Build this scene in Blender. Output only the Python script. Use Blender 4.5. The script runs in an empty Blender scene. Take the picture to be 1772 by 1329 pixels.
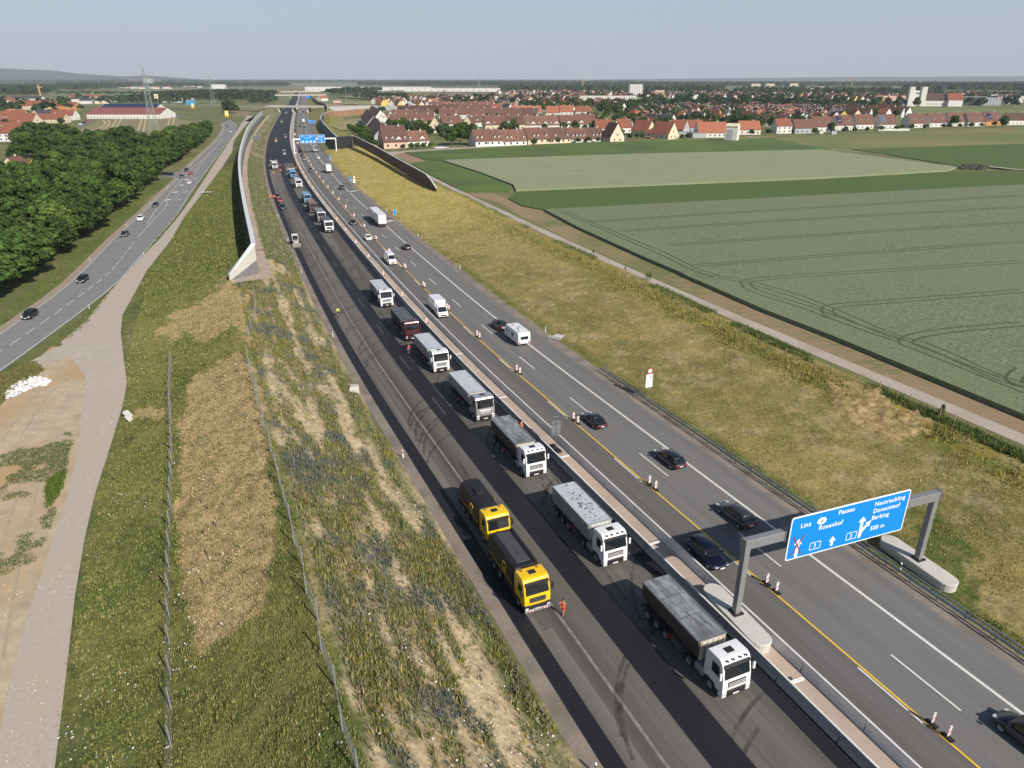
import bpy, math, random
import numpy as np
from mathutils import Vector, Matrix, noise
from mathutils.geometry import tessellate_polygon
R = math.radians
S = bpy.context.scene
HAZE = 5.5e-5
C = S.collection
# ---------------------------------------------------------------- camera, sky, sun, exposure
CAM_H = 42.4; FPX = 1229.0
TILT = math.atan((664.5-138.0)/FPX)
cam = bpy.data.cameras.new('camera'); cam.sensor_width = 36.0; cam.lens = FPX/1772*36
cam.clip_start = 0.5; cam.clip_end = 60000
camo = bpy.data.objects.new('camera', cam); C.objects.link(camo)
camo.location = (0, 0, CAM_H); camo.rotation_euler = (math.pi/2-TILT, 0, 0); S.camera = camo
S.render.resolution_x = 1024; S.render.resolution_y = 768
SUN_EL = R(35.5); SUN_AZ = math.atan2(0.65, -0.76)          # towards the sun, from +Y clockwise
W = bpy.data.worlds.new('World'); S.world = W; W.use_nodes = True
nt = W.node_tree; bg = nt.nodes['Background']
sky = nt.nodes.new('ShaderNodeTexSky'); sky.sky_type = 'NISHITA'; sky.sun_disc = False
sky.sun_elevation = SUN_EL; sky.sun_rotation = SUN_AZ
sky.air_density = 1.0; sky.dust_density = 1.2; sky.ozone_density = 3.0; sky.altitude = 100
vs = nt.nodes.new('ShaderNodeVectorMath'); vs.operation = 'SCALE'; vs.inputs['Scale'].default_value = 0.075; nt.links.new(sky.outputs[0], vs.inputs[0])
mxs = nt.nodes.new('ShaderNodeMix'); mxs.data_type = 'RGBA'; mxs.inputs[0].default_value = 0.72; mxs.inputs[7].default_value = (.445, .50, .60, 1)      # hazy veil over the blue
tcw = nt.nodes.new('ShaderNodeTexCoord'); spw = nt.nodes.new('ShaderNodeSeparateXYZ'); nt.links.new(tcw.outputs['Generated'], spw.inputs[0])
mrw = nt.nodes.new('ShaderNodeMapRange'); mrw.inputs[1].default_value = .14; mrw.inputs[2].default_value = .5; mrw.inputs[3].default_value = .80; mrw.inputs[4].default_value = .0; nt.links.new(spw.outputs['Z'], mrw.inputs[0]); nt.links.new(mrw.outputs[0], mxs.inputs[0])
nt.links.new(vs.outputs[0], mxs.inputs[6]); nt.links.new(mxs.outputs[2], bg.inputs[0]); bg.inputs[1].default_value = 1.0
sun = bpy.data.lights.new('sun', 'SUN'); sun.energy = 5.0; sun.angle = R(0.5); sun.color = (1, 0.93, 0.83)
suno = bpy.data.objects.new('sun', sun); C.objects.link(suno)
sd = Vector((math.sin(SUN_AZ)*math.cos(SUN_EL), math.cos(SUN_AZ)*math.cos(SUN_EL), math.sin(SUN_EL)))
suno.rotation_euler = sd.to_track_quat('Z', 'Y').to_euler()
S.view_settings.view_transform = 'Standard'; S.view_settings.look = 'None'
S.view_settings.exposure = 0.17; S.view_settings.gamma = 1.0
# ---------------------------------------------------------------- surveying helpers
st_, ct_ = math.sin(TILT), math.cos(TILT)
def at(x, y, z=0.0):
    """a point of the surveyed photograph (1772 wide) brought down onto the level z"""
    v = (y-664.5)/FPX; u = (x-886)/FPX; D = st_+v*ct_; F = ct_-v*st_
    return Vector(((CAM_H-z)*u/D, (CAM_H-z)*F/D, z))
def topx(X, Y, Z):
    d = Y*ct_+(CAM_H-Z)*st_
    return 886+FPX*X/d, 664.5+FPX*((CAM_H-Z)*ct_-Y*st_)/d
def inpoly(x, y, poly):
    c = False; n = len(poly); j = n-1
    for i in range(n):
        xi, yi = poly[i]; xj, yj = poly[j]
        if (yi > y) != (yj > y) and x < (xj-xi)*(y-yi)/(yj-yi)+xi: c = not c
        j = i
    return c
# the motorway's guiding line (yellow lane line), x as a function of y
RK = (95, 130, 165, 220, 300, 450, 700, 1100, 1700)
RC = (46.039991907365156, -0.4381368838591603, 0.0004984419277517497, -0.00020197586026193739, -0.00016376618122019147, 4.235847850196919e-05, 7.23034832827547e-05, -5.193807259416472e-05, -4.920716301602962e-05, -1.4134282265175606e-05, -1.5861307481744892e-05)
def refx(y):
    y = np.asarray(y, float); r = RC[0]+RC[1]*y
    for k, c in zip(RK, RC[2:]):
        q = np.maximum(0, y-k); r = r+c*q*q/(1+q/1500.)
    return r
_yy = np.concatenate([np.arange(-80, 400, 2.), np.arange(400, 1000, 5.), np.arange(1000, 4200, 25.)])
_xx = refx(_yy)
_ss = np.concatenate([[0], np.cumsum(np.hypot(np.diff(_xx), np.diff(_yy)))]); _ss -= np.interp(0, _yy, _ss)
_tx = np.gradient(_xx, _ss); _ty = np.gradient(_yy, _ss); _n = np.hypot(_tx, _ty); _tx /= _n; _ty /= _n
def hw(s, off, z=0.0):
    x = np.interp(s, _ss, _xx); y = np.interp(s, _ss, _yy); tx = np.interp(s, _ss, _tx); ty = np.interp(s, _ss, _ty)
    return Vector((x+ty*off, y-tx*off, z))
def hwa(s, off):
    x = np.interp(s, _ss, _xx); y = np.interp(s, _ss, _yy); tx = np.interp(s, _ss, _tx); ty = np.interp(s, _ss, _ty)
    return x+ty*off, y-tx*off
def hdir(s):
    """heading of the road (away from the camera) as a rotation about Z, local +X forward"""
    return math.atan2(np.interp(s, _ss, _ty), np.interp(s, _ss, _tx))
def so(x, y):
    d = (_xx-x)**2+(_yy-y)**2; i = int(np.argmin(d)); tx, ty = _tx[i], _ty[i]
    rx, ry = x-_xx[i], y-_yy[i]
    return _ss[i]+rx*tx+ry*ty, rx*ty-ry*tx
# ---------------------------------------------------------------- tagging
def tag(o, label=None, cat=None, group=None, kind=None):
    if label: o['label'] = label
    if cat: o['category'] = cat
    if group: o['group'] = group
    if kind: o['kind'] = kind
    return o
def empty(name, loc=(0, 0, 0), rz=0.0, label=None, cat=None, group=None, sc=1.0):
    o = bpy.data.objects.new(name, None); C.objects.link(o); o.empty_display_size = 0.2
    o.location = loc; o.rotation_euler = (0, 0, rz); o.scale = (sc, sc, sc)
    return tag(o, label, cat, group)
def copy_tree(o, parent=None):
    c = o.copy(); C.objects.link(c)
    if parent: c.parent = parent
    for ch in o.children: copy_tree(ch, c)
    return c
def inst(name, me, parent=None, loc=(0, 0, 0), rot=(0, 0, 0), sc=(1, 1, 1)):
    o = bpy.data.objects.new(name, me); C.objects.link(o); o.location = loc; o.rotation_euler = rot; o.scale = sc
    if parent: o.parent = parent
    return o
# ---------------------------------------------------------------- mesh builder
class MB:
    def __init__(s): s.v = []; s.f = []; s.m = []; s.mi = 0; s.uv = None
    def add(s, vs, fs, M=None):
        n = len(s.v)
        s.v += [tuple(M @ Vector(p)) if M else tuple(p) for p in vs]
        s.f += [tuple(i+n for i in f) for f in fs]; s.m += [s.mi]*len(fs); return s
    def box(s, x0, x1, y0, y1, z0, z1, M=None):
        return s.add([(x0,y0,z0),(x1,y0,z0),(x1,y1,z0),(x0,y1,z0),(x0,y0,z1),(x1,y0,z1),(x1,y1,z1),(x0,y1,z1)],
                     [(0,3,2,1),(4,5,6,7),(0,1,5,4),(1,2,6,5),(2,3,7,6),(3,0,4,7)], M)
    def prism(s, pts, y0, y1, M=None):
        """profile in x,z pushed along y"""
        n = len(pts); vs = [(p[0], y0, p[1]) for p in pts]+[(p[0], y1, p[1]) for p in pts]
        fs = [tuple(range(n)), tuple(range(2*n-1, n-1, -1))]+[(i, n+i, n+(i+1) % n, (i+1) % n) for i in range(n)]
        return s.add(vs, fs, M)
    def loft(s, rings, cap=True, M=None, close=True):
        n = len(rings[0]); vs = [p for r in rings for p in r]; fs = []
        for k in range(len(rings)-1):
            for i in range(n if close else n-1):
                j = (i+1) % n; fs.append((k*n+i, k*n+j, (k+1)*n+j, (k+1)*n+i))
        if cap: fs += [tuple(range(n-1, -1, -1)), tuple(range((len(rings)-1)*n, len(rings)*n))]
        return s.add(vs, fs, M)
    def cyl(s, p, q, r0, r1=None, n=10, cap=True):
        p, q = Vector(p), Vector(q); r1 = r0 if r1 is None else r1; d = (q-p).normalized()
        a = d.orthogonal().normalized(); b = d.cross(a)
        return s.loft([[tuple(c+(a*math.cos(2*math.pi*i/n)+b*math.sin(2*math.pi*i/n))*r) for i in range(n)] for c, r in ((p, r0), (q, r1))], cap)
    def bar(s, p, q, w, h=None):
        p, q = Vector(p), Vector(q); h = h or w; d = (q-p).normalized()
        a = d.cross(Vector((0, 0, 1)));  a = Vector((1, 0, 0)) if a.length < 1e-4 else a.normalized()
        b = a.cross(d)
        return s.loft([[tuple(c+a*w/2*i+b*h/2*j) for i, j in ((-1,-1),(1,-1),(1,1),(-1,1))] for c in (p, q)])
    def quad(s, a, b, c, d): return s.add([a, b, c, d], [(0, 1, 2, 3)])
    def mesh(s, name, mats, smooth=False, fix=True):
        me = bpy.data.meshes.new(name); me.from_pydata(s.v, [], s.f)
        for m in (mats if isinstance(mats, (list, tuple)) else [mats]): me.materials.append(m)
        if any(s.m): me.polygons.foreach_set('material_index', s.m)
        if fix:
            import bmesh
            bm = bmesh.new(); bm.from_mesh(me); bmesh.ops.recalc_face_normals(bm, faces=bm.faces); bm.to_mesh(me); bm.free()
        if smooth: me.polygons.foreach_set('use_smooth', [True]*len(me.polygons))
        me.update(); return me
    def build(s, name, mats, parent=None, loc=(0, 0, 0), rot=(0, 0, 0), smooth=False, bevel=0, fix=True):
        o = inst(name, s.mesh(name, mats, smooth, fix), parent, loc, rot)
        if bevel:
            b = o.modifiers.new('bevel', 'BEVEL'); b.width = bevel; b.segments = 2; b.limit_method = 'ANGLE'; b.angle_limit = R(35)
            o.data.polygons.foreach_set('use_smooth', [True]*len(o.data.polygons))
            wn = o.modifiers.new('wn', 'WEIGHTED_NORMAL'); wn.keep_sharp = True
        return o
# ---------------------------------------------------------------- materials
MATS = {}
def M(name, col, rough=0.7, col2=None, scale=1.0, detail=4, bump=0, metal=0, coat=0, stretch=None, uv=False, objc=False, col3=None, scale3=0.1, spec=0.5, contrast=1.0, em=0):
    if name in MATS: return MATS[name]
    m = bpy.data.materials.new(name); m.use_nodes = True; t = m.node_tree; N = t.nodes; L = t.links
    b = N['Principled BSDF']; b.inputs['Roughness'].default_value = rough; b.inputs['Metallic'].default_value = metal
    b.inputs['Specular IOR Level'].default_value = spec
    b.inputs['Base Color'].default_value = (*col, 1)
    if coat: b.inputs['Coat Weight'].default_value = coat; b.inputs['Coat Roughness'].default_value = 0.06
    if col2 or bump:
        tc = N.new('ShaderNodeTexCoord'); mp = N.new('ShaderNodeMapping'); no = N.new('ShaderNodeTexNoise')
        if uv: L.new(tc.outputs['UV'], mp.inputs[0])
        elif objc: L.new(tc.outputs['Object'], mp.inputs[0])
        else:
            ge = N.new('ShaderNodeNewGeometry'); L.new(ge.outputs['Position'], mp.inputs[0])
        if stretch: mp.inputs['Scale'].default_value = stretch
        L.new(mp.outputs[0], no.inputs['Vector']); no.inputs['Scale'].default_value = scale; no.inputs['Detail'].default_value = detail
        no.inputs['Roughness'].default_value = 0.65
        mr = N.new('ShaderNodeMapRange'); mr.inputs[1].default_value = 0.5-0.2/contrast; mr.inputs[2].default_value = 0.5+0.2/contrast
        L.new(no.outputs[0], mr.inputs[0]); out = None
        if col2:
            mx = N.new('ShaderNodeMix'); mx.data_type = 'RGBA'; mx.inputs[6].default_value = (*col, 1); mx.inputs[7].default_value = (*col2, 1)
            L.new(mr.outputs[0], mx.inputs[0]); out = mx.outputs[2]
        if col3:
            n3 = N.new('ShaderNodeTexNoise'); n3.inputs['Scale'].default_value = scale3; n3.inputs['Detail'].default_value = 3
            L.new(mp.outputs[0] if uv or objc else ge.outputs['Position'], n3.inputs['Vector'])
            m3 = N.new('ShaderNodeMapRange'); m3.inputs[1].default_value = 0.42; m3.inputs[2].default_value = 0.66; L.new(n3.outputs[0], m3.inputs[0])
            x3 = N.new('ShaderNodeMix'); x3.data_type = 'RGBA'; x3.inputs[7].default_value = (*col3, 1)
            L.new(m3.outputs[0], x3.inputs[0]); L.new(out, x3.inputs[6]); out = x3.outputs[2]
        if out: L.new(out, b.inputs['Base Color'])
        if bump:
            bp = N.new('ShaderNodeBump'); bp.inputs['Strength'].default_value = 0.6; bp.inputs['Distance'].default_value = bump
            L.new(no.outputs[0], bp.inputs['Height']); L.new(bp.outputs[0], b.inputs['Normal'])
    MATS[name] = m; return m
def Mattr(name, rough=0.9, scale=3.0, amt=0.35, bump=0.1, trans=False):
    """colour from the mesh's own colour attribute, broken up by fine noise"""
    m = bpy.data.materials.new(name); m.use_nodes = True; t = m.node_tree; N = t.nodes; L = t.links
    b = N['Principled BSDF']; b.inputs['Roughness'].default_value = rough; b.inputs['Specular IOR Level'].default_value = 0.2
    a = N.new('ShaderNodeAttribute'); a.attribute_name = 'Col'
    if amt:
        ge = N.new('ShaderNodeNewGeometry'); no = N.new('ShaderNodeTexNoise'); no.inputs['Scale'].default_value = scale; no.inputs['Detail'].default_value = 6
        no.inputs['Roughness'].default_value = 0.7; L.new(ge.outputs['Position'], no.inputs['Vector'])
        mr = N.new('ShaderNodeMapRange'); mr.inputs[1].default_value = 0.3; mr.inputs[2].default_value = 0.7
        mr.inputs[3].default_value = 1-amt; mr.inputs[4].default_value = 1+amt; L.new(no.outputs[0], mr.inputs[0])
        vm = N.new('ShaderNodeVectorMath'); vm.operation = 'SCALE'; L.new(a.outputs['Color'], vm.inputs[0]); L.new(mr.outputs[0], vm.inputs['Scale'])
        L.new(vm.outputs[0], b.inputs['Base Color'])
        if bump:
            bp = N.new('ShaderNodeBump'); bp.inputs['Strength'].default_value = 0.7; bp.inputs['Distance'].default_value = bump
            L.new(no.outputs[0], bp.inputs['Height']); L.new(bp.outputs[0], b.inputs['Normal'])
    else: L.new(a.outputs['Color'], b.inputs['Base Color'])
    MATS[name] = m; return m
def setcol(me, cols):
    a = me.color_attributes.new('Col', 'FLOAT_COLOR', 'POINT')
    c = np.ones((len(me.vertices), 4), np.float32); c[:, :3] = cols; a.data.foreach_set('color', c.ravel())
def grid(name, X, Y, Z, mat, cols=None, kind='structure', smooth=True, off=None, ss=None):
    n, m = X.shape; me = bpy.data.meshes.new(name)
    V = np.stack([X, Y, Z], -1).reshape(-1, 3)
    i = np.arange((n-1)*(m-1)); r = i//(m-1); c = i % (m-1); a = r*m+c
    F = np.stack([a, a+1, a+m+1, a+m], -1)
    me.vertices.add(len(V)); me.vertices.foreach_set('co', V.astype(np.float32).ravel())
    me.loops.add(F.size); me.loops.foreach_set('vertex_index', F.ravel().astype(np.int32))
    me.polygons.add(len(F)); me.polygons.foreach_set('loop_start', np.arange(0, F.size, 4, dtype=np.int32)); me.polygons.foreach_set('loop_total', np.full(len(F), 4, np.int32))
    me.update(calc_edges=True)
    if smooth: me.polygons.foreach_set('use_smooth', [True]*len(F))
    me.materials.append(mat)
    if cols is not None: setcol(me, cols.reshape(-1, 3))
    if off is not None:
        uvl = me.uv_layers.new(name='UV'); uv = np.stack([off.ravel()[F.ravel()], ss.ravel()[F.ravel()]], -1); uvl.data.foreach_set('uv', uv.astype(np.float32).ravel())
    if me.polygons[0].normal.z < 0: me.flip_normals()
    o = inst(name, me); tag(o, kind=kind); return o
def svals(s0, s1):
    out = [s0]; 
    while out[-1] < s1:
        s = out[-1]; out.append(min(s1, s+(3 if s < 300 else 8 if s < 900 else 25)))
    return np.array(out)
def strip(name, o0, o1, s0, s1, z, mat, kind='structure', parent=None):
    ss = svals(s0, s1); oo = np.array([o0, o1]); SS, OO = np.meshgrid(ss, oo, indexing='ij')
    X, Y = hwa(SS, OO); o = grid(name, X, Y, np.full_like(X, z), mat, off=OO, ss=SS, kind=kind, smooth=False)
    if parent: o.parent = parent; del o['kind']
    return o
def poly(name, pts, z, mat, kind='structure', h=0.0, parent=None):
    """flat sheet (or slab of height h) with the outline pts"""
    P = [Vector((p[0], p[1], 0)) for p in pts]; tr = tessellate_polygon([P]); n = len(P)
    v = [(p.x, p.y, z+h) for p in P]; f = [tuple(t) for t in tr]
    if h: v += [(p.x, p.y, z) for p in P]; f += [(i, (i+1) % n, n+(i+1) % n, n+i) for i in range(n)]
    b = MB(); b.add(v, f); o = b.build(name, mat, parent)
    if not h and o.data.polygons[0].normal.z < 0: o.data.flip_normals()
    if kind: tag(o, kind=kind)
    return o
def pp(L, z=0.0): return [tuple(at(x, y, z)[:2]) for x, y in L]
def ribbon(name, pts, w, z, mat, kind='structure', dash=None, parent=None, mb=None):
    """line of width w along world points; dash=(on, off, start)"""
    pts = [Vector((p[0], p[1], 0)) for p in pts]; b = mb or MB()
    cum = [0]
    for a, c in zip(pts, pts[1:]): cum.append(cum[-1]+(c-a).length)
    def pos(d):
        for i in range(len(pts)-1):
            if d <= cum[i+1] or i == len(pts)-2:
                t = (d-cum[i])/(cum[i+1]-cum[i]); a, c = pts[i], pts[i+1]; u = (c-a).normalized(); return a+(c-a)*t, Vector((u.y, -u.x, 0))
    segs = []
    if dash:
        d = dash[2]
        while d+dash[0] < cum[-1]: segs.append([d, d+dash[0]]); d += dash[0]+dash[1]
    else: segs.append(cum)
    for sg in segs:
        prev = None
        for d in sg:
            p, nrm = pos(d); a = (p.x-nrm.x*w/2, p.y-nrm.y*w/2, z); c = (p.x+nrm.x*w/2, p.y+nrm.y*w/2, z)
            if prev: b.quad(prev[0], prev[1], c, a)
            prev = (a, c)
    if mb: return
    o = b.build(name, mat, parent); 
    if kind: tag(o, kind=kind)
    return o
def smooth_line(P, n=8):
    P = [Vector((p[0], p[1], 0)) for p in P]; P = [P[0]*2-P[1]]+P+[P[-1]*2-P[-2]]; out = []
    for i in range(1, len(P)-2):
        for k in range(n):
            t = k/n; a, b, c, d = P[i-1:i+3]
            out.append(0.5*((2*b)+(c-a)*t+(2*a-5*b+4*c-d)*t*t+(3*b-a-3*c+d)*t**3))
    return out+[P[-2]]
rnd = random.Random(7); nrg = np.random.default_rng(7)
def nz(x, y, sc, seed=0): return noise.noise(Vector((x*sc+seed*13.7, y*sc-seed*7.1, seed*3.3)))
def quads_mesh(name, Cn, U_, V_, col, mat):
    """one quad per centre with half axes U_,V_"""
    n = len(Cn); P = np.stack([Cn-U_-V_*.6, Cn+U_*.9-V_, Cn+U_+V_*.7, Cn-U_*.8+V_], 1).reshape(-1, 3); me = bpy.data.meshes.new(name)
    me.vertices.add(n*4); me.vertices.foreach_set('co', P.astype(np.float32).ravel()); me.loops.add(n*4); me.loops.foreach_set('vertex_index', np.arange(n*4, dtype=np.int32))
    me.polygons.add(n); me.polygons.foreach_set('loop_start', np.arange(0, n*4, 4, dtype=np.int32)); me.polygons.foreach_set('loop_total', np.full(n, 4, np.int32)); me.update(calc_edges=True)
    me.materials.append(mat); setcol(me, np.repeat(col, 4, 0)); return me

def where(x, y, z):
    """which landmark of the village something stands by"""
    px_, py_ = topx(x, y, z)
    for lim, ph in ((560, 'by the motorway'), (700, 'near the farmhouse beyond the bridge'), (790, 'behind the dark terraces'), (880, 'above the pale wheat corner'), (990, 'by the bright red roofs'), (1070, 'below the long white building'), (1150, 'below the white high block'), (1230, 'behind the big cream gables'), (1310, 'behind the transformer tower'), (1400, 'left of the semi detached row'), (1480, 'behind the first semi detached houses'), (1560, 'left of the church'), (1650, 'around the church')):
        if px_ < lim: return ph
    return 'right of the church'
# ================================================================ LAND
def sm(t): t = np.clip(t, 0, 1); return t*t*(3-2*t)
CREST_R = ((-80, 42.5), (63, 41.6), (107, 43), (152, 44.4), (208, 43.2), (280, 43.6), (320, 41), (356, 42), (463, 43), (1400, 46))
TR_R = [(80,1400),(95,1329),(113,1180),(130,1030),(147,930),(163,860),(195,760),(213,700),(220,660),(214,620),(209,575),(212,545),(254,469),(295,417),(320,374),(355,329),(384,290),(402,262),(404,245),(420,223),(432,209),(438,200)]
TRACK_R = [(-80, -56.5)]+sorted((float(a), float(b)) for a, b in (so(*at(*q)[:2]) for q in TR_R[1:]))+[(1300, -75)]
def ip(tab, s): return np.interp(s, [a for a, _ in tab], [b for _, b in tab])
def z_left(s, u):
    """height of the noise bund left of the motorway, u metres from the guiding line"""
    s = np.asarray(s, float); u = np.asarray(u, float); toe = -ip(TRACK_R, s)
    a = np.interp(u, [24.2, 26.5, 37.4, 38.6, 39.8, 50], [0, .7, 6.0, 6.35, 6.2, 1.9])
    a = np.where(u > 50, 1.9*np.clip((toe-u)/(toe-50.0001), 0, 1), a)
    w = np.interp(u, [24.2, 25.4, 30.4, 31.0, 33.7, 34.6], [0, .5, 3.9, 4.0, 4.0, 3.9])
    w = np.where(u > 34.6, 3.9*sm((toe-u)/(toe-34.6)), w)
    k = sm((s-128)/44)
    f = sm((1090-s)/150)
    return (a*(1-k)+w*k)*f
def z_right(s, off):
    c = ip(CREST_R, s); h = np.interp(s, [0, 296, 350, 500, 515, 1300], [2.0, 2.5, 3.2, 5.0, 2.0, 2.0])
    t = np.clip((off-12.6)/(c-12.6), 0, 1)
    return h*t
def colmix(a, b, t): return a[None]*(1-t[:, None])+b[None]*t[:, None]
def A3(*c): return np.array(c, float)
def fbm(x, y, seed=0, o=3):
    """cheap vectorised value noise, -1..1"""
    out = np.zeros_like(x, float); amp = 1; tot = 0
    for k in range(o):
        xi = np.floor(x).astype(np.int64); yi = np.floor(y).astype(np.int64); fx = x-xi; fy = y-yi; fx = fx*fx*(3-2*fx); fy = fy*fy*(3-2*fy)
        def h(i, j):
            n = (i*374761393+j*668265263+(seed+k*31)*974711) & 0x7fffffff; n = ((n ^ (n >> 13))*1274126177) & 0x7fffffff; return ((n ^ (n >> 16)) & 0xffff)/32767.5-1
        v = (h(xi, yi)*(1-fx)+h(xi+1, yi)*fx)*(1-fy)+(h(xi, yi+1)*(1-fx)+h(xi+1, yi+1)*fx)*fy
        out += v*amp; tot += amp; amp *= .55; x = x*2.03+11.3; y = y*2.03+5.7
    return out/tot*1.5
def polymask(X, Y, Z, polys):
    d = Y*ct_+(CAM_H-Z)*st_; px = 886+FPX*X/d; py = 664.5+FPX*((CAM_H-Z)*ct_-Y*st_)/d
    px = px+fbm(X*.8, Y*.8, 5)*7+fbm(X*.2, Y*.2, 35)*9; py = py+fbm(X*.8, Y*.8, 6)*7+fbm(X*.2, Y*.2, 36)*9; out = np.zeros(X.shape, bool)
    for P in polys:
        c = np.zeros(X.shape, bool); j = len(P)-1
        for i in range(len(P)):
            xi, yi = P[i]; xj, yj = P[j]
            if yi != yj:
                c ^= ((yi > py) != (yj > py)) & (px < (xj-xi)*(py-yi)/(yj-yi)+xi)
            j = i
        out |= c
    return out
STRAW = [[(330,648),(416,606),(446,665),(462,780),(478,900),(452,1050),(345,1146),(322,1060),(312,880),(308,800),(318,700)],
         [(318,545),(392,492),(432,496),(452,540),(462,600),(430,585),(400,560),(372,590),(340,585)],
         [(262,575),(300,548),(345,520),(340,560),(300,590)], [(228,700),(285,705),(280,725),(232,728)]]
TRACKR_UP = [[(455,560),(480,640),(500,760),(520,860),(560,1000),(640,1329),(612,1329),(545,1020),(495,830),(440,640),(430,560)]]
def left_colour(S_, U, X, Y, Z):
    n1 = fbm(X*.12, Y*.12, 1); n2 = fbm(X*.5, Y*.5, 2); st = fbm(S_*.07, U*.55, 3); st2 = fbm(S_*.22+U*.1, U*1.2, 4); n4 = fbm(X*1.6, Y*1.6, 8)
    green = A3(.088, .112, .032); dark = A3(.036, .060, .012); yel = A3(.20, .18, .06); sand = A3(.45, .355, .22); straw = A3(.43, .32, .165); olive = A3(.125, .115, .045); grey = A3(.10, .115, .10)
    sh = S_.shape; f = lambda a: a.ravel()
    back = colmix(green, yel, np.clip(.38+.8*f(n1)+.45*f(n2), 0, 1)); back = back*(1-np.clip(f(n2)*1.2-.15, 0, .85)[:, None])+dark[None]*np.clip(f(n2)*1.2-.15, 0, .85)[:, None]
    back = back*(1-np.clip(f(n4)*.9-.25, 0, .5)[:, None])+A3(.24, .2, .09)[None]*np.clip(f(n4)*.9-.25, 0, .5)[:, None]
    front = colmix(olive, sand, np.clip(.56+1.0*f(st)+.55*f(st2)+.25*f(n4), 0, 1))
    t = np.clip(-f(st2)*1.1-.1+f(n2)*.4, 0, .8)[:, None]; front = front*(1-t)+grey[None]*t*.6+green[None]*t*.4
    far = sm((f(S_)-150)/150)[:, None]; front = front*(1-far*.55)+colmix(olive, green, np.clip(.5+f(n1), 0, 1))*far*.55
    edge = np.clip(1-np.abs(f(U)-25.8)/1.7, 0, 1)*np.clip(.75+f(n1), 0, 1); front = front*(1-edge[:, None])+green[None]*edge[:, None]
    k = sm((f(U)-37.2-f(n2)*1.2)/1.6)[:, None]; kk = sm((f(U)-33.7)/.8)[:, None]; w = sm((f(S_)-128)/44)[:, None]; k = k*(1-w)+kk*w
    c = front*(1-k)+back*k
    m = polymask(X, Y, Z, STRAW).ravel(); sc = colmix(straw, olive, np.clip(.12+f(n4)*.6+f(n2)*.35, 0, .85)); c[m] = sc[m]
    walk = ((f(U) > 31.3+.25*f(n2)) & (f(U) < 33.8) & (f(S_) > 173))|((f(S_) > 171.5+.8*f(n2)) & (f(S_) < 178) & (f(U) > 31.2+.3*f(n2)) & (f(U) < 39.5))
    wc = colmix(A3(.36, .29, .235), A3(.42, .34, .27), np.clip(.5+f(n2), 0, 1)); c[walk] = wc[walk]
    return c.reshape(sh+(3,))
mat_slope = Mattr('grassy slope', scale=2.2, amt=.42, bump=.12)
def left_mesh(name, s0, s1, ds, du):
    S_, T = np.meshgrid(np.arange(s0, s1+ds, ds), np.linspace(0, 1, int(35/du)), indexing='ij')
    U = 24.2+T*(-ip(TRACK_R, S_)-24.2)
    X, Y = hwa(S_, -U); Z = z_left(S_, U)
    Z = Z+(fbm(X*.35, Y*.35, 9)*.22+fbm(X*1.5, Y*1.5, 10)*.09)*np.clip((U-24.2)/2, 0, 1)*np.clip((1-T)*6, 0, 1)
    wk = (U > 30) & (U < 38) & (S_ > 163); Z = np.where(wk, z_left(S_, U), Z)
    Z[:, 0] = -.05; Z[:, -1] = -.02
    return grid(name, X, Y, Z, mat_slope, left_colour(S_, U, X, Y, Z))
left_mesh('bund_slope', -30, 200, .55, .5)
left_mesh('far_bund_slope', 200, 1100, 2.5, 1.0)
def right_colour(S_, O, X, Y, Z):
    f = lambda a: a.ravel(); sh = S_.shape
    n1 = fbm(X*.1, Y*.1, 11); n2 = fbm(X*.45, Y*.45, 12); st = fbm(S_*.1+O*.35, O*.12-S_*.35, 13, 4); n4 = fbm(X*1.7, Y*1.7, 14)
    gold = A3(.27, .215, .075); ol = A3(.165, .150, .05); gr = A3(.070, .105, .020); soil = A3(.26, .205, .125); dry = A3(.37, .29, .135)
    c = colmix(ol, gold, np.clip(.5+.9*f(n1)+.4*f(n2), 0, 1))
    t = np.clip(f(st)*1.1+f(n4)*.5+.05, 0, .85)[:, None]; c = c*(1-t)+colmix(soil, dry, np.clip(.5+f(n4), 0, 1))*t
    far = sm((f(S_)-190)/90)[:, None]; c = c*(1-far)+colmix(A3(.33, .26, .055), A3(.42, .34, .12), np.clip(.5+f(st)+.3*f(n2), 0, 1))*far
    cr = ip(CREST_R, f(S_)); b = np.clip(1-np.abs(f(O)-cr+4.5+f(n2)*1.5)/4.5, 0, 1)[:, None]*(1-far); tall = colmix(A3(.21, .175, .03), A3(.11, .13, .022), np.clip(.5+1.2*f(n2), 0, 1)); c = c*(1-b)+tall*b
    e = np.clip(1-np.abs(f(O)-13.6-f(n2)*.8)/1.8, 0, 1)[:, None]*np.clip(.7+f(n1), 0, 1)[:, None]; c = c*(1-e*.8)+gr[None]*e*.8
    g2 = polymask(X, Y, Z, [[(1520,920),(1600,930),(1700,1010),(1690,1060),(1620,1040),(1530,960)],[(1560,860),(1640,900),(1700,960),(1660,985),(1590,930)]]).ravel(); c[g2] = colmix(gr, ol, np.clip(.35+f(n4), 0, 1))[g2]
    m = polymask(X, Y, Z, [[(1428,655),(1470,650),(1540,690),(1615,722),(1600,760),(1540,765),(1480,735),(1440,700)]]).ravel(); c[m] = colmix(A3(.42, .31, .15), A3(.25, .17, .07), np.clip(.4+f(n4)*1.3, 0, 1))[m]
    return c.reshape(sh+(3,))
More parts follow.
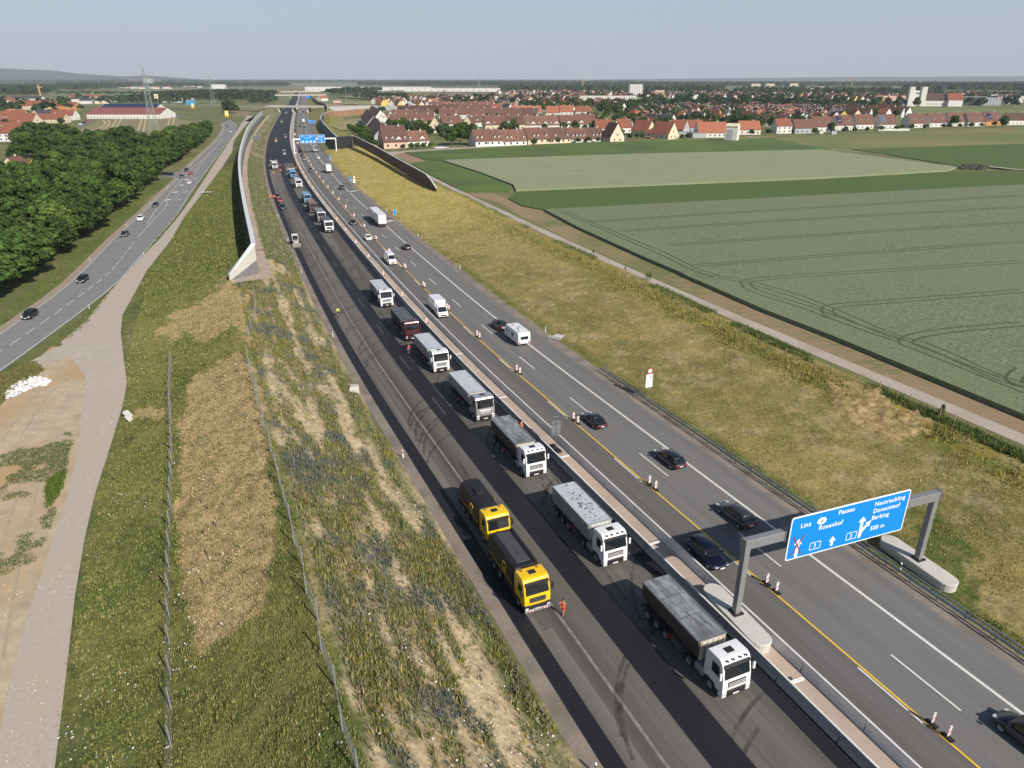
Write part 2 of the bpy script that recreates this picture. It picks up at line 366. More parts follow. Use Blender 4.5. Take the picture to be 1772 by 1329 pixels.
def right_mesh(name, s0, s1, ds, do):
    S_, T = np.meshgrid(np.arange(s0, s1+ds, ds), np.linspace(0, 1, int(30/do)), indexing='ij')
    O = 12.3+T*(ip(CREST_R, S_)+.3-12.3); X, Y = hwa(S_, O); Z = z_right(S_, O)
    Z = Z+(fbm(X*.3, Y*.3, 15)*.15+fbm(X*1.4, Y*1.4, 16)*.07)*np.clip(T*8, 0, 1)*np.clip((1-T)*8, 0, 1)
    m = polymask(X, Y, Z, [[(1428,655),(1470,650),(1540,690),(1615,722),(1600,760),(1540,765),(1480,735),(1440,700)]]); Z = Z+m*(.25+.3*fbm(X*1.2, Y*1.2, 18))
    Z[:, 0] = -.05
    return grid(name, X, Y, Z, mat_slope, right_colour(S_, O, X, Y, Z))
right_mesh('embankment_slope', -30, 210, .6, .55)
right_mesh('far_embankment_slope', 210, 516, 2.0, 1.0)
# ---- level ground
g_far = M('meadow ground', (.085, .105, .032), .95, (.15, .15, .05), .012, 5, col3=(.2, .19, .09), scale3=.0035)
poly('ground', [(-18000, -1000), (18000, -1000), (18000, 19000), (-18000, 19000)], -.35, g_far)
g_low = M('left verge ground', (.062, .095, .02), .95, (.125, .135, .032), .25, 6, bump=.1, col3=(.17, .16, .06), scale3=.03)
S1 = np.concatenate([np.arange(-60, 1000, 10.), np.arange(1000, 1300, 25)])
lx, ly = hwa(S1, ip(TRACK_R, S1)+1.0)
poly('left_ground', [(a, b) for a, b in zip(lx, ly)]+[(-900, 1700), (-2500, 1700), (-2500, -200), (-100, -200)], -.04, g_low)
rx, ry = hwa(S1, ip(CREST_R, S1)-.1)
RG = [(a, b) for a, b in zip(rx, ry)]+[(-200, 1700), (1200, 5200), (6000, 5200), (6000, -100), (90, -100)]
FZ = 2.0
g_r = M('field margin ground', (.105, .115, .035), .95, (.17, .155, .055), .2, 6, bump=.08, col3=(.12, .16, .045), scale3=.02)
poly('field_ground', RG, FZ, g_r)
b = MB()
for (a0, b0), (a1, b1) in zip(zip(rx[::4], ry[::4]), zip(rx[4::4], ry[4::4])): b.quad((a0, b0, FZ), (a1, b1, FZ), (a1, b1, -.5), (a0, b0, -.5))
tag(b.build('field_edge_bank', g_r), kind='structure')
# beside the interchange: embankment beyond the noise wall
def band(name, pts_in, pts_out, mat, kind='structure'):
    b = MB()
    for i in range(len(pts_in)-1): b.quad(pts_in[i], pts_in[i+1], pts_out[i+1], pts_out[i])
    return tag(b.build(name, mat), kind=kind)
sl = M('yellow dry grass bank', (.26, .22, .05), .95, (.15, .16, .035), .15, 5, bump=.1)
bn = [(600, 15, 0, 26, 1), (720, 14, 0, 28, 1.5), (850, 18, 0, 34, 5.5), (1000, 15, 0, 36, 7.5), (1140, 14, 0, 36, 7.5), (1300, 14, 0, 30, 6), (1700, 14, 0, 26, 4)]
band('interchange_bank', [tuple(hw(s, a, z)) for s, a, z, c, d in bn], [tuple(hw(s, c, d)) for s, a, z, c, d in bn], sl)
band('interchange_bank_back', [tuple(hw(s, c, d)) for s, a, z, c, d in bn], [tuple(hw(s, c+16, 1.9)) for s, a, z, c, d in bn], sl)
bl = [(900, -26, 0, -42, 6), (1040, -26, 0, -40, 7.2), (1150, -25, 0, -38, 7.2), (1300, -25, 0, -40, 5), (1500, -25, 0, -40, 2)]
gl = M('bank of weeds', (.12, .12, .045), .95, (.2, .17, .08), .1, 5, bump=.1)
band('bridge_bank', [tuple(hw(s, a, z)) for s, a, z, c, d in bl], [tuple(hw(s, c, d)) for s, a, z, c, d in bl], gl)
band('bridge_bank_back', [tuple(hw(s, c, d)) for s, a, z, c, d in bl], [tuple(hw(s, c-16, -.1)) for s, a, z, c, d in bl], gl)
# ---- motorway
AS_OLD = M('milled old asphalt', (.085, .077, .068), .85, (.185, .168, .148), 1.0, 5, uv=True, stretch=(1.3, .022, 1), bump=.004, col3=(.062, .056, .052), scale3=.25, contrast=1.2)
AS_NEW = M('fresh asphalt', (.0115, .012, .0155), .62, (.0165, .017, .021), 2.0, 5, uv=True, stretch=(1.0, .02, 1), bump=.004, contrast=1.3, spec=.35)
AS_RIGHT = M('worn grey asphalt', (.128, .124, .118), .85, (.178, .173, .165), 1.0, 5, uv=True, stretch=(.75, .012, 1), bump=.003, contrast=1.1)
AS_R2 = M('brownish worn asphalt', (.095, .088, .083), .85, (.138, .130, .124), 1.0, 5, uv=True, stretch=(.9, .015, 1), bump=.003, contrast=1.1)
GRAV = M('reddish gravel', (.40, .31, .245), .95, (.50, .40, .325), 4.0, 8, bump=.02, col3=(.36, .29, .24), scale3=.2)
VERGE = M('verge gravel', (.20, .165, .135), .95, (.28, .235, .195), 3.0, 8, bump=.02, col3=(.16, .135, .11), scale3=.3)
SE = 2900
strip('verge', -24.4, -22.9, -40, 1200, .000, VERGE)
strip('verge_right', 10.5, 12.7, -40, SE, .000, VERGE)
strip('road', -23.0, -7.0, -40, 445, .010, AS_OLD)
strip('fresh_road', -23.05, -7.0, 441, SE, .012, AS_NEW)
strip('fresh_shoulder', -23.05, -21.6, -40, 442, .014, AS_NEW)
strip('fresh_centre_lane', -16.4, -13.65, -40, 441.5, .014, AS_NEW)
strip('fresh_edge_lane', -8.7, -7.0, -40, 441.5, .014, AS_NEW)
strip('median', -7.3, -3.9, -40, SE, .006, GRAV)
strip('carriageway', -4.2, 11.0, -40, SE, .010, AS_RIGHT)
strip('left_lane', -4.0, -.1, -40, SE, .014, AS_R2)
WHITE = M('road paint white', (.72, .71, .67), .6, (.6, .59, .56), 3, 3)
FAINT = M('worn paint', (.26, .245, .225), .8, (.15, .14, .125), 1.5, 6, contrast=1.6)
YEL = M('road paint yellow', (.80, .50, .03), .6, (.70, .42, .03), 2, 3)
JOINT = M('asphalt joint', (.2, .2, .195), .9)
strip('edge_line', 6.98, 7.26, -40, SE, .022, WHITE)
strip('yellow_line', -.09, .09, -40, 1300, .022, YEL)
strip('faint_line', -19.2, -18.95, -40, 420, .022, FAINT)
strip('inner_edge_line', -4.02, -3.84, -40, SE, .022, M('inner paint', (.62, .61, .58), .8, (.5, .49, .46), 2, 4))
strip('lane_joint', 3.24, 3.28, -40, 120, .0185, M('lane joint', (.20, .197, .19), .9))
def dashes(name, off, s0, n, on, per, w, mat, z=.022):
    b = MB()
    for i in range(n):
        a = s0+i*per; p = [hw(a, off-w/2, z), hw(a, off+w/2, z), hw(a+on, off+w/2, z), hw(a+on, off-w/2, z)]; b.quad(*[tuple(q) for q in p])
    return tag(b.build(name, mat), kind='structure')
dashes('lane_dashes', 3.25, 40.3-36.4, 64, 6, 18.25, .17, WHITE)
dashes('covered_dashes', -.27, 40.5-36.5, 30, 6, 18.25, .15, WHITE)
dashes('old_lane_dashes', -15.1, 103.0, 20, 6.2, 17.9, .26, M('grey ghost paint', (.075, .075, .08), .8, (.05, .05, .055), 2, 3), .024)
# light scraped band beside the fresh shoulder strip
strip('scraped_band', -21.2, -20.3, -40, 60, .018, M('scraped asphalt', (.125, .115, .10), .9, (.17, .157, .14), 1, 5, uv=True, stretch=(1.5, .03, 1)))
# ---- tyre marks on the milled surface
def markmat():
    m = M('tyre rubber trace', (.022, .021, .021), .8); t = m.node_tree; N, L = t.nodes, t.links; b = N['Principled BSDF']
    g = N.new('ShaderNodeNewGeometry'); no = N.new('ShaderNodeTexNoise'); no.inputs['Scale'].default_value = 1.1; no.inputs['Detail'].default_value = 5
    L.new(g.outputs['Position'], no.inputs['Vector']); r = N.new('ShaderNodeMapRange'); r.inputs[1].default_value = .35; r.inputs[2].default_value = .75; r.inputs[3].default_value = .06; r.inputs[4].default_value = .58
    L.new(no.outputs[0], r.inputs[0]); L.new(r.outputs[0], b.inputs['Alpha']); return m
MK = markmat()
b = MB(); r_ = random.Random(3)
AZ = .024
def arc(s0, o0, a0, rad, ang, w=.32):
    """arc through (s,off), heading a0 (degrees from the road), turning over ang"""
    global AZ
    AZ += .0006; s, o, a = s0, o0, R(a0); n = 16; st = abs(R(ang))*rad/n; prev = None
    for i in range(n+1):
        ln = (math.cos(a+math.pi/2), math.sin(a+math.pi/2)); q0 = hw(s+ln[0]*w/2, o+ln[1]*w/2, AZ); q1 = hw(s-ln[0]*w/2, o-ln[1]*w/2, AZ)
        if prev and -22.9 < o < -7.4: b.quad(tuple(prev[0]), tuple(prev[1]), tuple(q1), tuple(q0))
        prev = (q0, q1); s += math.cos(a)*st; o += math.sin(a)*st; a += R(ang)/n
for k, (s, o) in enumerate([(46.5, -20.9), (33, -20.5), (91, -21.5), (95, -21.3), (100, -21), (124, -21.5), (130, -21.2), (141, -21.5), (151, -21.4), (160, -21.5), (172, -21.3), (181, -21.6), (193, -21.2), (206, -21), (219, -21.4), (240, -21), (262, -21.3), (283, -21)]):
    for d in (0, 1.9): arc(s+d, o+d*.15, 12+r_.uniform(-4, 14), r_.uniform(9, 16), r_.uniform(55, 80))
for k, (s, o) in enumerate([(36, -9.5), (30, -10), (56, -12.9), (75, -13), (90, -13.3), (110, -13.2), (127, -13), (148, -13.3), (166, -13), (176, -12.9), (187, -12.7), (197, -13), (205, -12), (214, -13), (226, -12.5)]):
    for d in (0, 1.9): arc(s+d, o, r_.uniform(10, 26), r_.uniform(10, 18), r_.uniform(20, 45), .28)
for i in range(30):
    s = r_.uniform(60, 330); arc(s, r_.choice([-12.6, -10.4, -12.2, -9.9, -18.2, -17.1]), r_.uniform(-3, 3), 60, r_.uniform(5, 14), .24)
tag(b.build('tyre_marks', MK, fix=False), kind='structure')
# ---- country road on the left
LRL = [(-60,618),(0,576.6),(107,500),(155.4,454.5),(191.5,417),(234.8,377.5),(278,336.5),(304.7,311),(331,283.5),(355,260.7),(374,243),(384,229),(387,220),(384,213)]
LRR = [(-60,686),(0,644.3),(192.7,500),(235,454.5),(268.5,417),(304.7,375),(331,334),(355,300.4),(379.3,266.7),(398.6,239),(409.4,222),(406,212.5),(396,207.5)]
def resample(P, n):
    c = [0]; 
    for a, q in zip(P, P[1:]): c.append(c[-1]+(Vector(q)-Vector(a)).length)
    out = []
    for k in range(n):
        d = c[-1]*k/(n-1); i = max(j for j in range(len(c)-1) if c[j] <= d+1e-6); t = (d-c[i])/(c[i+1]-c[i]); out.append(Vector(P[i]).lerp(Vector(P[i+1]), t))
    return out
LL = [p for p in smooth_line([at(*q) for q in LRL], 6)]; LR = [p for p in smooth_line([at(*q) for q in LRR], 6)]
# centre line built from the left edge and a constant width
def offset_line(P, d):
    out = []
    for i in range(len(P)):
        a = P[max(0, i-1)]; q = P[min(len(P)-1, i+1)]; u = (q-a).normalized(); out.append(P[i]+Vector((u.y, -u.x, 0))*d)
    return out
LLs = resample(LL, 60); LRs = resample(LR, 60)
CR_MAT = M('country road asphalt', (.17, .17, .168), .85, (.235, .232, .228), .5, 6, bump=.004, col3=(.205, .20, .195), scale3=.08)
mb = MB()
for i in range(59): mb.quad(*[tuple(Vector((q.x, q.y, .012))) for q in (LLs[i], LLs[i+1], LRs[i+1], LRs[i])])
tag(mb.build('country_road', CR_MAT), kind='structure')
shl = offset_line(LLs, -.7); mb = MB()
for i in range(59): mb.quad(*[tuple(Vector((q.x, q.y, .006))) for q in (offset_line(LLs, -1.7)[i], offset_line(LLs, -1.7)[i+1], LLs[i+1], LLs[i])])
tag(mb.build('country_road_shoulder', M('shoulder grit', (.34, .28, .21), .95, (.24, .2, .14), .8, 5)), kind='structure')
CW = M('country road paint', (.62, .61, .59), .7)
ribbon('country_edge_line', offset_line(LLs, .3), .16, .02, CW); ribbon('country_edge_line_right', offset_line(LRs, -.3), .16, .02, CW)
LC = [(a+q)/2 for a, q in zip(LLs, LRs)]
mb = MB(); cpts = [at(*q) for q in [(-30,625),(12,601),(97,542),(150,503),(192,470),(238,412)]]
ribbon('x', cpts, .16, .02, CW, dash=(3.8, 2.2, 1.5), mb=mb)
ribbon('x', [at(*q) for q in [(238,412),(262,384),(285,361),(290,352),(284.5,346)]], .16, .02, CW, mb=mb)
ribbon('x', [at(*q) for q in [(254,388),(270,363),(284,347),(316,309),(330,293),(367,262),(385,240)]], .16, .02, CW, mb=mb)
ribbon('x', [at(*q) for q in [(291,357),(305,342),(323,322),(334,307),(350,285),(359,274)]], .14, .02, CW, dash=(2, 2, 0), mb=mb)
ribbon('x', [at(*q) for q in [(330,306),(345,285),(367,262)]], .14, .02, CW, mb=mb)
for q in ((293,345),(305,332),(316,320),(324,310)): c = at(*q); mb.box(c.x-.9, c.x+.9, c.y-2.4, c.y+.6, .016, .02)
for q in ((310,345),(321,332),(339,309)): c = at(*q); mb.box(c.x-.25, c.x+.25, c.y-2, c.y+2, .016, .02)
tag(mb.build('country_road_markings', CW), kind='structure')
poly('side_road', pp([(278,299),(305,298),(327,291),(335,297),(318,311),(302,308),(282,305),(276,303)]), .008, CR_MAT)
# ---- gravel track and building site
TR_L = [(-40,1400),(0,1262),(30,1130),(60,1030),(95,925),(120,850),(137,760),(143,700),(150,655)]
TR_L2 = [(135,600),(105,592),(150,555),(175,522),(203,491),(244,445),(269,421),(305,380),(337,336),(372,282),(387,260),(398,243),(410,226),(418,213),(428,200)]
GR2 = M('pale gravel track', (.37, .315, .27), .95, (.45, .39, .335), 2.5, 8, bump=.02, col3=(.42, .35, .28), scale3=.12, contrast=1.4)
poly('gravel_track', pp(TR_L+[(120,615)])+pp(TR_L2[1:])+pp(list(reversed(TR_R))), .030, GR2)
sand = M('sandy site ground', (.50, .41, .28), .95, (.34, .28, .20), .45, 9, bump=.10, col3=(.42, .28, .15), scale3=.09, contrast=1.2)
poly('site_ground', pp([(-160,1400),(-160,700),(0,700),(40,672),(75,640),(60,625),(90,600),(150,600),(160,660),(145,705),(140,765),(122,850),(98,925),(63,1030),(32,1130),(2,1262),(-30,1400)]), .022, sand)
poly('rutted_apron', pp([(30,642),(48,628),(110,596),(160,590),(205,610),(212,640),(120,618)]), .034, M('muddy apron', (.36, .33, .29), .95, (.44, .38, .30), .4, 5))
for k, (q, c) in enumerate([([(0,838),(30,800),(95,752),(130,748),(118,800),(95,860),(72,895),(40,905),(0,930),(-60,960),(-60,880)], 1), ([(88,865),(118,790),(127,768),(122,830),(100,900),(70,960),(60,940)], 1)]):
    pass
# ---- right: field path and fields
PL = [(1900,845),(1755.7,778),(1600,706),(1484,655),(1402,616),(1323,579),(1202,521),(1101.4,476),(1005.8,433),(930,399),(880,376),(808,339),(762,315),(727,297),(702,281),(677,267),(662,263)]
PR = [(1900,825),(1772,765.5),(1509,649),(1353,583),(1192,511),(1101,467),(1005.8,425),(930,389),(880,366),(808,329),(762,304),(727,287),(705,275),(692,266),(760,258),(1000,247)]
PATH = M('field path', (.36, .31, .265), .95, (.44, .385, .33), 1.5, 6, bump=.02, col3=(.33, .27, .21), scale3=.1)
pl_o = [tuple(hw(s, o)[:2]) for s, o in zip(range(20, 470, 12), [44.6]*38)]; 
pr_o = [tuple(hw(s, 47.4)[:2]) for s in range(20, 470, 12)]
poly('field_path', pl_o+pr_o[::-1], FZ+.02, PATH)
poly('village_path', pp([(655,264),(690,262),(760,257),(915,249.5),(918,251),(765,259.5),(700,264.5),(672,270)], FZ), FZ+.024, PATH)
WHEAT = M('grey green wheat', (.094, .122, .058), .9, (.190, .220, .124), 1.6, 9, bump=.3, col3=(.15, .18, .095), scale3=.03, contrast=1.5)
WHEAT2 = M('pale wheat', (.20, .228, .12), .9, (.265, .285, .16), .25, 8, bump=.2, stretch=(.35, 1.6, 1))
BEET = M('dark leafy crop', (.036, .074, .009), .9, (.088, .145, .022), .8, 8, bump=.25)
BEET2 = M('mid green crop', (.056, .108, .012), .9, (.110, .172, .026), .5, 8, bump=.25, col3=(.06, .10, .02), scale3=.03)
MEAD = M('olive meadow', (.16, .165, .045), .9, (.22, .195, .06), .05, 6, bump=.1, stretch=(.4, 1.4, 1), col3=(.12, .15, .04), scale3=.008)
DIRT = M('brown field soil', (.29, .20, .12), .95, (.22, .165, .085), .25, 6, bump=.1)
DIRT2 = M('weedy soil', (.20, .165, .075), .95, (.10, .135, .03), .45, 8, bump=.15, col3=(.27, .2, .11), scale3=.04)
def field(name, P, z, m, h=0.0): return poly(name, pp(P, FZ), FZ+z, m, h=h)
field('field_margin', [(862,352),(905,345),(948,366),(1000,398),(1120,452),(1183,482),(1300,540),(1310,567),(1192,510),(1101,466),(1005,424),(925,386)], .010, DIRT2)
field('field_soil', [(1183,480),(1320,540),(1440,585),(1600,655),(1772,727),(2100,865),(2100,912),(1772,764),(1509,648),(1353,582),(1195,510),(1150,480)], .014, M('crop rows soil', (.27, .185, .11), .95, (.11, .14, .035), .9, 6, bump=.15, stretch=(.25, 1.6, 1), contrast=2.2, col3=(.27, .185, .115), scale3=.05))
field('soil_patch', [(800,335),(850,334),(930,362),(905,372),(870,352)], .018, DIRT)
field('soil_corner', [(664,264),(702,263.5),(738,279),(712,283),(690,273)], .018, DIRT)
field('wheat_field', [(942,366),(1772,322),(2150,302),(2150,880),(1772,727),(1600,655),(1440,588),(1320,541),(1185,481),(1176,476),(1120,452),(1000,397)], .02, WHEAT, .75)
field('pale_wheat_field', [(765,279),(1100,268),(1420,260.5),(1655,291),(1640,297),(1400,311),(893,332),(888,322),(830,300)], .02, WHEAT2, .7)
field('beet_field', [(880,345),(893,333),(1400,312),(1645,298),(1772,296),(2150,286),(2150,301),(1772,321),(942,364.5),(905,358)], .02, BEET, .35)
field('green_field', [(712,283.5),(740,279),(765,280),(830,301),(887,323),(880,333),(800,331),(745,303)], .02, BEET2, .25)
field('long_green_field', [(700,264.5),(1000,247.5),(1330,239.5),(1440,258.5),(1400,260),(765,278.5),(735,277)], .02, BEET2, .35)
field('east_green_field', [(1470,259.5),(1772,249.5),(2150,238),(2150,285),(1772,294.5),(1665,290),(1530,267)], .02, BEET, .35)
field('meadow', [(1330,239),(1500,232),(1772,220),(2150,212),(2150,237),(1772,248.5),(1460,258.5),(1440,257.5)], .03, MEAD)
field('verge_strip', [(915,250.5),(1120,243),(1330,236),(1345,239),(1000,247),(915,252)], .03, M('yellow verge grass', (.22, .19, .05), .9, (.16, .16, .05), .2, 4))
ribbon('farm_track', [at(*q, FZ) for q in [(1290,236),(1330,240.5),(1390,249),(1440,258.5),(1500,263),(1600,276),(1662,290.5)]], 3.2, FZ+.04, PATH)
ribbon('farm_track_right', [at(*q, FZ) for q in [(1700,290),(1772,297),(1900,308)]], 3.2, FZ+.8, PATH)
TL = M('trampled wheat', (.048, .066, .032), .95, (.065, .085, .042), 1, 3)
tm = MB()
TRAM = [[(1200,475),(1290,487),(1400,520),(1530,575),(1610,600),(1720,650),(1790,672)],
        [(1772,452),(1500,470),(1380,477),(1300,485),(1292,493),(1312,505),(1405,535),(1440,550)],
        [(1772,503),(1560,520),(1455,528),(1432,536),(1450,552),(1560,590)],
        [(1772,560),(1640,572),(1580,583),(1568,594),(1600,607),(1780,678)],
        [(1772,640),(1760,648),(1756,660),(1790,672)],
        [(975,366),(1020,385),(1090,415),(1150,440),(1200,465),(1240,478)],
        [(1772,418),(1500,437),(1200,460)],[(1772,384),(1400,408),(1160,424)],[(1772,358),(1350,382),(1075,400)],[(1772,338),(1300,366),(1020,384)]]
for ti, T in enumerate(TRAM):
    ln = smooth_line([at(*q, FZ+.77) for q in T], 6)
    for d in (-1.0, 1.0): ribbon('x', offset_line(ln, d), .42, FZ+.775+ti*.004+(d > 0)*.002, TL, mb=tm)
tag(tm.build('tramlines', TL), kind='structure')
# left side fields
lf = lambda name, P, z, m: poly(name, pp(P), z, m)
lf('stubble_field', [(120,262),(140,222),(172,208),(235,204.5),(300,204),(330,210),(342,216),(328,228),(268,242),(250,252),(190,258)], .01, M('brown cereal field', (.24, .20, .10), .95, (.18, .17, .07), .06, 5, stretch=(3, .3, 1), bump=.1))
tmb = MB(); tt = M('bare tramline', (.45, .36, .22), .95)
for T in ([(175,250),(190,232),(206,206)],[(240,240),(249,205)],[(292,228),(298,204.5)],[(141,227),(175,222),(186,213),(182,208)]):
    ln = smooth_line([at(*q) for q in T], 4)
    for d in (-2.2, 2.2): ribbon('x', offset_line(ln, d), 1.6, .02, tt, mb=tmb)
tag(tmb.build('field_ruts', tt), kind='structure')
lf('site_yard', [(-30,297),(70,282),(115,282),(60,318),(-30,320)], .008, M('green tennis ground', (.2, .25, .17), .95))
lf('paved_yard', [(32,281),(64,283),(62,298),(30,298)], .02, M('grey paving', (.27, .26, .25), .95))
lf('interchange_soil', [(395,184),(470,181),(462,186),(440,192),(425,202),(405,200),(395,192)], .03, M('tilled soil', (.22, .16, .10), .95, (.16, .15, .06), .05, 4))
lf('interchange_grass', [(400,181),(470,177),(500,172),(500,181),(440,186),(400,188)], .05, M('weedy ground', (.17, .16, .07), .95, (.1, .12, .04), .02, 4))
for k, (P, c) in enumerate([([(100,158),(260,160),(440,159),(440,163),(250,166),(100,163)], (.17, .22, .10)), ([(80,170),(330,172),(420,176),(250,184),(150,180)], (.13, .17, .06)), ([(300,165),(480,166),(470,172),(330,172)], (.15, .19, .08))]):
    lf('far_field', P, .05, M('far field %d' % k, c, .95, tuple(v*.8 for v in c), .01, 3))
for k, (P, c) in enumerate([([(600,175.5),(700,174.5),(860,184),(840,187),(700,183),(590,180)], (.25, .24, .09)), ([(640,171),(760,171.5),(860,180),(700,174)], (.19, .23, .12)), ([(570,166),(720,166.5),(770,170),(640,171)], (.2, .24, .11)),
        ([(565,180),(700,185),(845,188),(760,194),(640,192),(600,190),(566,187)], (.30, .23, .16)), ([(1550,186),(1772,191),(2100,197),(2100,203),(1772,197),(1560,196)], (.16, .21, .06)), ([(1380,150),(1772,152),(2100,156),(2100,160),(1400,157)], (.14, .19, .08)), ([(560,212),(625,205),(632,222),(590,226)], (.29, .25, .12)), ([(1000,147),(1300,148),(1300,151),(1000,150)], (.15, .2, .1))]):
    field('far_meadow', P, .05+k*.01, M('far meadow %d' % k, c, .95, tuple(v*.8 for v in c), .012, 3))

# loose stones on the building site and ruts in the yard and on the track
RUT = M('rut soil', (.33, .26, .18), .95, (.42, .34, .24), 1.5, 5); rb = MB()
for T in ([(20,760),(60,700),(100,660),(150,640)],[(-20,1150),(10,1000),(45,860),(62,800)]):
    ln = smooth_line([at(*q) for q in T], 6)
    for d in (-.95, .95): ribbon('x', offset_line(ln, d), .30, .038, RUT, mb=rb)
tag(rb.build('wheel_ruts', RUT), kind='structure')
rr_ = random.Random(8); sb = MB(); reg = pp([(-60,1300),(-60,700),(0,700),(75,640),(150,600),(205,600),(212,660),(190,760),(120,1030),(60,1329)])
xs_ = [p[0] for p in reg]; ys_ = [p[1] for p in reg]
for k in range(9000):
    x, y = rr_.uniform(min(xs_), max(xs_)), rr_.uniform(min(ys_), max(ys_))
    if not inpoly(x, y, reg) or fbm(np.array([x*.15]), np.array([y*.15]), 90)[0] < -.1: continue
    r = rr_.uniform(.03, .11); z = .03; a = rr_.uniform(0, 6)
    sb.add([(x+r*math.cos(a+i*1.57)*rr_.uniform(.7, 1.2), y+r*math.sin(a+i*1.57)*rr_.uniform(.7, 1.2), z) for i in range(4)]+[(x, y, z+r*.8)], [(0, 1, 4), (1, 2, 4), (2, 3, 4), (3, 0, 4)])
tag(sb.build('loose_stones', M('loose stones', (.5, .46, .4), .9, (.36, .33, .28), 3, 3), fix=False), 'loose pale stones scattered over the sandy site ground', None, None, 'stuff')
# ================================================================ VEHICLES
RUB = M('tyre rubber', (.014, .014, .015), .85); RIM = M('alloy rim', (.45, .46, .48), .35, metal=.8); STEEL = M('galvanised steel', (.36, .37, .385), .45, (.28, .29, .3), 2, 3, metal=.7)
DSTEEL = M('dark frame steel', (.03, .031, .034), .6); GLASS = M('car glass', (.012, .016, .019), .06, spec=.9); BLK = M('black plastic', (.02, .02, .022), .5)
LAMP = M('headlamp glass', (.75, .77, .8), .12, metal=.3); RED = M('tail lamp red', (.42, .012, .012), .25); PLATE = M('number plate', (.75, .75, .74), .5); ORG = M('orange lamp', (.8, .22, .02), .3)
CHR = M('chrome', (.62, .63, .65), .15, metal=1.0); WTRIM = M('white lacquer', (.78, .79, .80), .35, (.70, .71, .72), 2, 3, coat=.4)
ALU = M('dusty aluminium', (.40, .41, .42), .5, (.30, .31, .32), 1.2, 5, metal=.35)
def paint(name, c, met=0.0, rough=.32): return M(name, c, rough, tuple(v*.9 for v in c), 3, 2, coat=.7, metal=met)
P_BLACK = paint('black paint', (.012, .012, .014)); P_DGREY = paint('dark grey paint', (.045, .047, .052), .3); P_GREY = paint('grey paint', (.16, .165, .175), .4)
P_SILVER = paint('silver paint', (.45, .46, .48), .5); P_WHITE = paint('white paint', (.78, .79, .8)); P_RED = paint('red paint', (.42, .02, .025)); P_WINE = paint('wine red paint', (.085, .008, .014))
P_BLUE = paint('blue paint', (.05, .20, .48)); P_LBLUE = paint('light blue paint', (.16, .36, .55)); P_YEL = paint('yellow paint', (.85, .55, .01)); P_NAVY = paint('dark blue paint', (.018, .028, .06)); P_BROWN = paint('brown red paint', (.14, .06, .05))
P_GREEN = paint('green paint', (.05, .22, .12))
_wc = {}
def wheel(parent, x, y, r, w, hub=RIM, dual=False):
    k = (round(r, 3), round(w, 3), hub.name)
    if k not in _wc:
        b = MB(); n = 20; prof = [(-w/2, r*.62), (-w/2, r*.93), (-w*.36, r), (w*.36, r), (w/2, r*.93), (w/2, r*.62)]
        rings = [[(math.cos(2*math.pi*i/n)*p[1], p[0], math.sin(2*math.pi*i/n)*p[1]) for i in range(n)] for p in prof]
        b.loft(rings, False); t = b.mesh('tyre', RUB, True)
        b = MB(); 
        for sg in (1, -1):
            rr = [[(math.cos(2*math.pi*i/n)*q, sg*d, math.sin(2*math.pi*i/n)*q) for i in range(n)] for q, d in ((r*.63, w*.46), (r*.52, w*.30), (r*.22, w*.34), (r*.20, w*.48))]; b.loft(rr, False)
            b.add(rr[-1], [tuple(range(n))])
        h = b.mesh('rim', hub, False); _wc[k] = (t, h)
    t, h = _wc[k]; o = inst('wheel', t, parent, (x, y, r)); inst('rim', h, o); return o
def ring(x, pts): return [(x, y, z) for y, z in pts]
CARS = {  # length, width, height, bonnet z, belt z, stations of the glasshouse: front base, front top, rear top, rear base
 'sedan': (4.75, 1.84, 1.43, .72, .93, 1.15, 1.95, 3.35, 4.10, .98), 'coupe': (4.7, 1.86, 1.37, .70, .90, 1.35, 2.1, 3.15, 4.25, .95),
 'estate': (4.85, 1.86, 1.47, .74, .95, 1.15, 1.9, 4.05, 4.65, 1.0), 'suv': (4.7, 1.92, 1.68, .95, 1.12, 1.1, 1.75, 4.0, 4.55, 1.12), 'hatch': (4.2, 1.79, 1.47, .76, .95, 1.0, 1.7, 3.55, 4.05, 1.0)}
_cars = {}
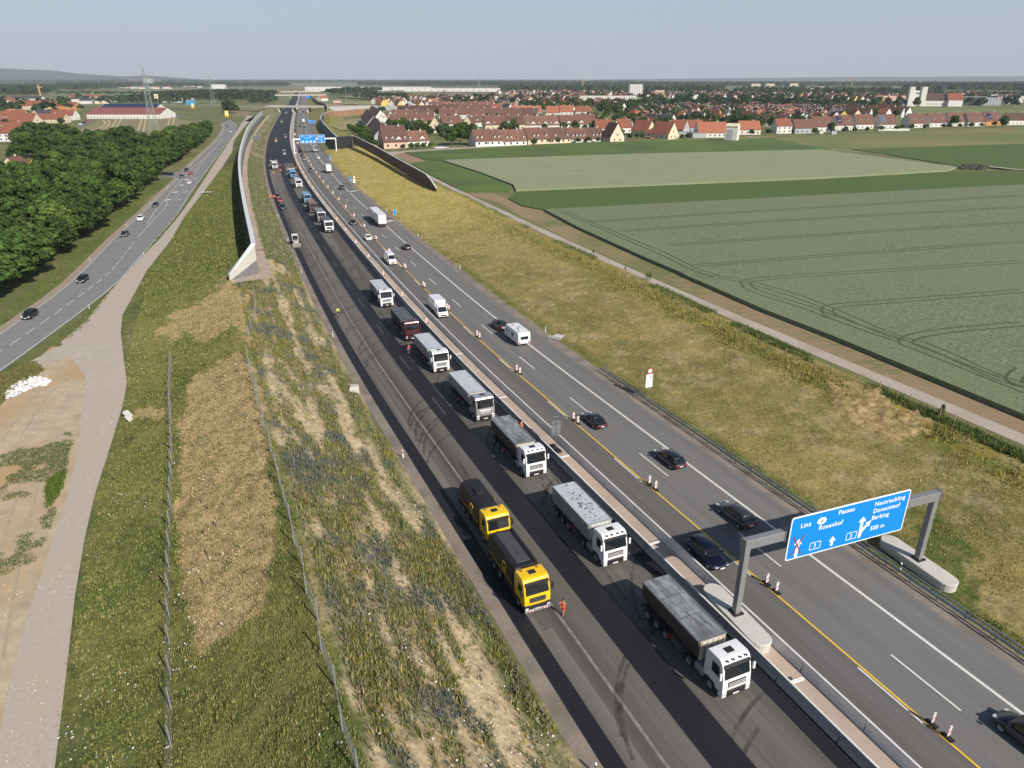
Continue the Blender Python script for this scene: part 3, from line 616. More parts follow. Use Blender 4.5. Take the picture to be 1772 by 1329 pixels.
def car(kind, pm, loc, rz, label, group=None, cat='car', name='passenger_car', small=False):
    key = (kind, pm.name)
    if key not in _cars:
        L, Wd, H, zb, zl, g0, g1, g2, g3, zt = CARS[kind]; hw_ = Wd/2; D = {}
        def sec(x, w, zlo, zm, zhi, wt): return [(-x, y, z) for y, z in ((-w*.86, zlo), (-w, zlo+.12), (-w*1.0, zm), (-wt, zhi), (wt, zhi), (w*1.0, zm), (w, zlo+.12), (w*.86, zlo))]
        st = [(0.0, hw_*.72, .32, .48, .60, hw_*.62), (.12, hw_*.88, .24, .52, .66, hw_*.74), (.55, hw_*.97, .20, .58, zb, hw_*.80), (g0, hw_, .2, .66, zl-.02, hw_*.86), (g1, hw_, .2, .68, zl, hw_*.90), (L*.62, hw_, .2, .70, zl+.02, hw_*.90),
              (g3-.1, hw_*.99, .22, .72, zt, hw_*.86), (L-.18, hw_*.93, .26, .74, zt-.03, hw_*.78), (L, hw_*.80, .38, .66, zt-.16, hw_*.68)]
        b = MB(); b.loft([sec(*q) for q in st]); D['body'] = b.mesh('body', pm, True)
        tb = hw_*.86; tt = hw_*.66
        b = MB(); b.loft([[(-g0, -tb, zl-.05), (-g0, tb, zl-.05), (-g0-.02, tb*.9, zl), (-g0-.02, -tb*.9, zl)], [(-g1, -tb*1.02, zl-.03), (-g1, tb*1.02, zl-.03), (-g1, tt, H-.03), (-g1, -tt, H-.03)],
                          [(-(g1+g2)/2, -tb*1.03, zl-.03), (-(g1+g2)/2, tb*1.03, zl-.03), (-(g1+g2)/2, tt, H-.01), (-(g1+g2)/2, -tt, H-.01)],
                          [(-g2, -tb*1.0, zl-.03), (-g2, tb*1.0, zl-.03), (-g2, tt*.96, H-.05), (-g2, -tt*.96, H-.05)], [(-g3, -tb*.9, zt-.05), (-g3, tb*.9, zt-.05), (-g3+.02, tb*.85, zt), (-g3+.02, -tb*.85, zt)]])
        D['window'] = b.mesh('window', GLASS, False)
        b = MB(); b.loft([[(-x, -w, z), (-x, w, z), (-x, w*.9, z+.035), (-x, -w*.9, z+.035)] for x, w, z in ((g1-.12, tt*.95, H-.10), (g1+.12, tt*1.04, H-.04), ((g1+g2)/2, tt*1.05, H-.015), (g2-.1, tt*1.02, H-.05), (g2+.1, tt*.93, H-.11))])
        for sy in (-1, 1):
            b.bar((-g0-.05, sy*tb*.97, zl), (-g1, sy*tt*1.0, H-.05), .07, .05); b.bar((-g2, sy*tt*.98, H-.07), (-g3+.05, sy*tb*.92, zt), .09, .06); m_ = (g1+g2)/2; b.bar((-m_, sy*tb*1.03, zl), (-m_, sy*tt*1.01, H-.03), .07, .04)
        D['roof'] = b.mesh('roof', pm, True)
        b = MB()
        for sy in (-1, 1): b.box(-.42, -.04, sy*hw_*.80-.16, sy*hw_*.80+.16, .58, .70)
        D['lamp'] = None
        b1 = MB(); b1.loft([[(-.02, -.17, .56), (-.02, .13, .56), (-.05, .13, .67), (-.05, -.17, .67)], [(-.42, -.10, .60), (-.42, .14, .60), (-.42, .10, .71), (-.42, -.08, .71)]]); D['headlight'] = b1.mesh('headlight', LAMP)
        b1 = MB(); b1.box(-L-.012, -L+.25, -.2, .2, zt-.30, zt-.16); D['taillight'] = b1.mesh('taillight', RED)
        b1 = MB(); b1.box(-.06, .012, -.42, .42, .40, .56); D['grille'] = b1.mesh('grille', BLK)
        b1 = MB(); b1.box(-L-.02, -L+.05, -.26, .26, zt-.42, zt-.31); D['number_plate'] = b1.mesh('number_plate', PLATE)
        b1 = MB(); b1.box(-.1, .1, -.1, .1, -.07, .08); D['mirror'] = b1.mesh('mirror', pm)
        _cars[key] = D
    D = _cars[key]; L, Wd, H, zb, zl, g0, g1, g2, g3, zt = CARS[kind]; hw_ = Wd/2
    c, s_ = math.cos(rz), math.sin(rz); base = (loc[0]+c*L/2, loc[1]+s_*L/2, loc[2])
    t = empty(name, base, rz, label, cat, group)
    bo_ = inst('body', D['body'], t); inst('window', D['window'], t); inst('roof', D['roof'], t)
    if base[1] < 190: ms_ = bo_.modifiers.new('round', 'SUBSURF'); ms_.levels = ms_.render_levels = 2; ms_.boundary_smooth = 'ALL'
    if not small:
        for sy in (-1, 1):
            inst('headlight', D['headlight'], t, (0, sy*hw_*.66, 0), sc=(1, sy, 1)); inst('taillight', D['taillight'], t, (0, sy*hw_*.60, 0)); inst('mirror', D['mirror'], t, (-g0-.25, sy*(hw_+.07), zl+.03))
        inst('grille', D['grille'], t); inst('number_plate', D['number_plate'], t); inst('number_plate', D['number_plate'], t, (L-.0, 0, -.45+(.62-zt+.3)), sc=(1, 1, 1)).location = (L+.03, 0, .44-(zt-.365)); 
    r = .33 if kind != 'suv' else .37
    for x in (.88, L-.92):
        for sy in (-1, 1): wheel(t, -x, sy*(hw_-.10), r, .22)
    return t
def on_road(s, off, toward=True): return hw(s, off, .014), hdir(s)+(math.pi if toward else 0)
def hcar(kind, pm, s, off, toward, label, group='cars on the motorway', **k):
    p, a = on_road(s, off, toward); return car(kind, pm, p, a, label, group, **k)
G1 = 'cars in the open carriageway'
hcar('suv', P_NAVY, 62.6, -2.4, True, 'dark blue suv heading towards the camera beside the near gantry post', G1)
hcar('estate', P_DGREY, 66.8, 4.6, False, 'dark grey hatchback driving away through the shadow of the near sign gantry', G1)
hcar('estate', P_BLACK, 79.6, 5.3, False, 'black estate car driving away, second one beyond the near sign gantry', G1)
hcar('coupe', P_BLACK, 92.4, 2.2, False, 'glossy black coupe next to a pair of red and white beacons', G1)
hcar('suv', P_BLACK, 36.6, 5.0, False, 'black car cut off by the lower right edge of the picture', G1)
hcar('suv', P_BLACK, 134.3, 5.6, False, 'black car towing the white caravan', G1)
hcar('hatch', P_BLACK, 206.6, 5.5, False, 'black hatchback driving away, just behind the white lorry with trailer', G1)
hcar('sedan', P_BLACK, 248.3, -2.3, True, 'black saloon coming towards the camera level with the white lorry with trailer', G1)
hcar('hatch', P_WHITE, 222.4, -2.0, True, 'small white car coming towards the camera behind the white delivery van', G1)
hcar('suv', P_BLACK, 330.1, 5.4, False, 'black car driving away between the two lorries ahead of it and the lorry with trailer', G1)
hcar('suv', P_DGREY, 400, -1.9, True, 'dark car coming towards the camera level with the middle white lorry', G1)
hcar('hatch', P_SILVER, 455, -2.0, True, 'silver car in the oncoming lane, front of the close group under the far gantry', G1)
hcar('sedan', P_BLACK, 478, -2.0, True, 'dark car right behind the silver car in the oncoming lane', G1)
hcar('sedan', P_WHITE, 460, 6.3, False, 'pale car driving away between the two box lorries', G1)
hcar('suv', P_DGREY, 510, -2.0, True, 'dark grey car in the oncoming queue nearest the far gantry shadow', G1)
hcar('hatch', P_BLACK, 528, -2.1, True, 'black car under the shadow of the far gantry', G1)
hcar('sedan', P_WHITE, 575, -2.0, True, 'white car standing just before the far blue gantry sign', G1)
hcar('hatch', P_RED, 610, 3.0, False, 'red car beneath the large far blue sign', G1)
hcar('suv', P_BLACK, 580, 6.6, False, 'black car driving away beneath the small far blue sign', G1)
for i, (px_, py_, k, m, l) in enumerate([(510,234,'suv',P_WHITE,'white car in the oncoming queue just past the far gantry'),(510.5,226,'sedan',P_NAVY,'dark blue car in the oncoming queue past the far gantry'),(510,219,'suv',P_GREEN,'green car in the oncoming queue'),(511,212,'sedan',P_BLACK,'black car in the oncoming queue near the slip road'),(512,205.5,'hatch',P_DGREY,'dark grey car in the oncoming queue level with the slip road'),(513,199.5,'suv',P_BLACK,'black car in the oncoming queue below the bridge'),
        (514,194.5,'sedan',P_DGREY,'grey car in the oncoming queue nearest the bridge'),(519.5,218.7,'suv',P_BLACK,'black car driving away in the middle lane beyond the far gantry'),(527,221,'sedan',P_DGREY,'dark grey car driving away in the outer lane beyond the far gantry'),(520,195,'hatch',P_WHITE,'small white car driving away close to the bridge'),(525,194,'sedan',P_NAVY,'dark blue car driving away close to the bridge'),(530,197,'hatch',P_RED,'tiny red car driving away close to the bridge')]):
    p = at(px_, py_); s_, o_ = so(p.x, p.y); hcar(k, m, s_, o_, px_ < 516, l, G1, small=True)
# country road cars
def lroad_dir(p):
    i = min(range(1, len(LC)-1), key=lambda k: (LC[k].x-p.x)**2+(LC[k].y-p.y)**2); d = LC[i+1]-LC[i-1]; return math.atan2(d.y, d.x)
G2 = 'cars on the country road'
for px_, py_, k, m, tw, l in [(53,549,'hatch',P_BLACK,1,'black car nearest the left edge of the picture on the country road'),(144,487,'hatch',P_BLACK,1,'second black car on the country road, oncoming'),(217,408,'sedan',P_DGREY,1,'dark grey saloon on the country road behind the second black car'),
        (244,381,'suv',P_WHITE,1,'white car oncoming on the country road'),(270,357,'sedan',P_BLACK,1,'black saloon behind the white car on the country road'),(328,318,'hatch',P_WHITE,0,'small white car driving away near the side road turning'),(315,307,'sedan',P_DGREY,1,'dark grey car at the turning, nearest the trees'),
        (330.5,302,'hatch',P_RED,0,'red car beside the side road turning'),(323,296.5,'suv',P_BLACK,1,'black suv behind the dark grey car at the turning'),(393,219.5,'sedan',P_BLACK,1,'dark car on the far bend of the country road'),(399,229,'hatch',P_WHITE,0,'tiny white car on the far bend of the country road')]:
    p = at(px_, py_, .012); a = lroad_dir(p)+(math.pi if tw else 0); car(k, m, p, a, l, G2)
for px_, dy, l in ((288,0,'black car waiting in the side road, further from the junction'),(296,.5,'black car waiting in the side road at the junction')):
    p = at(px_, 303+dy, .012); car('hatch', P_BLACK, p, R(8), l, 'cars waiting in the side road')
for px_, py_, k, m, l in ((480,342,'estate',P_BLACK,'black estate car parked on the milled lane behind the red car'),(485,349,'hatch',P_RED,'red car parked on the milled lane between two black cars'),(489.5,361,'suv',P_BLACK,'black suv parked on the milled lane in front of the red car')):
    p = at(px_, py_, .014); s_, o_ = so(p.x, p.y); car(k, m, p, hdir(s_)+math.pi, l, 'cars parked on the closed carriageway')
# ---- vans and lorries
def cabshape(b, prof, hwid): b.prism(prof, -hwid, hwid)
def van(s, off, toward, label, box=False):
    p, a = on_road(s, off, toward); t = empty('delivery_van' if not box else 'box_van', p, a, label, 'van', None)
    if box:
        b = MB(); b.prism([(0, .45), (.02, .95), (-.55, 1.2), (-1.25, 2.05), (-2.1, 2.12), (-2.2, 2.0), (-2.2, .45)], -.98, .98); b.build('cab', P_WHITE, t, bevel=.08)
        b = MB(); b.box(-6.6, -2.05, -1.08, 1.08, .95, 3.15); b.build('box_body', P_WHITE, t, bevel=.04)
        b = MB(); b.prism([(-1.2, 2.1), (-1.9, 2.85), (-2.1, 2.9), (-2.1, 2.1)], -.8, .8); b.build('wind_deflector', P_WHITE, t, bevel=.12)
        b = MB(); b.prism([(-1.45, 2.12), (-1.62, 2.3), (-1.55, 2.12)], -.84, .84); b.build('deflector_gap', BLK, t)
        b = MB(); b.box(-6.5, -2, -.45, .45, .5, .94); b.build('chassis', DSTEEL, t); xw = (.9, 5.3)
        b = MB(); b.quad((-.56, -.86, 1.25), (-.56, .86, 1.25), (-1.2, .80, 2.02), (-1.2, -.80, 2.02)); b.build('windscreen', GLASS, t, (.025, 0, .025), fix=False)
    else:
        b = MB(); b.loft([ring(x, [(-w, .4), (-w*1.0, 1.1), (-w*wt, z), (w*wt, z), (w, 1.1), (w, .4)]) for x, w, z, wt in ((0, .86, .95, .9), (-.12, .95, 1.1, .92), (-.75, .98, 1.35, .92), (-1.55, 1.0, 2.35, .82), (-2.0, 1.0, 2.55, .8), (-5.7, 1.0, 2.6, .8), (-5.9, .97, 2.5, .8))]); b.build('body', P_WHITE, t, bevel=.05); xw = (1.0, 4.6)
        b = MB(); b.quad((-.83, -.82, 1.46), (-.83, .82, 1.46), (-1.52, .76, 2.3), (-1.52, -.76, 2.3)); b.build('windscreen', GLASS, t, (.03, 0, .03), fix=False)
    for sy in (-1, 1):
        b = MB(); b.quad((-1.0, 0, 1.3), (-1.35, 0, 1.95), (-1.95, 0, 1.95), (-1.95, 0, 1.3)); b.build('side_window', GLASS, t, (0, sy*1.015, 0), fix=False)
        b = MB(); b.box(-.3, .02, -.16, .16, .75, 1.0); b.build('headlight', LAMP, t, (0, sy*.74, 0)); b = MB(); b.box(-.08, .08, -.1, .1, 0, .38); b.build('mirror', BLK, t, (-1.0, sy*1.18, 1.4))
        for x in xw: wheel(t, -x, sy*.85, .34, .22)
    b = MB(); b.box(-.02, .03, -.5, .5, .6, .85); b.build('grille', BLK, t); b = MB(); b.box(0, .04, -.27, .27, .46, .57); b.build('number_plate', M('yellow plate', (.75, .5, .03), .5) if not box else PLATE, t)
van(189.1, -1.9, True, 'white panel van coming towards the camera with a yellow number plate')
van(143.5, -2.3, True, 'white box van with rounded wind deflector coming towards the camera', True)
def caravan(s, off):
    p, a = on_road(s, off, False); t = empty('caravan', p, a, 'white touring caravan towed behind the black car', 'caravan')
    b = MB(); b.prism([(0, .6), (-.05, 1.4), (-.45, 2.45), (-.8, 2.6), (-6.0, 2.6), (-6.25, 2.45), (-6.35, .95), (-6.2, .5), (-.2, .45)], -1.15, 1.15); b.build('body', P_WHITE, t, bevel=.08)
    for x0, x1, z0, z1 in ((-1.5, -.7, 1.35, 1.95), (-2.3, -1.9, 1.4, 1.85), (-4.3, -3.1, 1.3, 1.95)):
        for sy in (-1, 1): b = MB(); b.box(x0, x1, sy*1.155-.01, sy*1.155+.01, z0, z1); b.build('window', GLASS, t)
    for x, y in ((-2.0, .3), (-3.2, -.4), (-3.9, .2), (-5.0, .45)): b = MB(); b.box(x-.25, x+.25, y-.2, y+.2, 2.59, 2.68); b.build('roof_hatch', M('hatch grey', (.3, .3, .31), .4), t, bevel=.02)
    b = MB(); b.box(-6.37, -6.33, -.7, .7, 1.35, 1.9); b.build('rear_window', GLASS, t)
    for sy in (-1, 1): wheel(t, -3.4, sy*1.02, .33, .2); b = MB(); b.box(-6.39, -6.34, sy*.9-.12, sy*.9+.12, .75, 1.0); b.build('taillight', RED, t)
    b = MB(); b.bar((0, .4, .5), (1.3, 0, .45), .08); b.bar((0, -.4, .5), (1.3, 0, .45), .08); b.build('tow_bar', DSTEEL, t)
caravan(129.6, 5.9)
def box_lorry(s, off, toward, label, trailer=False, col=WTRIM, small=False):
    p, a = on_road(s, off, toward); t = empty('box_lorry', p, a, label, 'lorry', 'white box lorries on the open carriageway')
    b = MB(); b.prism([(0, .5), (.02, 1.3), (-.1, 2.2), (-.35, 3.1), (-2.2, 3.3), (-2.2, .6)], -1.24, 1.24); b.build('cab', P_WHITE, t, bevel=.06)
    b = MB(); b.quad((-.06, -1.1, 1.9), (-.06, 1.1, 1.9), (-.32, 1.05, 2.95), (-.32, -1.05, 2.95)); b.build('windscreen', GLASS, t, (.03, 0, .0), fix=False)
    secs = [(-2.6, -9.6)]+([(-10.6, -18.0)] if trailer else [])
    for x0, x1 in secs:
        b = MB(); b.box(x1, x0, -1.27, 1.27, 1.05, 3.95); bd = b.build('cargo_box', col, t, bevel=.03)
        b = MB(); 
        for z in (1.1, 3.88): b.box(x1+.01, x1-.025, -1.2, 1.2, z, z+.06)
        for y in (-1.2, -.02, 1.16): b.box(x1+.01, x1-.025, y, y+.04, 1.1, 3.9)
        b.build('rear_door_frame', STEEL, bd)
        b = MB(); b.box(x1+.1, x0-.1, -.5, .5, .6, 1.05); b.box(x1, x1+.1, -1.2, 1.2, .45, .75); b.build('chassis', DSTEEL, t)
        for sy in (-1, 1): b = MB(); b.box(x1-.03, x1, sy*.95-.2, sy*.95+.2, .78, .92); b.build('taillight', RED, t)
        for x in ((x1+1.6, x1+2.9) if x0 < -5 else (x1+1.9, x1+.8+1.1+1.2)):
            for sy in (-1, 1): wheel(t, x, sy*1.06, .5, .38, STEEL)
    for sy in (-1, 1): wheel(t, -1.4, sy*1.06, .5, .32, STEEL); b = MB(); b.box(-.2, 0, -.08, .08, 0, .75); b.build('mirror', BLK, t, (-.15, sy*1.42, 1.95))
p_ = at(652, 387, 0); s_, o_ = so(p_.x, p_.y)
box_lorry(257.5, 5.7, False, 'white box lorry pulling a second box trailer, driving away', True)
box_lorry(397, 6.2, False, 'white box lorry driving away, middle one of the three on the right carriageway')
box_lorry(512, 7.2, False, 'white box lorry driving away below the far gantry, furthest of the three')
p_ = at(514, 189); s_, o_ = so(p_.x, p_.y); box_lorry(s_, o_, True, 'white lorry coming out from under the bridge in the oncoming lane')
p_ = at(525.5, 212); s_, o_ = so(p_.x, p_.y); box_lorry(s_, o_, False, 'white lorry driving away where the slip road joins')
# ---- tipper lorries
def tarp(name, c1, c2): return M(name, c1, .55, c2, 1.5, 7, stretch=(.5, 1.8, 1), bump=.03, contrast=1.1, objc=True)
T_GREY = M('dusty grey tarpaulin', (.065, .07, .08), .55, (.42, .44, .46), 1.6, 8, stretch=(.35, 2.2, 1), bump=.03, contrast=1.1, objc=True, col3=(.10, .105, .115), scale3=.55); T_LIGHT = tarp('pale grey tarpaulin', (.40, .43, .47), (.50, .53, .57)); T_DARK = tarp('dark tarpaulin', (.045, .048, .055), (.14, .15, .16)); T_BLUE = tarp('blue tarpaulin', (.08, .2, .32), (.2, .36, .5)); T_BRN = tarp('brown tarpaulin', (.16, .10, .09), (.25, .17, .16))
DIRTY = M('soot stains', (.03, .03, .032), .8)
CREAM = M('cream steel', (.62, .58, .48), .5, (.5, .45, .36), 2, 4); DKBODY = M('dark olive steel', (.045, .04, .033), .4, (.07, .062, .05), 1.5, 4, coat=.3)
def cab(t, pm, style=0, hatch=BLK):
    """forward control lorry cab, front face at x=0"""
    hw_ = 1.24
    b = MB(); b.prism([(-.02, .95), (0, 1.35), (-.06, 1.95), (-.30, 3.02), (-.48, 3.32), (-.8, 3.45), (-2.05, 3.38), (-2.22, 3.1), (-2.25, 1.0), (-1.95, .95), (-1.85, 1.05), (-1.0, 1.05), (-.85, .78), (-.35, .75)], -hw_, hw_); c = b.build('cab', pm, t, bevel=.07)
    b = MB(); b.quad((-.075, -1.10, 2.0), (-.075, 1.10, 2.0), (-.292, 1.06, 2.98), (-.292, -1.06, 2.98)); b.build('windscreen', GLASS, c, (.03, 0, .006), fix=False)
    b = MB(); b.prism([(-.30, 3.0), (-.14, 2.94), (-.12, 3.02), (-.34, 3.14)], -1.12, 1.12); b.build('sun_visor', BLK if style != 2 else pm, c)
    for sy in (-1, 1):
        b = MB(); b.add([(-.42, 0, 1.95), (-1.4, 0, 1.95), (-1.4, 0, 2.85), (-.62, 0, 2.85)], [(0, 1, 2, 3)]); b.build('side_window', GLASS, c, (0, sy*(hw_+.006), 0), fix=False)
        b = MB(); b.prism([(.03, .42), (.04, 1.02), (-.12, 1.16), (-.42, 1.1), (-.5, .42)], -.2, .2); bb = b.build('bumper_corner', pm if style != 1 else BLK, t, (0, sy*1.03, 0), bevel=.05)
        b = MB(); b.box(.02, .055, -.15, .15, .62, .82); b.build('headlight', LAMP, bb)
        b = MB(); b.box(-.10, .06, -.09, .09, 0, .62); m_ = b.build('mirror', pm if style in (0,) else BLK, c, (-.12, sy*1.46, 2.1), bevel=.03); b = MB(); b.bar((0, 0, .66), (-.2, -sy*.22, .75), .04); b.bar((0, 0, 0), (-.2, -sy*.22, -.05), .04); b.build('mirror_arm', BLK, m_)
        b = MB(); b.prism([(-.95, .35), (-.95, .9), (-.5, .9), (-.45, .35)], -.1, .1); b.build('step', BLK, t, (0, sy*1.1, 0))
    b = MB(); b.box(-.1, .045, -.82, .82, .42, .92); b.build('bumper', BLK, t, bevel=.03)
    b = MB(); b.box(-.1, .02, -.78, .78, 1.22, 1.72); b.build('grille', BLK if style != 3 else CHR, c, bevel=.02)
    b = MB()
    for k in range(3): b.box(.02, .035, -.74, .74, 1.28+k*.15, 1.32+k*.15)
    b.build('grille_bar', pm if style != 1 else CHR, c)
    b = MB(); b.box(.0, .06, -.27, .27, .50, .62); b.build('number_plate', PLATE, t)
    b = MB(); b.box(-1.55, -1.0, -.34, .34, 3.38, 3.46); b.build('roof_hatch', hatch, c, bevel=.03)
    if style in (0, 2):
        for y in (-.8, -.3, .3, .8): b = MB(); b.cyl((-.42, y, 3.42), (-.28, y, 3.42), .07); b.build('roof_lamp', LAMP if style else BLK, c)
    for sy in (-1, 1): wheel(t, -1.42, sy*1.05, .5, .33, STEEL)
    return c
def tipper(s, off, pm, body, tp, label, style=0, L=7.6, round_=False, up=False, bulk=None, stains=False, group='tipper lorries queueing on the closed carriageway', bands=False):
    p, a = on_road(s, off, True); t = empty('tipper_lorry', p, a, label, 'lorry', group); t.scale = (1, 1.05, 1.03); cab(t, pm, style)
    b = MB(); 
    for y in (-.42, .30): b.box(-5.2, -2.1, y, y+.12, .72, .98)
    b.box(-4.9, -3.4, -.5, .5, .98, 1.1); b.build('tractor_frame', DSTEEL, t)
    for sy in (-1, 1):
        b = MB(); b.box(-3.35, -2.3, sy*.85-.33, sy*.85+.33, .42, 1.02); b.build('fuel_tank' if sy < 0 else 'tool_box', ALU, t, bevel=.06)
        wheel(t, -4.0, sy*.93, .5, .58, STEEL)
        b = MB(); n = 8
        b.loft([[(-4.0+math.cos(th)*(.58+e), y, .5+math.sin(th)*(.58+e)) for e in (0, .05) for y in ((.60, 1.22) if e == 0 else (1.22, .60))] for th in [math.pi*k/n for k in range(n+1)]]); b.build('mudguard', BLK, t, (0, 0 if sy > 0 else 0, 0), (0, 0, 0)).scale = (1, sy, 1)
    x0 = -3.1; x1 = x0-L
    piv = empty('x', (x1+.6, 0, 1.15)); bpy.data.objects.remove(piv)
    rot = R(38) if up else 0
    b = MB()
    if round_: sec = [(-.78, 1.12), (-1.12, 1.45), (-1.25, 1.85), (-1.25, 3.0), (-1.17, 3.04), (1.17, 3.04), (1.25, 3.0), (1.25, 1.85), (1.12, 1.45), (.78, 1.12)]
    else: sec = [(-.98, 1.22), (-1.22, 1.40), (-1.25, 3.0), (-1.17, 3.04), (1.17, 3.04), (1.25, 3.0), (1.22, 1.40), (.98, 1.22)]
    b.loft([ring(x0-(.35 if round_ else 0.0)*0, sec), ring(x1+.25, sec), ring(x1, [(y, z+(.25 if z < 2 else 0)) for y, z in sec])])
    px0 = x1+.6
    bo = b.build('tipping_body', body, t, bevel=.02)
    Mr = Matrix.Translation((px0, 0, 1.15)) @ Matrix.Rotation(rot, 4, 'Y') @ Matrix.Translation((-px0, 0, -1.15))
    if up: bo.matrix_basis = Mr
    # rim, ribs, cover
    b = MB()
    for sy in (-1, 1): b.box(x1-.02, x0+.03, sy*1.235-.045, sy*1.235+.045, 2.96, 3.09)
    b.box(x0-.03, x0+.05, -1.25, 1.25, 2.94, 3.12); b.box(x1-.05, x1+.04, -1.25, 1.25, 2.9, 3.09)
    if not round_:
        k = x0-1.2
        while k > x1+.4:
            for sy in (-1, 1): b.box(k-.05, k+.05, sy*1.25-.03, sy*1.25+.03, 1.4, 2.96)
            k -= 1.25
    b.build('body_rim', body if not bands else STEEL, bo)
    if not up:
        b = MB(); nx, ny = 24, 8; g = []
        for i in range(nx+1):
            for j in range(ny+1):
                x = x0-.02-(L-.04)*i/nx; y = -1.18+2.36*j/ny; e = (1-(2*j/ny-1)**2); rip = .035*math.sin(i*2.1)+.02*noise.noise(Vector((i*.9, j*.8, s)))
                g.append((x, y, 3.06+e*(.06+rip)))
        b.add(g, [(i*(ny+1)+j, i*(ny+1)+j+1, (i+1)*(ny+1)+j+1, (i+1)*(ny+1)+j) for i in range(nx) for j in range(ny)]); b.build('tarpaulin', tp, bo, smooth=True)
        b = MB()
        for k in range(1, 6 if not bands else 3):
            x = x0-L*k/(6 if not bands else 3); b.loft([[(x+d, -1.2+2.4*j/8, 3.085+(1-(2*j/8-1)**2)*.10+h) for d, h in ((-.02, 0), (.02, 0), (.02, .02), (-.02, .02))] for j in range(9)])
        b.build('cover_bow', STEEL if bands else tp, bo)
        if stains:
            b = MB(); rr = random.Random(int(s))
            for k in range(90):
                x = x0-L*min(.95, max(.05, rr.gauss(.42, .2))); y = rr.gauss(0, .35); l = rr.uniform(.06, .35); w = rr.uniform(.02, .07); z = 3.075+max(0, (1-(y/1.2)**2))*.10+.02
                b.add([(x, y, z), (x+l*.5, y+w, z), (x+l, y+w*.2, z), (x+l*.4, y-w, z)], [(0, 1, 2, 3)])
            b.build('soot_stain', DIRTY, bo)
    # front bulkhead with frames
    bl = bulk or CREAM
    b = MB(); b.prism([(x0+.02, 1.35), (x0+.02, 3.0), (x0+.10, 3.0), (x0+.10, 1.35)], -1.1, 1.1); b.build('front_wall', bl, bo)
    b = MB()
    for y in (-.95, -.5, 0, .5, .95): b.box(x0+.10, x0+.2, y-.04, y+.04, 1.4, 3.0)
    for z in (1.5, 2.2, 2.9): b.box(x0+.10, x0+.18, -1.05, 1.05, z-.04, z+.04)
    b.build('wall_rib', bl, bo)
    b = MB(); b.cyl((x0+.3, 0, 1.1), (x0+.3 if not up else x0-.9, 0, 2.7 if not up else 4.6), .11); b.build('tipping_ram', STEEL, t)
    b = MB()
    for y in (-.95, -.3): b.bar((x0+.38, y, 1.9), (x0+.38, y, 2.9), .05)
    for z in (1.9, 2.25, 2.6, 2.9): b.bar((x0+.38, -.95, z), (x0+.38, -.3, z), .04)
    b.build('ladder', STEEL, bo)
    b = MB()
    for y in (-.5, .36): b.box(x1+.1, x0-.1, y, y+.14, .85, 1.15)
    b.box(x1-.02, x1+.1, -1.15, 1.15, .62, .82)
    b.build('trailer_frame', DSTEEL, t)
    for sy in (-1, 1):
        for k in range(3): wheel(t, x1+1.0+k*1.3, sy*1.02, .5, .42, STEEL)
        b = MB(); b.box(x1+.35, x1+4.2, sy*1.03-.22, sy*1.03+.22, 1.06, 1.11); b.build('mudguard', BLK, t)
        b = MB()
        for z in (.55, .82): b.box(x1+4.4, x0-2.0, sy*1.18-.02, sy*1.18+.02, z, z+.1)
        b.build('side_guard', STEEL, t)
        b = MB(); b.box(x1+3.9, x1+4.2, sy*1.1-.12, sy*1.1+.12, .55, 1.0); b.build('extinguisher_case', M('extinguisher red', (.4, .02, .02), .5), t) if sy < 0 else None
        b = MB(); b.box(x1-.05, x1-.0, sy*.95-.16, sy*.95+.16, .64, .78); b.build('taillight', RED, t)
    return t
def TS(px_, py_): p = at(px_, py_); return so(p.x, p.y)[0]
tipper(48.0, -11.1, WTRIM, DKBODY, T_GREY, 'white tipper lorry with dark round body and dusty grey cover, nearest the camera', 0, round_=True, bands=True, bulk=CREAM)
tipper(64.9, -11.2, WTRIM, ALU, T_LIGHT, 'white tipper lorry with square silver body and black stained grey cover', 0, stains=True, bulk=M('whitish steel', (.62, .62, .6), .5, (.5, .49, .46), 2, 4))
tipper(82.6, -11.0, WTRIM, DKBODY, T_GREY, 'white tipper lorry with dark round body, third in the row', 0, round_=True, bands=True)
tipper(98.6, -10.9, paint('bright silver paint', (.58, .59, .60), .6), ALU, T_LIGHT, 'silver tipper lorry with dotted chrome grille and smooth pale cover', 3, L=8.2, round_=True)
tipper(117.3, -10.9, WTRIM, ALU, T_LIGHT, 'white tipper lorry with light silver ribbed body behind the silver one', 0)
tipper(133.4, -11.1, P_WINE, M('black steel body', (.03, .03, .033), .4), T_DARK, 'dark red tipper lorry with black body and roof lamps', 2, L=7.4, round_=True)
tipper(154.7, -10.8, WTRIM, ALU, T_LIGHT, 'white tipper lorry with silver body standing alone behind the dark red one', 0)
tipper(236.2, -11.0, WTRIM, M('grey steel body', (.10, .105, .11), .45), T_DARK, 'white tipper lorry with grey cover at the front of the far group', 1)
tipper(253.8, -11.1, P_SILVER, M('grey steel body', (.10, .105, .11), .45), T_GREY, 'silver grey tipper lorry second in the far group', 1)
tipper(273.2, -11.6, P_BROWN, M('brown steel body', (.12, .07, .06), .45), T_BRN, 'brownish red tipper lorry between the grey and the light blue one', 1)
tipper(294, -11.6, P_LBLUE, P_LBLUE, T_BLUE, 'light blue tipper lorry with blue cover in the far group', 1)
tipper(338, -11.3, WTRIM, ALU, T_LIGHT, 'white tipper lorry waiting right in front of the tipping blue lorry', 0)
tipper(371, -11.5, P_LBLUE, P_BLUE, T_BLUE, 'blue tipper lorry with its body raised at the asphalt paver', 1, L=7, up=True)
tipper(412, -18.6, WTRIM, ALU, T_LIGHT, 'white tipper lorry backed up to the left asphalt paver', 1, L=5.5)
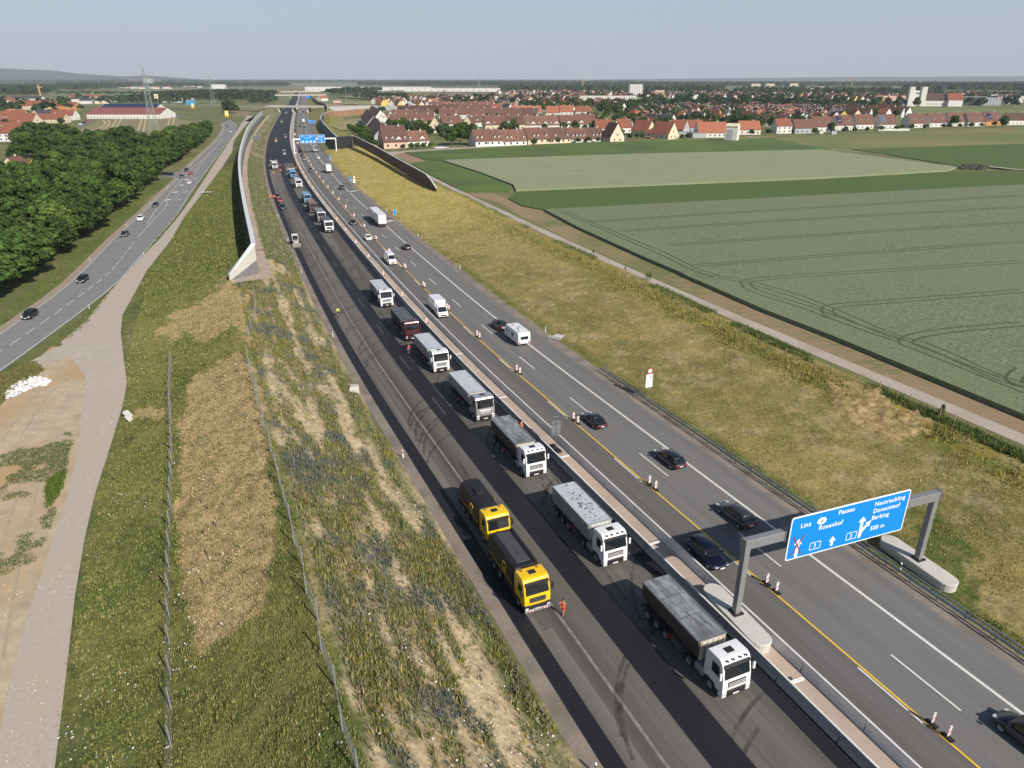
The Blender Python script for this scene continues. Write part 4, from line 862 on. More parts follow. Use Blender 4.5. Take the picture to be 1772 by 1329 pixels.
# ---- yellow and black bitumen sprayers
def sprayer(s, off, label, tank=False):
    p, a = on_road(s, off, True); t = empty('sprayer_lorry', p, a, label, 'lorry', 'yellow and black service lorries'); c = cab(t, P_YEL, 1)
    b = MB(); b.box(-2.0, .06, -1.26, 1.26, .36, .62); 
    BB = M('black body panel', (.014, .014, .016), .55)
    x0, x1 = -2.5, -8.2
    b = MB()
    if tank: sec = [(-1.0, 1.15), (-1.22, 1.4), (-1.25, 2.3), (-1.0, 2.95), (-.5, 3.2), (.5, 3.2), (1.0, 2.95), (1.25, 2.3), (1.22, 1.4), (1.0, 1.15)]
    else: sec = [(-1.1, 1.15), (-1.25, 1.3), (-1.25, 2.8), (-1.05, 3.15), (-.8, 3.22), (.8, 3.22), (1.05, 3.15), (1.25, 2.8), (1.25, 1.3), (1.1, 1.15)]
    b.loft([ring(x0, sec), ring(x1, sec)]); bo = b.build('tank_body', BB, t, bevel=.04)
    b = MB()
    if tank: b.box(x1+.4, x0-.5, .55, .95, 3.02, 3.16); b.box(-6.2, -4.9, -.45, .35, 3.18, 3.4); b.build('roof_hatch', BB, bo, bevel=.03)
    else:
        b.box(x1+.3, x0-.6, -.6, .7, 3.2, 3.26); b.build('roof_cover', M('black tarpaulin', (.04, .04, .045), .5, (.08, .08, .085), 1.5, 5, bump=.03), bo, bevel=.02)
        b = MB(); b.box(x1, x0-.1, .95, 1.22, 2.9, 3.3); b.build('side_duct', BB, bo, bevel=.04)
    b = MB()
    for y in (-.25, .05): b.bar((x0+.08, y, 1.9), (x0+.08, y, 3.3), .05)
    for k in range(6): b.bar((x0+.08, -.25, 2.0+k*.24), (x0+.08, .05, 2.0+k*.24), .04)
    b.box(x0, x0+.12, -1.0, -.5, 2.9, 3.1); b.build('ladder', CHR, bo)
    for sy in (-1, 1):
        b = MB(); b.box(x1+.1, x0-.1, sy*1.262-.01, sy*1.262+.01, 1.42, 1.52); b.build('yellow_stripe', P_YEL, bo)
        b = MB(); cx = (x0+x1)/2+1.0
        pts = [(cx+.45*math.cos(th), 2.25+.45*math.sin(th)) for th in [R(20+i*18) for i in range(14)]]+[(cx-.1+.35*math.cos(th), 1.9+.3*math.sin(th)) for th in [R(70-i*22) for i in range(8)]]
        for q0, q1 in zip(pts, pts[1:]): b.bar((q0[0], sy*1.268, q0[1]), (q1[0], sy*1.268, q1[1]), .012 if False else .03, .13)
        b.build('emblem', P_YEL, bo)
        for k, x in enumerate((-5.6, -6.95)): wheel(t, x, sy*.93, .5, .58, STEEL)
        b = MB(); b.box(-4.6, -2.6, sy*1.0-.2, sy*1.0+.2, .5, 1.05); b.build('side_box', BLK, t, bevel=.04)
        b = MB(); b.box(-7.7, -4.85, sy*1.0-.22, sy*1.0+.22, 1.08, 1.13); b.build('mudguard', BLK, t)
        b = MB(); b.cyl((-1.6, sy*.75, 3.42), (-1.6, sy*.75, 3.62), .09); b.build('beacon_lamp', ORG, c)
        b = MB(); b.box(x1-.04, x1, sy*.95-.16, sy*.95+.16, .7, .9); b.build('taillight', RED, t)
    b = MB(); b.box(-.05, .12, -1.22, 1.22, .34, .60); fb = b.build('steel_bumper', ALU, t, bevel=.04)
    b = MB(); 
    for k in range(5): b.mi = k % 2; b.add([(.125, -.95+k*.12, .38), (.125, -.83+k*.12, .38), (.125, -.78+k*.12, .56), (.125, -.90+k*.12, .56)], [(0, 1, 2, 3)]); b.add([(.125, .45+k*.12, .38), (.125, .57+k*.12, .38), (.125, .52+k*.12, .56), (.125, .40+k*.12, .56)], [(0, 1, 2, 3)])
    b.build('warning_stripes', [P_RED, P_WHITE], fb, fix=False)
    b = MB(); b.box(-8.0, -2.0, -.45, .45, .7, 1.1); b.box(x1-.5, x1, -1.15, 1.15, .4, 1.0); b.build('chassis', DSTEEL, t)
sprayer(62.2, -20.6, 'yellow and black service lorry in front, with an orange clad worker at its door')
sprayer(72.3, -19.95, 'yellow and black service lorry behind, with rounded tank top', True)
# ---- road building machines
def roller(px_, py_, m, label):
    p = at(px_, py_, .014); s_, _ = so(p.x, p.y); t = empty('road_roller', p, hdir(s_)+math.pi, label, 'road roller', 'rollers compacting the fresh asphalt')
    for x in (1.5, -1.5): b = MB(); b.cyl((x, -.85, .62), (x, .85, .62), .62, n=18); b.build('drum', STEEL, t, bevel=.02)
    b = MB(); b.prism([(.6, .7), (2.2, 1.25), (2.1, 1.5), (.7, 1.65)], -.8, .8); b.box(-2.2, -.6, -.8, .8, 1.25, 1.6); b.box(-.7, .7, -.7, .7, .6, 1.3); b.build('body', m, t, bevel=.06)
    b = MB()
    for x in (-.65, .65):
        for y in (-.7, .7): b.bar((x, y, 1.3), (x, y, 2.75), .08)
    b.build('post', BLK, t); b = MB(); b.box(-1.0, 1.0, -.9, .9, 2.75, 2.87); b.build('canopy', M('canopy cream', (.68, .62, .5), .5), t, bevel=.03)
    b = MB(); b.box(-.3, .1, -.25, .25, 1.3, 1.9); b.build('seat', BLK, t)
roller(492.5, 268, P_GREY, 'grey road roller nearest the pavers'); roller(478, 246, P_YEL, 'yellow road roller nearest the gravel edge'); roller(494.6, 239, P_RED, 'red and black road roller close to the median')
roller(487.6, 212.5, P_YEL, 'yellow road roller farther up the fresh asphalt'); roller(495.5, 197, P_WHITE, 'white road roller farthest up near the bridge')
def paver(s, off, label, w):
    p, a = on_road(s, off, True); t = empty('asphalt_paver', p, a, label, 'paver', 'asphalt pavers')
    b = MB(); b.box(-1.2, 2.4, -1.25, 1.25, .5, 1.5); b.build('hull', P_WHITE if w else M('paver grey', (.3, .31, .33), .5), t, bevel=.05)
    b = MB(); b.prism([(2.4, .4), (4.2, .5), (4.2, 1.3), (2.4, 1.7)], -1.55, 1.55); b.build('hopper', P_GREY if w else P_BLUE, t)
    for sy in (-1, 1): b = MB(); b.prism([(-1.2, 0), (2.2, 0), (2.5, .3), (2.2, .6), (-1.2, .6), (-1.5, .3)], sy*1.05-.18, sy*1.05+.18); b.build('crawler_track', RUB, t)
    b = MB(); b.box(-2.6, -1.6, -2.9, 2.9, .05, .6); b.build('screed', P_GREY, t, bevel=.03)
    b = MB(); b.box(-1.5, 1.0, -1.5, 1.5, 2.9, 3.05); r = b.build('roof', WTRIM, t, bevel=.04)
    b = MB()
    for x in (-1.2, .8):
        for y in (-1.1, 1.1): b.bar((x, y, 1.5), (x, y, 2.9), .08)
    b.build('post', BLK, t)
    for sy in (-1, 1): b = MB(); b.cyl((-.6, sy*1.6, 3.05), (-.6, sy*1.6, 3.5), .28, n=10); b.build('lamp_balloon', M('balloon orange', (.75, .42, .2), .5), t, smooth=True)
paver(425.5, -18.8, 'white roofed asphalt paver behind the left white tipper lorry', True); paver(385.5, -11.6, 'asphalt paver half hidden behind the raised blue tipper', False)
def backhoe():
    p = at(512, 424, .014); s_, _ = so(p.x, p.y); t = empty('backhoe_loader', p, hdir(s_)+math.pi, 'white backhoe loader with a wide front bucket beside the gravel edge', 'loader')
    b = MB(); b.prism([(-2.2, .9), (-2.2, 1.5), (-.9, 1.6), (1.8, 1.45), (2.0, .8), (-.5, .7)], -.5, .5); b.build('body', M('machine grey', (.28, .29, .31), .5), t, bevel=.05)
    b = MB(); b.box(-1.6, .2, -.75, .75, 1.5, 2.7); b.build('cab_window', GLASS, t, bevel=.05); b = MB(); b.box(-1.75, .35, -.85, .85, 2.7, 2.85); b.build('cab_roof', WTRIM, t, bevel=.05)
    b = MB()
    for x in (-1.62, .22):
        for y in (-.77, .77): b.bar((x, y, 1.2), (x, y, 2.7), .1)
    b.build('cab_frame', WTRIM, t)
    for sy in (-1, 1): wheel(t, -1.5, sy*.9, .75, .45, WTRIM); wheel(t, 1.4, sy*.8, .5, .35, WTRIM); 
    b = MB()
    for sy in (-1, 1): b.bar((.3, sy*.6, 1.4), (2.7, sy*.6, .6), .16)
    b.build('loader_arm', M('arm cream', (.55, .5, .38), .5), t)
    b = MB(); b.prism([(2.6, .9), (2.7, .2), (3.5, .05), (3.45, .12), (2.85, .3), (2.75, .95)], -1.15, 1.15); b.build('bucket', M('bucket steel', (.2, .19, .17), .5), t)
    b = MB(); b.bar((-2.2, 0, 1.2), (-3.0, 0, 2.8), .25); b.bar((-3.0, 0, 2.8), (-3.5, 0, 1.6), .2); b.box(-3.8, -3.3, -.3, .3, 1.1, 1.6); b.build('rear_arm', DSTEEL, t)
backhoe()
# ---- people
SKIN = M('skin', (.45, .27, .19), .6); HIVO = M('hi-vis orange', (.85, .14, .02), .7); HIVY = M('hi-vis yellow', (.55, .75, .05), .7); CLR = M('red cotton', (.5, .03, .04), .8); CLB = M('blue denim', (.06, .10, .2), .85); CLK = M('black cotton', (.02, .02, .022), .85); HAIR = M('brown hair', (.05, .03, .02), .8)
def skin(name, J, E, mat, parent, root=0, sub=1):
    me = bpy.data.meshes.new(name); ks = list(J); me.from_pydata([J[k][0] for k in ks], [(ks.index(a), ks.index(q)) for a, q in E], []); me.materials.append(mat)
    o = inst(name, me, parent); o.modifiers.new('skin', 'SKIN'); 
    for i, k in enumerate(ks): r = J[k][1]; me.skin_vertices[0].data[i].radius = (r, r) if not isinstance(r, tuple) else r
    me.skin_vertices[0].data[root].use_root = True
    ss = o.modifiers.new('sub', 'SUBSURF'); ss.levels = sub; ss.render_levels = sub; me.polygons; o.modifiers['skin'].use_smooth_shade = True; return o
def person(p, rz, label, top, legs, pose='stand', helmet=None, shorts=False, group=None, sc=1.0):
    t = empty('person', p, rz, label, 'person', group, sc); t['category'] = 'person'
    ar = {'stand': [((.03, .27, 1.12), (.10, .30, .86)), ((.03, -.27, 1.12), (.08, -.30, .86))], 'reach': [((.16, .24, 1.45), (.40, .20, 1.72)), ((.2, -.24, 1.30), (.44, -.16, 1.45))], 'work': [((.16, .27, 1.16), (.38, .16, 1.02)), ((.16, -.27, 1.16), (.38, -.16, 1.02))]}[pose]
    J = {'pelvis': ((0, 0, .96), (.13, .15)), 'waist': ((0, 0, 1.12), (.115, .14)), 'chest': ((.0, 0, 1.34), (.13, .17)), 'neck': ((.0, 0, 1.50), .065), 'head0': ((.02, 0, 1.60), (.085, .075)), 'head1': ((.025, 0, 1.70), (.098, .082)), 'head2': ((.01, 0, 1.77), (.07, .06))}
    E = [('pelvis', 'waist'), ('waist', 'chest'), ('chest', 'neck'), ('neck', 'head0'), ('head0', 'head1'), ('head1', 'head2')]
    st = .12 if pose != 'stand' else .05
    for i, sy in enumerate((1, -1)):
        el, wr = ar[i]; J['sh%d' % i] = ((0, sy*.19, 1.42), .065); J['el%d' % i] = (el, .048); J['wr%d' % i] = (wr, .036); d = (Vector(wr)-Vector(el)).normalized(); J['hand%d' % i] = (tuple(Vector(wr)+d*.10), (.045, .022))
        E += [('chest', 'sh%d' % i), ('sh%d' % i, 'el%d' % i), ('el%d' % i, 'wr%d' % i), ('wr%d' % i, 'hand%d' % i)]
        J['hip%d' % i] = ((0, sy*.10, .88), .095); J['kn%d' % i] = ((.03+sy*st*.5, sy*.11, .50), .06); J['an%d' % i] = ((sy*st, sy*.12, .09), .042); J['toe%d' % i] = ((.16+sy*st, sy*.13, .04), .035)
        E += [('pelvis', 'hip%d' % i), ('hip%d' % i, 'kn%d' % i), ('kn%d' % i, 'an%d' % i), ('an%d' % i, 'toe%d' % i)]
    body = skin('body', J, E, SKIN, t)
    k = 1.16; Js = {n: (J[n][0], tuple(v*k for v in (J[n][1] if isinstance(J[n][1], tuple) else (J[n][1],)*2))) for n in ('pelvis', 'waist', 'chest', 'sh0', 'sh1', 'el0', 'el1')}
    skin('jacket', Js, [('pelvis', 'waist'), ('waist', 'chest'), ('chest', 'sh0'), ('sh0', 'el0'), ('chest', 'sh1'), ('sh1', 'el1')], top, t)
    Jl = {n: (J[n][0], tuple(v*1.2 for v in (J[n][1] if isinstance(J[n][1], tuple) else (J[n][1],)*2))) for n in (['pelvis', 'hip0', 'hip1', 'kn0', 'kn1']+([] if shorts else ['an0', 'an1']))}; Jl['pelvis'] = ((0, 0, .93), (.14, .16))
    skin('trousers', Jl, [('pelvis', 'hip0'), ('hip0', 'kn0'), ('pelvis', 'hip1'), ('hip1', 'kn1')]+([] if shorts else [('kn0', 'an0'), ('kn1', 'an1')]), legs, t)
    b = MB(); n = 10; b.loft([[(.015+math.cos(2*math.pi*i/n)*r, math.sin(2*math.pi*i/n)*r*.88, z) for i in range(n)] for r, z in ((.112, 1.70), (.118, 1.76), (.09, 1.83), (.03, 1.86))]); b.build('helmet' if helmet else 'hair', helmet or HAIR, t, smooth=True)
    for sy in (-1, 1): b = MB(); b.box(-.08, .17, -.05, .05, 0, .09); b.build('boot', BLK, t, (sy*-1*st*-1, sy*.125, 0), bevel=.02)
    return t
def pers(px_, py_, head, label, top, legs, **k):
    p = at(px_, py_, .014); s_, _ = so(p.x, p.y); return person(p, hdir(s_)+R(head), label, top, legs, **k)
p_ = hw(61.0, -18.75, .014); person(p_, hdir(61)+R(90+20), 'person in orange clothes and shorts reaching up beside the front yellow lorry', HIVO, HIVO, pose='reach', shorts=True)
pers(708, 613, 200, 'person in a red shirt and blue shorts standing beside the dark red tipper lorry', CLR, CLB, shorts=True)
pers(585.5, 547, 190, 'person in a yellow hi-vis vest and black trousers walking along the closed lane', HIVY, CLK, shorts=True)
for s_, o_, h, l in ((94.6, -8.35, 180, 'person in orange beside the chrome grille of the silver tipper lorry'), (93.9, -7.75, 40, 'person in orange next to the concrete barrier behind the third tipper')): person(hw(s_, o_, .014), hdir(s_)+R(h), l, HIVO, HIVO, pose='work')
for i, (a, q, top, l) in enumerate([(481.5,285,HIVO,'worker in orange right of the left paver lorry'),(486,290,CLB,'worker in blue between the two paving gangs'),(486,298,M('pink red vest',(.7,.06,.08),.7),'worker in red between the two paving gangs'),(497,299,HIVO,'worker in orange left of the raised blue tipper'),(515.5,305,HIVO,'worker in orange right of the raised blue tipper, lower one'),(519,297,HIVO,'worker in orange near the median, upper one'),(474,302.5,HIVY,'worker in yellow in front of the left paver lorry'),(457.5,283,HIVO,'worker in orange at the gravel edge'),(513.5,292,CLK,'worker in dark clothes on the right paver')]):
    pers(a, q, 90+i*50, l, top, CLK if i % 2 else HIVO, pose='work', helmet=WTRIM if i % 2 else None, group='paving gang')
# ================================================================ BARRIERS, SIGNS, WALLS, BRIDGES
CONC = M('pale concrete', (.56, .54, .49), .85, (.47, .455, .42), .8, 6, bump=.004); CONC2 = M('barrier concrete', (.33, .345, .35), .8, (.25, .265, .275), .5, 5); WCAP = M('barrier top concrete', (.70, .695, .67), .8, (.56, .555, .53), .7, 5)
def barrier(name, off, label, mat, s1):
    t = empty(name, hw(0, off), 0, label, 'barrier'); inv = t.matrix_basis.inverted() if False else None
    prof = [(-.30, 0), (-.30, .08), (-.13, .30), (-.09, .88), (-.07, .90), (.07, .90), (.09, .88), (.13, .30), (.30, .08), (.30, 0)]
    o = t.location
    def sweep(pr, z0, ss, b):
        ring_ = []
        for s in ss:
            p = [hw(s, off+q[0], q[1]+z0)-o for q in pr]; ring_.append([tuple(v) for v in p])
        b.loft(ring_)
    b = MB(); s = -36.0; gap = .06
    while s < min(s1, 260):
        sweep(prof, .006, [s+gap, s+2.0, s+4.0, s+6.0-gap], b); s += 6.0
    sweep(prof, .006, svals(s, s1), b); b.build('barrier_wall', mat, t)
    b = MB(); sweep([(-.085, .9), (-.085, .93), (.085, .93), (.085, .9)], .006, svals(-36, s1), b); b.build('barrier_cap', WCAP, t)
    b = MB(); sweep([(.085, .3), (.1, .9), (.12, .9), (.15, .3)] if off > -5.5 else [(-.05, .905), (-.05, .94), (.05, .94), (.05, .905)], .012, svals(-36, s1), b) if False else None
barrier('concrete_barrier', -6.95, 'grey concrete barrier between the row of tipper lorries and the gravel median', CONC2, 1500)
barrier('concrete_barrier', -4.42, 'whitish concrete barrier between the gravel median and the oncoming lane', WCAP, 1500)
def post_y(): pass
# ---- guard rail
def guardrail(s0, s1, off, label, step=2.0, name='guard_rail'):
    o = hw(s0, off); t = empty(name, o, 0, label, 'guard rail'); o = t.location
    b = MB(); pr = [(-.12, .45), (-.20, .52), (-.12, .60), (-.20, .69), (-.12, .76), (-.10, .76), (-.17, .69), (-.10, .60), (-.17, .52), (-.10, .45)]
    ss = list(np.arange(s0, s1+.1, 4.0)) if s1 < 300 else list(svals(s0, s1))
    b.loft([[tuple(hw(s, off+q[0], q[1])-o) for q in pr] for s in ss]); b.build('rail', STEEL, t)
    b = MB(); b.loft([[tuple(hw(s, off+y, z)-o) for y, z in ((.26, .70), (.26, .82), (.38, .82), (.38, .70))] for s in ss]); b.build('top_rail', STEEL, t)
    b = MB(); b.box(-.03, .03, -.06, .06, 0, .74); b.box(-.03, .03, -.14, .34, .66, .74); pm_ = b.mesh('post', STEEL); s = s0; n = 0
    while s <= s1 and n < 100: inst('post', pm_, t, hw(s, off)-o, (0, 0, hdir(s)+math.pi/2+math.pi)); s += step; n += 1
guardrail(-20, 108, 12.35, 'galvanised guard rail along the right shoulder, passing under the near sign gantry', 2.67)
guardrail(455, 700, 12.4, 'distant guard rail along the right shoulder under the far gantry', 8)
# ---- beacons and marker posts
def slab(b, w, h, t, z0, n=8):
    """upright board with rounded ends, facing +-x"""
    pts = [(w/2*math.cos(a), z0+h-w/2+w/2*math.sin(a)) for a in [math.pi*k/n for k in range(n+1)]]+[(w/2*math.cos(a), z0+w/2+w/2*math.sin(a)) for a in [math.pi+math.pi*k/n for k in range(n+1)]]
    b.loft([[(x, y, z) for y, z in pts] for x in (-t/2, t/2)])
BW = M('beacon white', (.80, .80, .79), .4); BR = M('beacon red', (.62, .03, .04), .4)
bb = MB(); slab(bb, .27, 1.0, .05, .16); BM = bb.mesh('board', BW)
bs = MB()
for sx in (-1, 1):
    bs.add([(sx*.030, -.105, .44), (sx*.030, .105, .62), (sx*.030, .105, .82), (sx*.030, -.105, .64)], [(0, 1, 2, 3)])
    bs.add([(sx*.030, -.10, .90), (sx*.030, .08, 1.06), (sx*.030, -.02, 1.11), (sx*.030, -.10, 1.04)], [(0, 1, 2, 3)]); bs.add([(sx*.030, .10, .40), (sx*.030, -.08, .26), (sx*.030, .02, .20), (sx*.030, .10, .28)], [(0, 1, 2, 3)])
BSM = bs.mesh('red_stripe', BR, fix=False)
bf = MB(); bf.box(-.42, .42, -.20, .20, 0, .10); bf.box(-.1, .1, -.06, .06, .1, .2); BFM = bf.mesh('foot', RUB)
def beacon(p, rz, label, group, lean=0, small=False):
    t = empty('traffic_beacon', p, rz, label, 'beacon', group); inst('foot', BFM, t); bo = inst('board', BM, t, (0, 0, 0), (0, lean, 0)); inst('red_stripe', BSM, bo); return t
LB = 'red and white beacon of the pair on the yellow line '
k = 0
names = ['below the lower right corner', 'nearest the camera', 'under the near sign gantry', 'just beyond the near sign gantry', 'beside the black coupe', 'between the coupe and the caravan', 'level with the caravan', 'beside the white box van', 'beyond the white box van', 'in front of the white panel van', 'behind the white panel van', 'beside the small white car', 'beyond the small white car']
for s in [22, 39.8, 56.6, 75.6, 93.8, 112.8, 130.8, 148.8, 167.1, 185.2, 203.4, 221.8, 241, 261, 280, 298.6, 316.4, 334.4]+[352.5+18.2*i for i in range(7)]:
    for d, w in ((-.62, 'front'), (.62, 'rear')):
        beacon(hw(s+d, .22, .014), hdir(s)+math.pi, ('%s red and white beacon of the pair %s' % (w, names[k])) if k < len(names) else 'one of the small beacons on the yellow line beyond the oncoming cars', 'beacons along the yellow line')
    k += 1
k = 0; s = 47.0
while s < 420:
    if k in (0, 1, 2, 3, 4, 12, 13):      # pushed over, lying across the gravel
        t = empty('fallen_beacon', hw(s, -6.2, .10), hdir(s)-R(8), 'white beacon board lying on the median gravel, %s' % ['beside the nearest lorry cab', 'level with the stained lorry body', 'near the square back of a road sign', 'level with the chrome grille lorry', 'beside the fifth lorry', '', '', '', '', '', '', '', 'beside the far group of lorries', 'behind the far group of lorries'][k], 'beacon', 'beacons on the median')
        b = MB(); slab(b, .30, 1.1, .05, 0); b.v = [(q[1], q[0], q[2]) for q in b.v]; o = b.build('board', BW, t, (0, 1.15-.1, 0), (R(86), R(0), 0)); o.rotation_euler = (R(88), 0, 0); inst('foot', BFM, t, (0, .62, .25), (R(80), 0, 0), (.5, 1.2, 1))
        o.location = (0, .50, .42); o.rotation_euler = (R(84), 0, 0); o.scale = (1, 1.25, 1.1)
    else: beacon(hw(s, -6.15, .01), hdir(s)+math.pi, 'white beacon standing on the median gravel', 'beacons on the median')
    s += 19.0; k += 1
pm_ = MB(); pm_.loft([[(x, y, z) for x, y in ((-.06, -.05), (.06, -.05), (.05, .06), (-.05, .06))] for z in (0, .98)]); pm_.add([(-.06, -.05, .98), (.06, -.05, .98), (.05, .06, 1.05), (-.05, .06, 1.05)], [(0, 1, 2, 3)]); PMM = pm_.mesh('post', BW)
pb = MB(); pb.box(-.065, .065, -.058, .066, .70, .88); PBM = pb.mesh('black_band', BLK)
def delin(p, rz, label, group): t = empty('marker_post', p, rz, label, 'marker post', group); inst('post', PMM, t); inst('black_band', PBM, t)
for k, s in enumerate([46.6, 93.5, 141, 190, 228, 270, 318]): delin(hw(s, -23.8, 0), hdir(s)-R(90), ['white marker post at the bottom on the gravel verge, nearest the camera', 'white marker post on the gravel verge beside the weedy slope', 'white marker post on the verge near the person in the yellow vest', 'white marker post on the verge beyond the yellow vest'][k] if k < 4 else 'small distant marker post on the left gravel verge', 'marker posts on the left verge of the motorway')
for k, s in enumerate([53.5, 129, 166+14, 222, 268, 315]): delin(hw(s, 12.6 if k else 12.72, 0 if k else .1), hdir(s)-R(90), ['white marker post clamped in the guard rail', 'white marker post at the grass edge above the caravan'][k] if k < 2 else 'small distant marker post on the right grass edge', 'marker posts on the right side of the motorway')
for k, (x, y) in enumerate([(38,551),(155,536-3),(156,452),(219,391),(260,352),(290,326),(330,286),(345,270),(246,381+0),(247,446)]):
    p = at(x, y) if k not in (1, 9) else at([0,155,0,0,0,0,0,0,0,249][k], [0,535,0,0,0,0,0,0,0,441][k]); delin(p, R(100), 'white marker post beside the country road', 'marker posts of the country road')
# ---- gantries
GST = M('gantry steel', (.30, .305, .315), .4, (.25, .255, .265), 1.2, 4, metal=.35); SB = M('sign blue', (.0, .23, .66), .4); SW = M('sign white', (.85, .85, .85), .4); SR = M('sign red', (.30, .02, .06), .4)
def text(s, size, mat, parent, loc, align='LEFT', name='lettering'):
    c = bpy.data.curves.new(name, 'FONT'); c.body = s; c.size = size; c.align_x = align; c.extrude = .004; c.space_character = 1.08; c.offset = size*.012
    o = bpy.data.objects.new(name, c); C.objects.link(o); dg = bpy.context.evaluated_depsgraph_get(); dg.update(); me = bpy.data.meshes.new_from_object(o.evaluated_get(dg)); bpy.data.objects.remove(o)
    me.materials.clear(); me.materials.append(mat); o = inst(name, me, parent, loc); return o
def board(parent, x0, x1, z0, z1, y=0.0, name='sign_panel', r=.25, rim=.09):
    def rr(x0, x1, z0, z1, r, n=5):
        return [(cx+r*math.cos(a), cz+r*math.sin(a)) for cx, cz, s0 in ((x1-r, z1-r, 0), (x0+r, z1-r, 90), (x0+r, z0+r, 180), (x1-r, z0+r, 270)) for a in [R(s0+90*k/n) for k in range(n+1)]]
    b = MB(); b.prism(rr(x0, x1, z0, z1, r), y-.02, y+.06); o = b.build(name, SW, parent)
    b = MB(); b.prism(rr(x0+rim, x1-rim, z0+rim, z1-rim, max(.02, r-rim*.6)), y-.026, y-.0215); b.build('blue_face', SB, o)
    b = MB(); b.prism(rr(x0+.02, x1-.02, z0+.02, z1-.02, r), y+.0605, y+.075); b.build('back', STEEL, o)
    return o
def rotx(o): o.rotation_euler = (R(90), 0, 0); return o
def arrow(b, x, z, h, w, head, y): b.add([(x-w/2, y, z), (x+w/2, y, z), (x+w/2, y, z+h-head), (x+head*.75, y, z+h-head*.9), (x, y, z+h), (x-head*.75, y, z+h-head*.9), (x-w/2, y, z+h-head)], [(0, 1, 2, 3, 4, 5, 6)])
A_ = Vector((18.97, 47.69, 0)); B_ = Vector((38.2, 54.95, 0)); gd = (B_-A_).normalized(); GL = (B_-A_).length
t = empty('sign_gantry', A_, math.atan2(gd.y, gd.x), 'near sign gantry with a large blue board spanning the right carriageway', 'gantry')
for x, hb in ((0, .92), (GL, .98)):
    b = MB(); b.box(x-.27, x+.27, -.27, .27, hb+.08, 7.5); b.build('post', GST, t, bevel=.03)
    b = MB(); b.box(x-.48, x+.48, -.48, .48, hb, hb+.08)
    for a in (-1, 1):
        for c_ in (-1, 1): b.box(x+a*.38-.05, x+a*.38+.05, c_*.38-.05, c_*.38+.05, hb+.08, hb+.2)
    b.build('base_plate', DSTEEL, t)
    b = MB(); n = 10; ln = 3.1; w = .95; z0 = 0 if x == 0 else 0
    pts = [(w*math.cos(a), ln*1+w*math.sin(a)) for a in [math.pi*k/n for k in range(n+1)]]+[(w*math.cos(a), -ln+w*math.sin(a)) for a in [math.pi+math.pi*k/n for k in range(n+1)]]
    zt = .92 if x == 0 else .98
    b.loft([[(x+px_*f, py_*f2, z) for px_, py_ in pts] for z, f, f2 in ((-.4, .94, .985), (zt-.06, 1.0, 1.0), (zt, .95, .985))]); b.build('concrete_foundation', CONC, t, smooth=False)
b = MB(); b.box(-.3, GL+.3, -.30, .30, 7.5, 8.38); b.build('crossbeam', GST, t, bevel=.04)
b = MB()
for x in (-.33, GL+.33, 3.6, 16.9): b = MB(); b.box(x-.03, x+.03, -.36, .36, 7.42, 8.46); b.build('flange', GST, t)
bd = board(t, 3.75, 16.55, 5.58, 9.78, -.55, r=.22, rim=.10)
b = MB()
for k in range(7): x = 4.6+k*1.85; b.box(x-.06, x+.06, -.46, -.31, 5.7, 9.7)
b.build('bracket', GST, t)
FY = -.578
def tx(s, size, x, z, mat=SW, par=bd): o = text(s, size, mat, par, (x, FY-.004, z)); return rotx(o)
tx('Linz', .62, 4.75, 8.62); tx('Rosenhof', .62, 6.75, 7.95); tx('Passau', .62, 8.6, 8.9+.12); tx('Neutraubling', .60, 12.55, 8.95); tx('Donaustauf', .60, 12.55, 8.25); tx('Barbing', .60, 12.55, 7.55); tx('500 m', .60, 12.65, 6.45)
b = MB(); b.add([(6.95+.48*math.cos(2*math.pi*k/24), FY-.003, 8.82+.34*math.sin(2*math.pi*k/24)) for k in range(24)], [tuple(range(24))]); b.build('white_oval', SW, bd, fix=False); o = tx('A', .46, 6.81, 8.66, BLK); o.location.y -= .004
for x in (6.15, 10.05):
    b = MB(); 
    for a0, a1, c0, c1 in ((x, x+1.15, 6.05, 6.11), (x, x+1.15, 6.74, 6.80), (x, x+.06, 6.05, 6.80), (x+1.09, x+1.15, 6.05, 6.80)): b.add([(a0, FY-.003, c0), (a1, FY-.003, c0), (a1, FY-.003, c1), (a0, FY-.003, c1)], [(0, 1, 2, 3)])
    b.build('number_frame', SW, bd, fix=False); tx('3', .55, x+.40, 6.24)
b = MB(); arrow(b, 8.55, 5.92, .98, .26, .5, FY-.003); b.build('straight_arrow', SW, bd, fix=False)
b = MB(); arrow(b, 11.55, 6.0, 2.15, .30, .55, FY-.003)
b.add([(11.42, FY-.0035, 6.1), (11.68, FY-.0035, 6.0), (11.78, FY-.0035, 6.5), (12.25, FY-.0035, 7.05), (12.06, FY-.0035, 7.25), (11.55, FY-.0035, 6.75)], [(0, 1, 2, 3, 4, 5)]); b.add([(11.95, FY-.004, 7.42), (12.6, FY-.004, 7.55), (12.42, FY-.004, 6.92)], [(0, 1, 2)]); b.build('exit_arrow', SW, bd, fix=False)
b = MB(); b.add([(4.62, FY-.003, 5.75), (4.95, FY-.003, 5.75), (5.0, FY-.003, 7.0), (5.25, FY-.003, 6.95), (4.85, FY-.003, 7.55), (4.4, FY-.003, 7.05), (4.68, FY-.003, 7.0)], [(0, 1, 2, 3, 4, 5, 6)]); b.build('cancelled_arrow', SW, bd, fix=False)
b = MB()
for x0, x1 in ((4.2, 5.35), (5.3, 4.25)): b.add([(x0-.07, FY-.008, 5.95), (x0+.07, FY-.008, 5.95), (x1+.07, FY-.008, 7.85), (x1-.07, FY-.008, 7.85)], [(0, 1, 2, 3)]); FY -= .003
b.build('red_cross', SR, bd, fix=False); FY = -.578
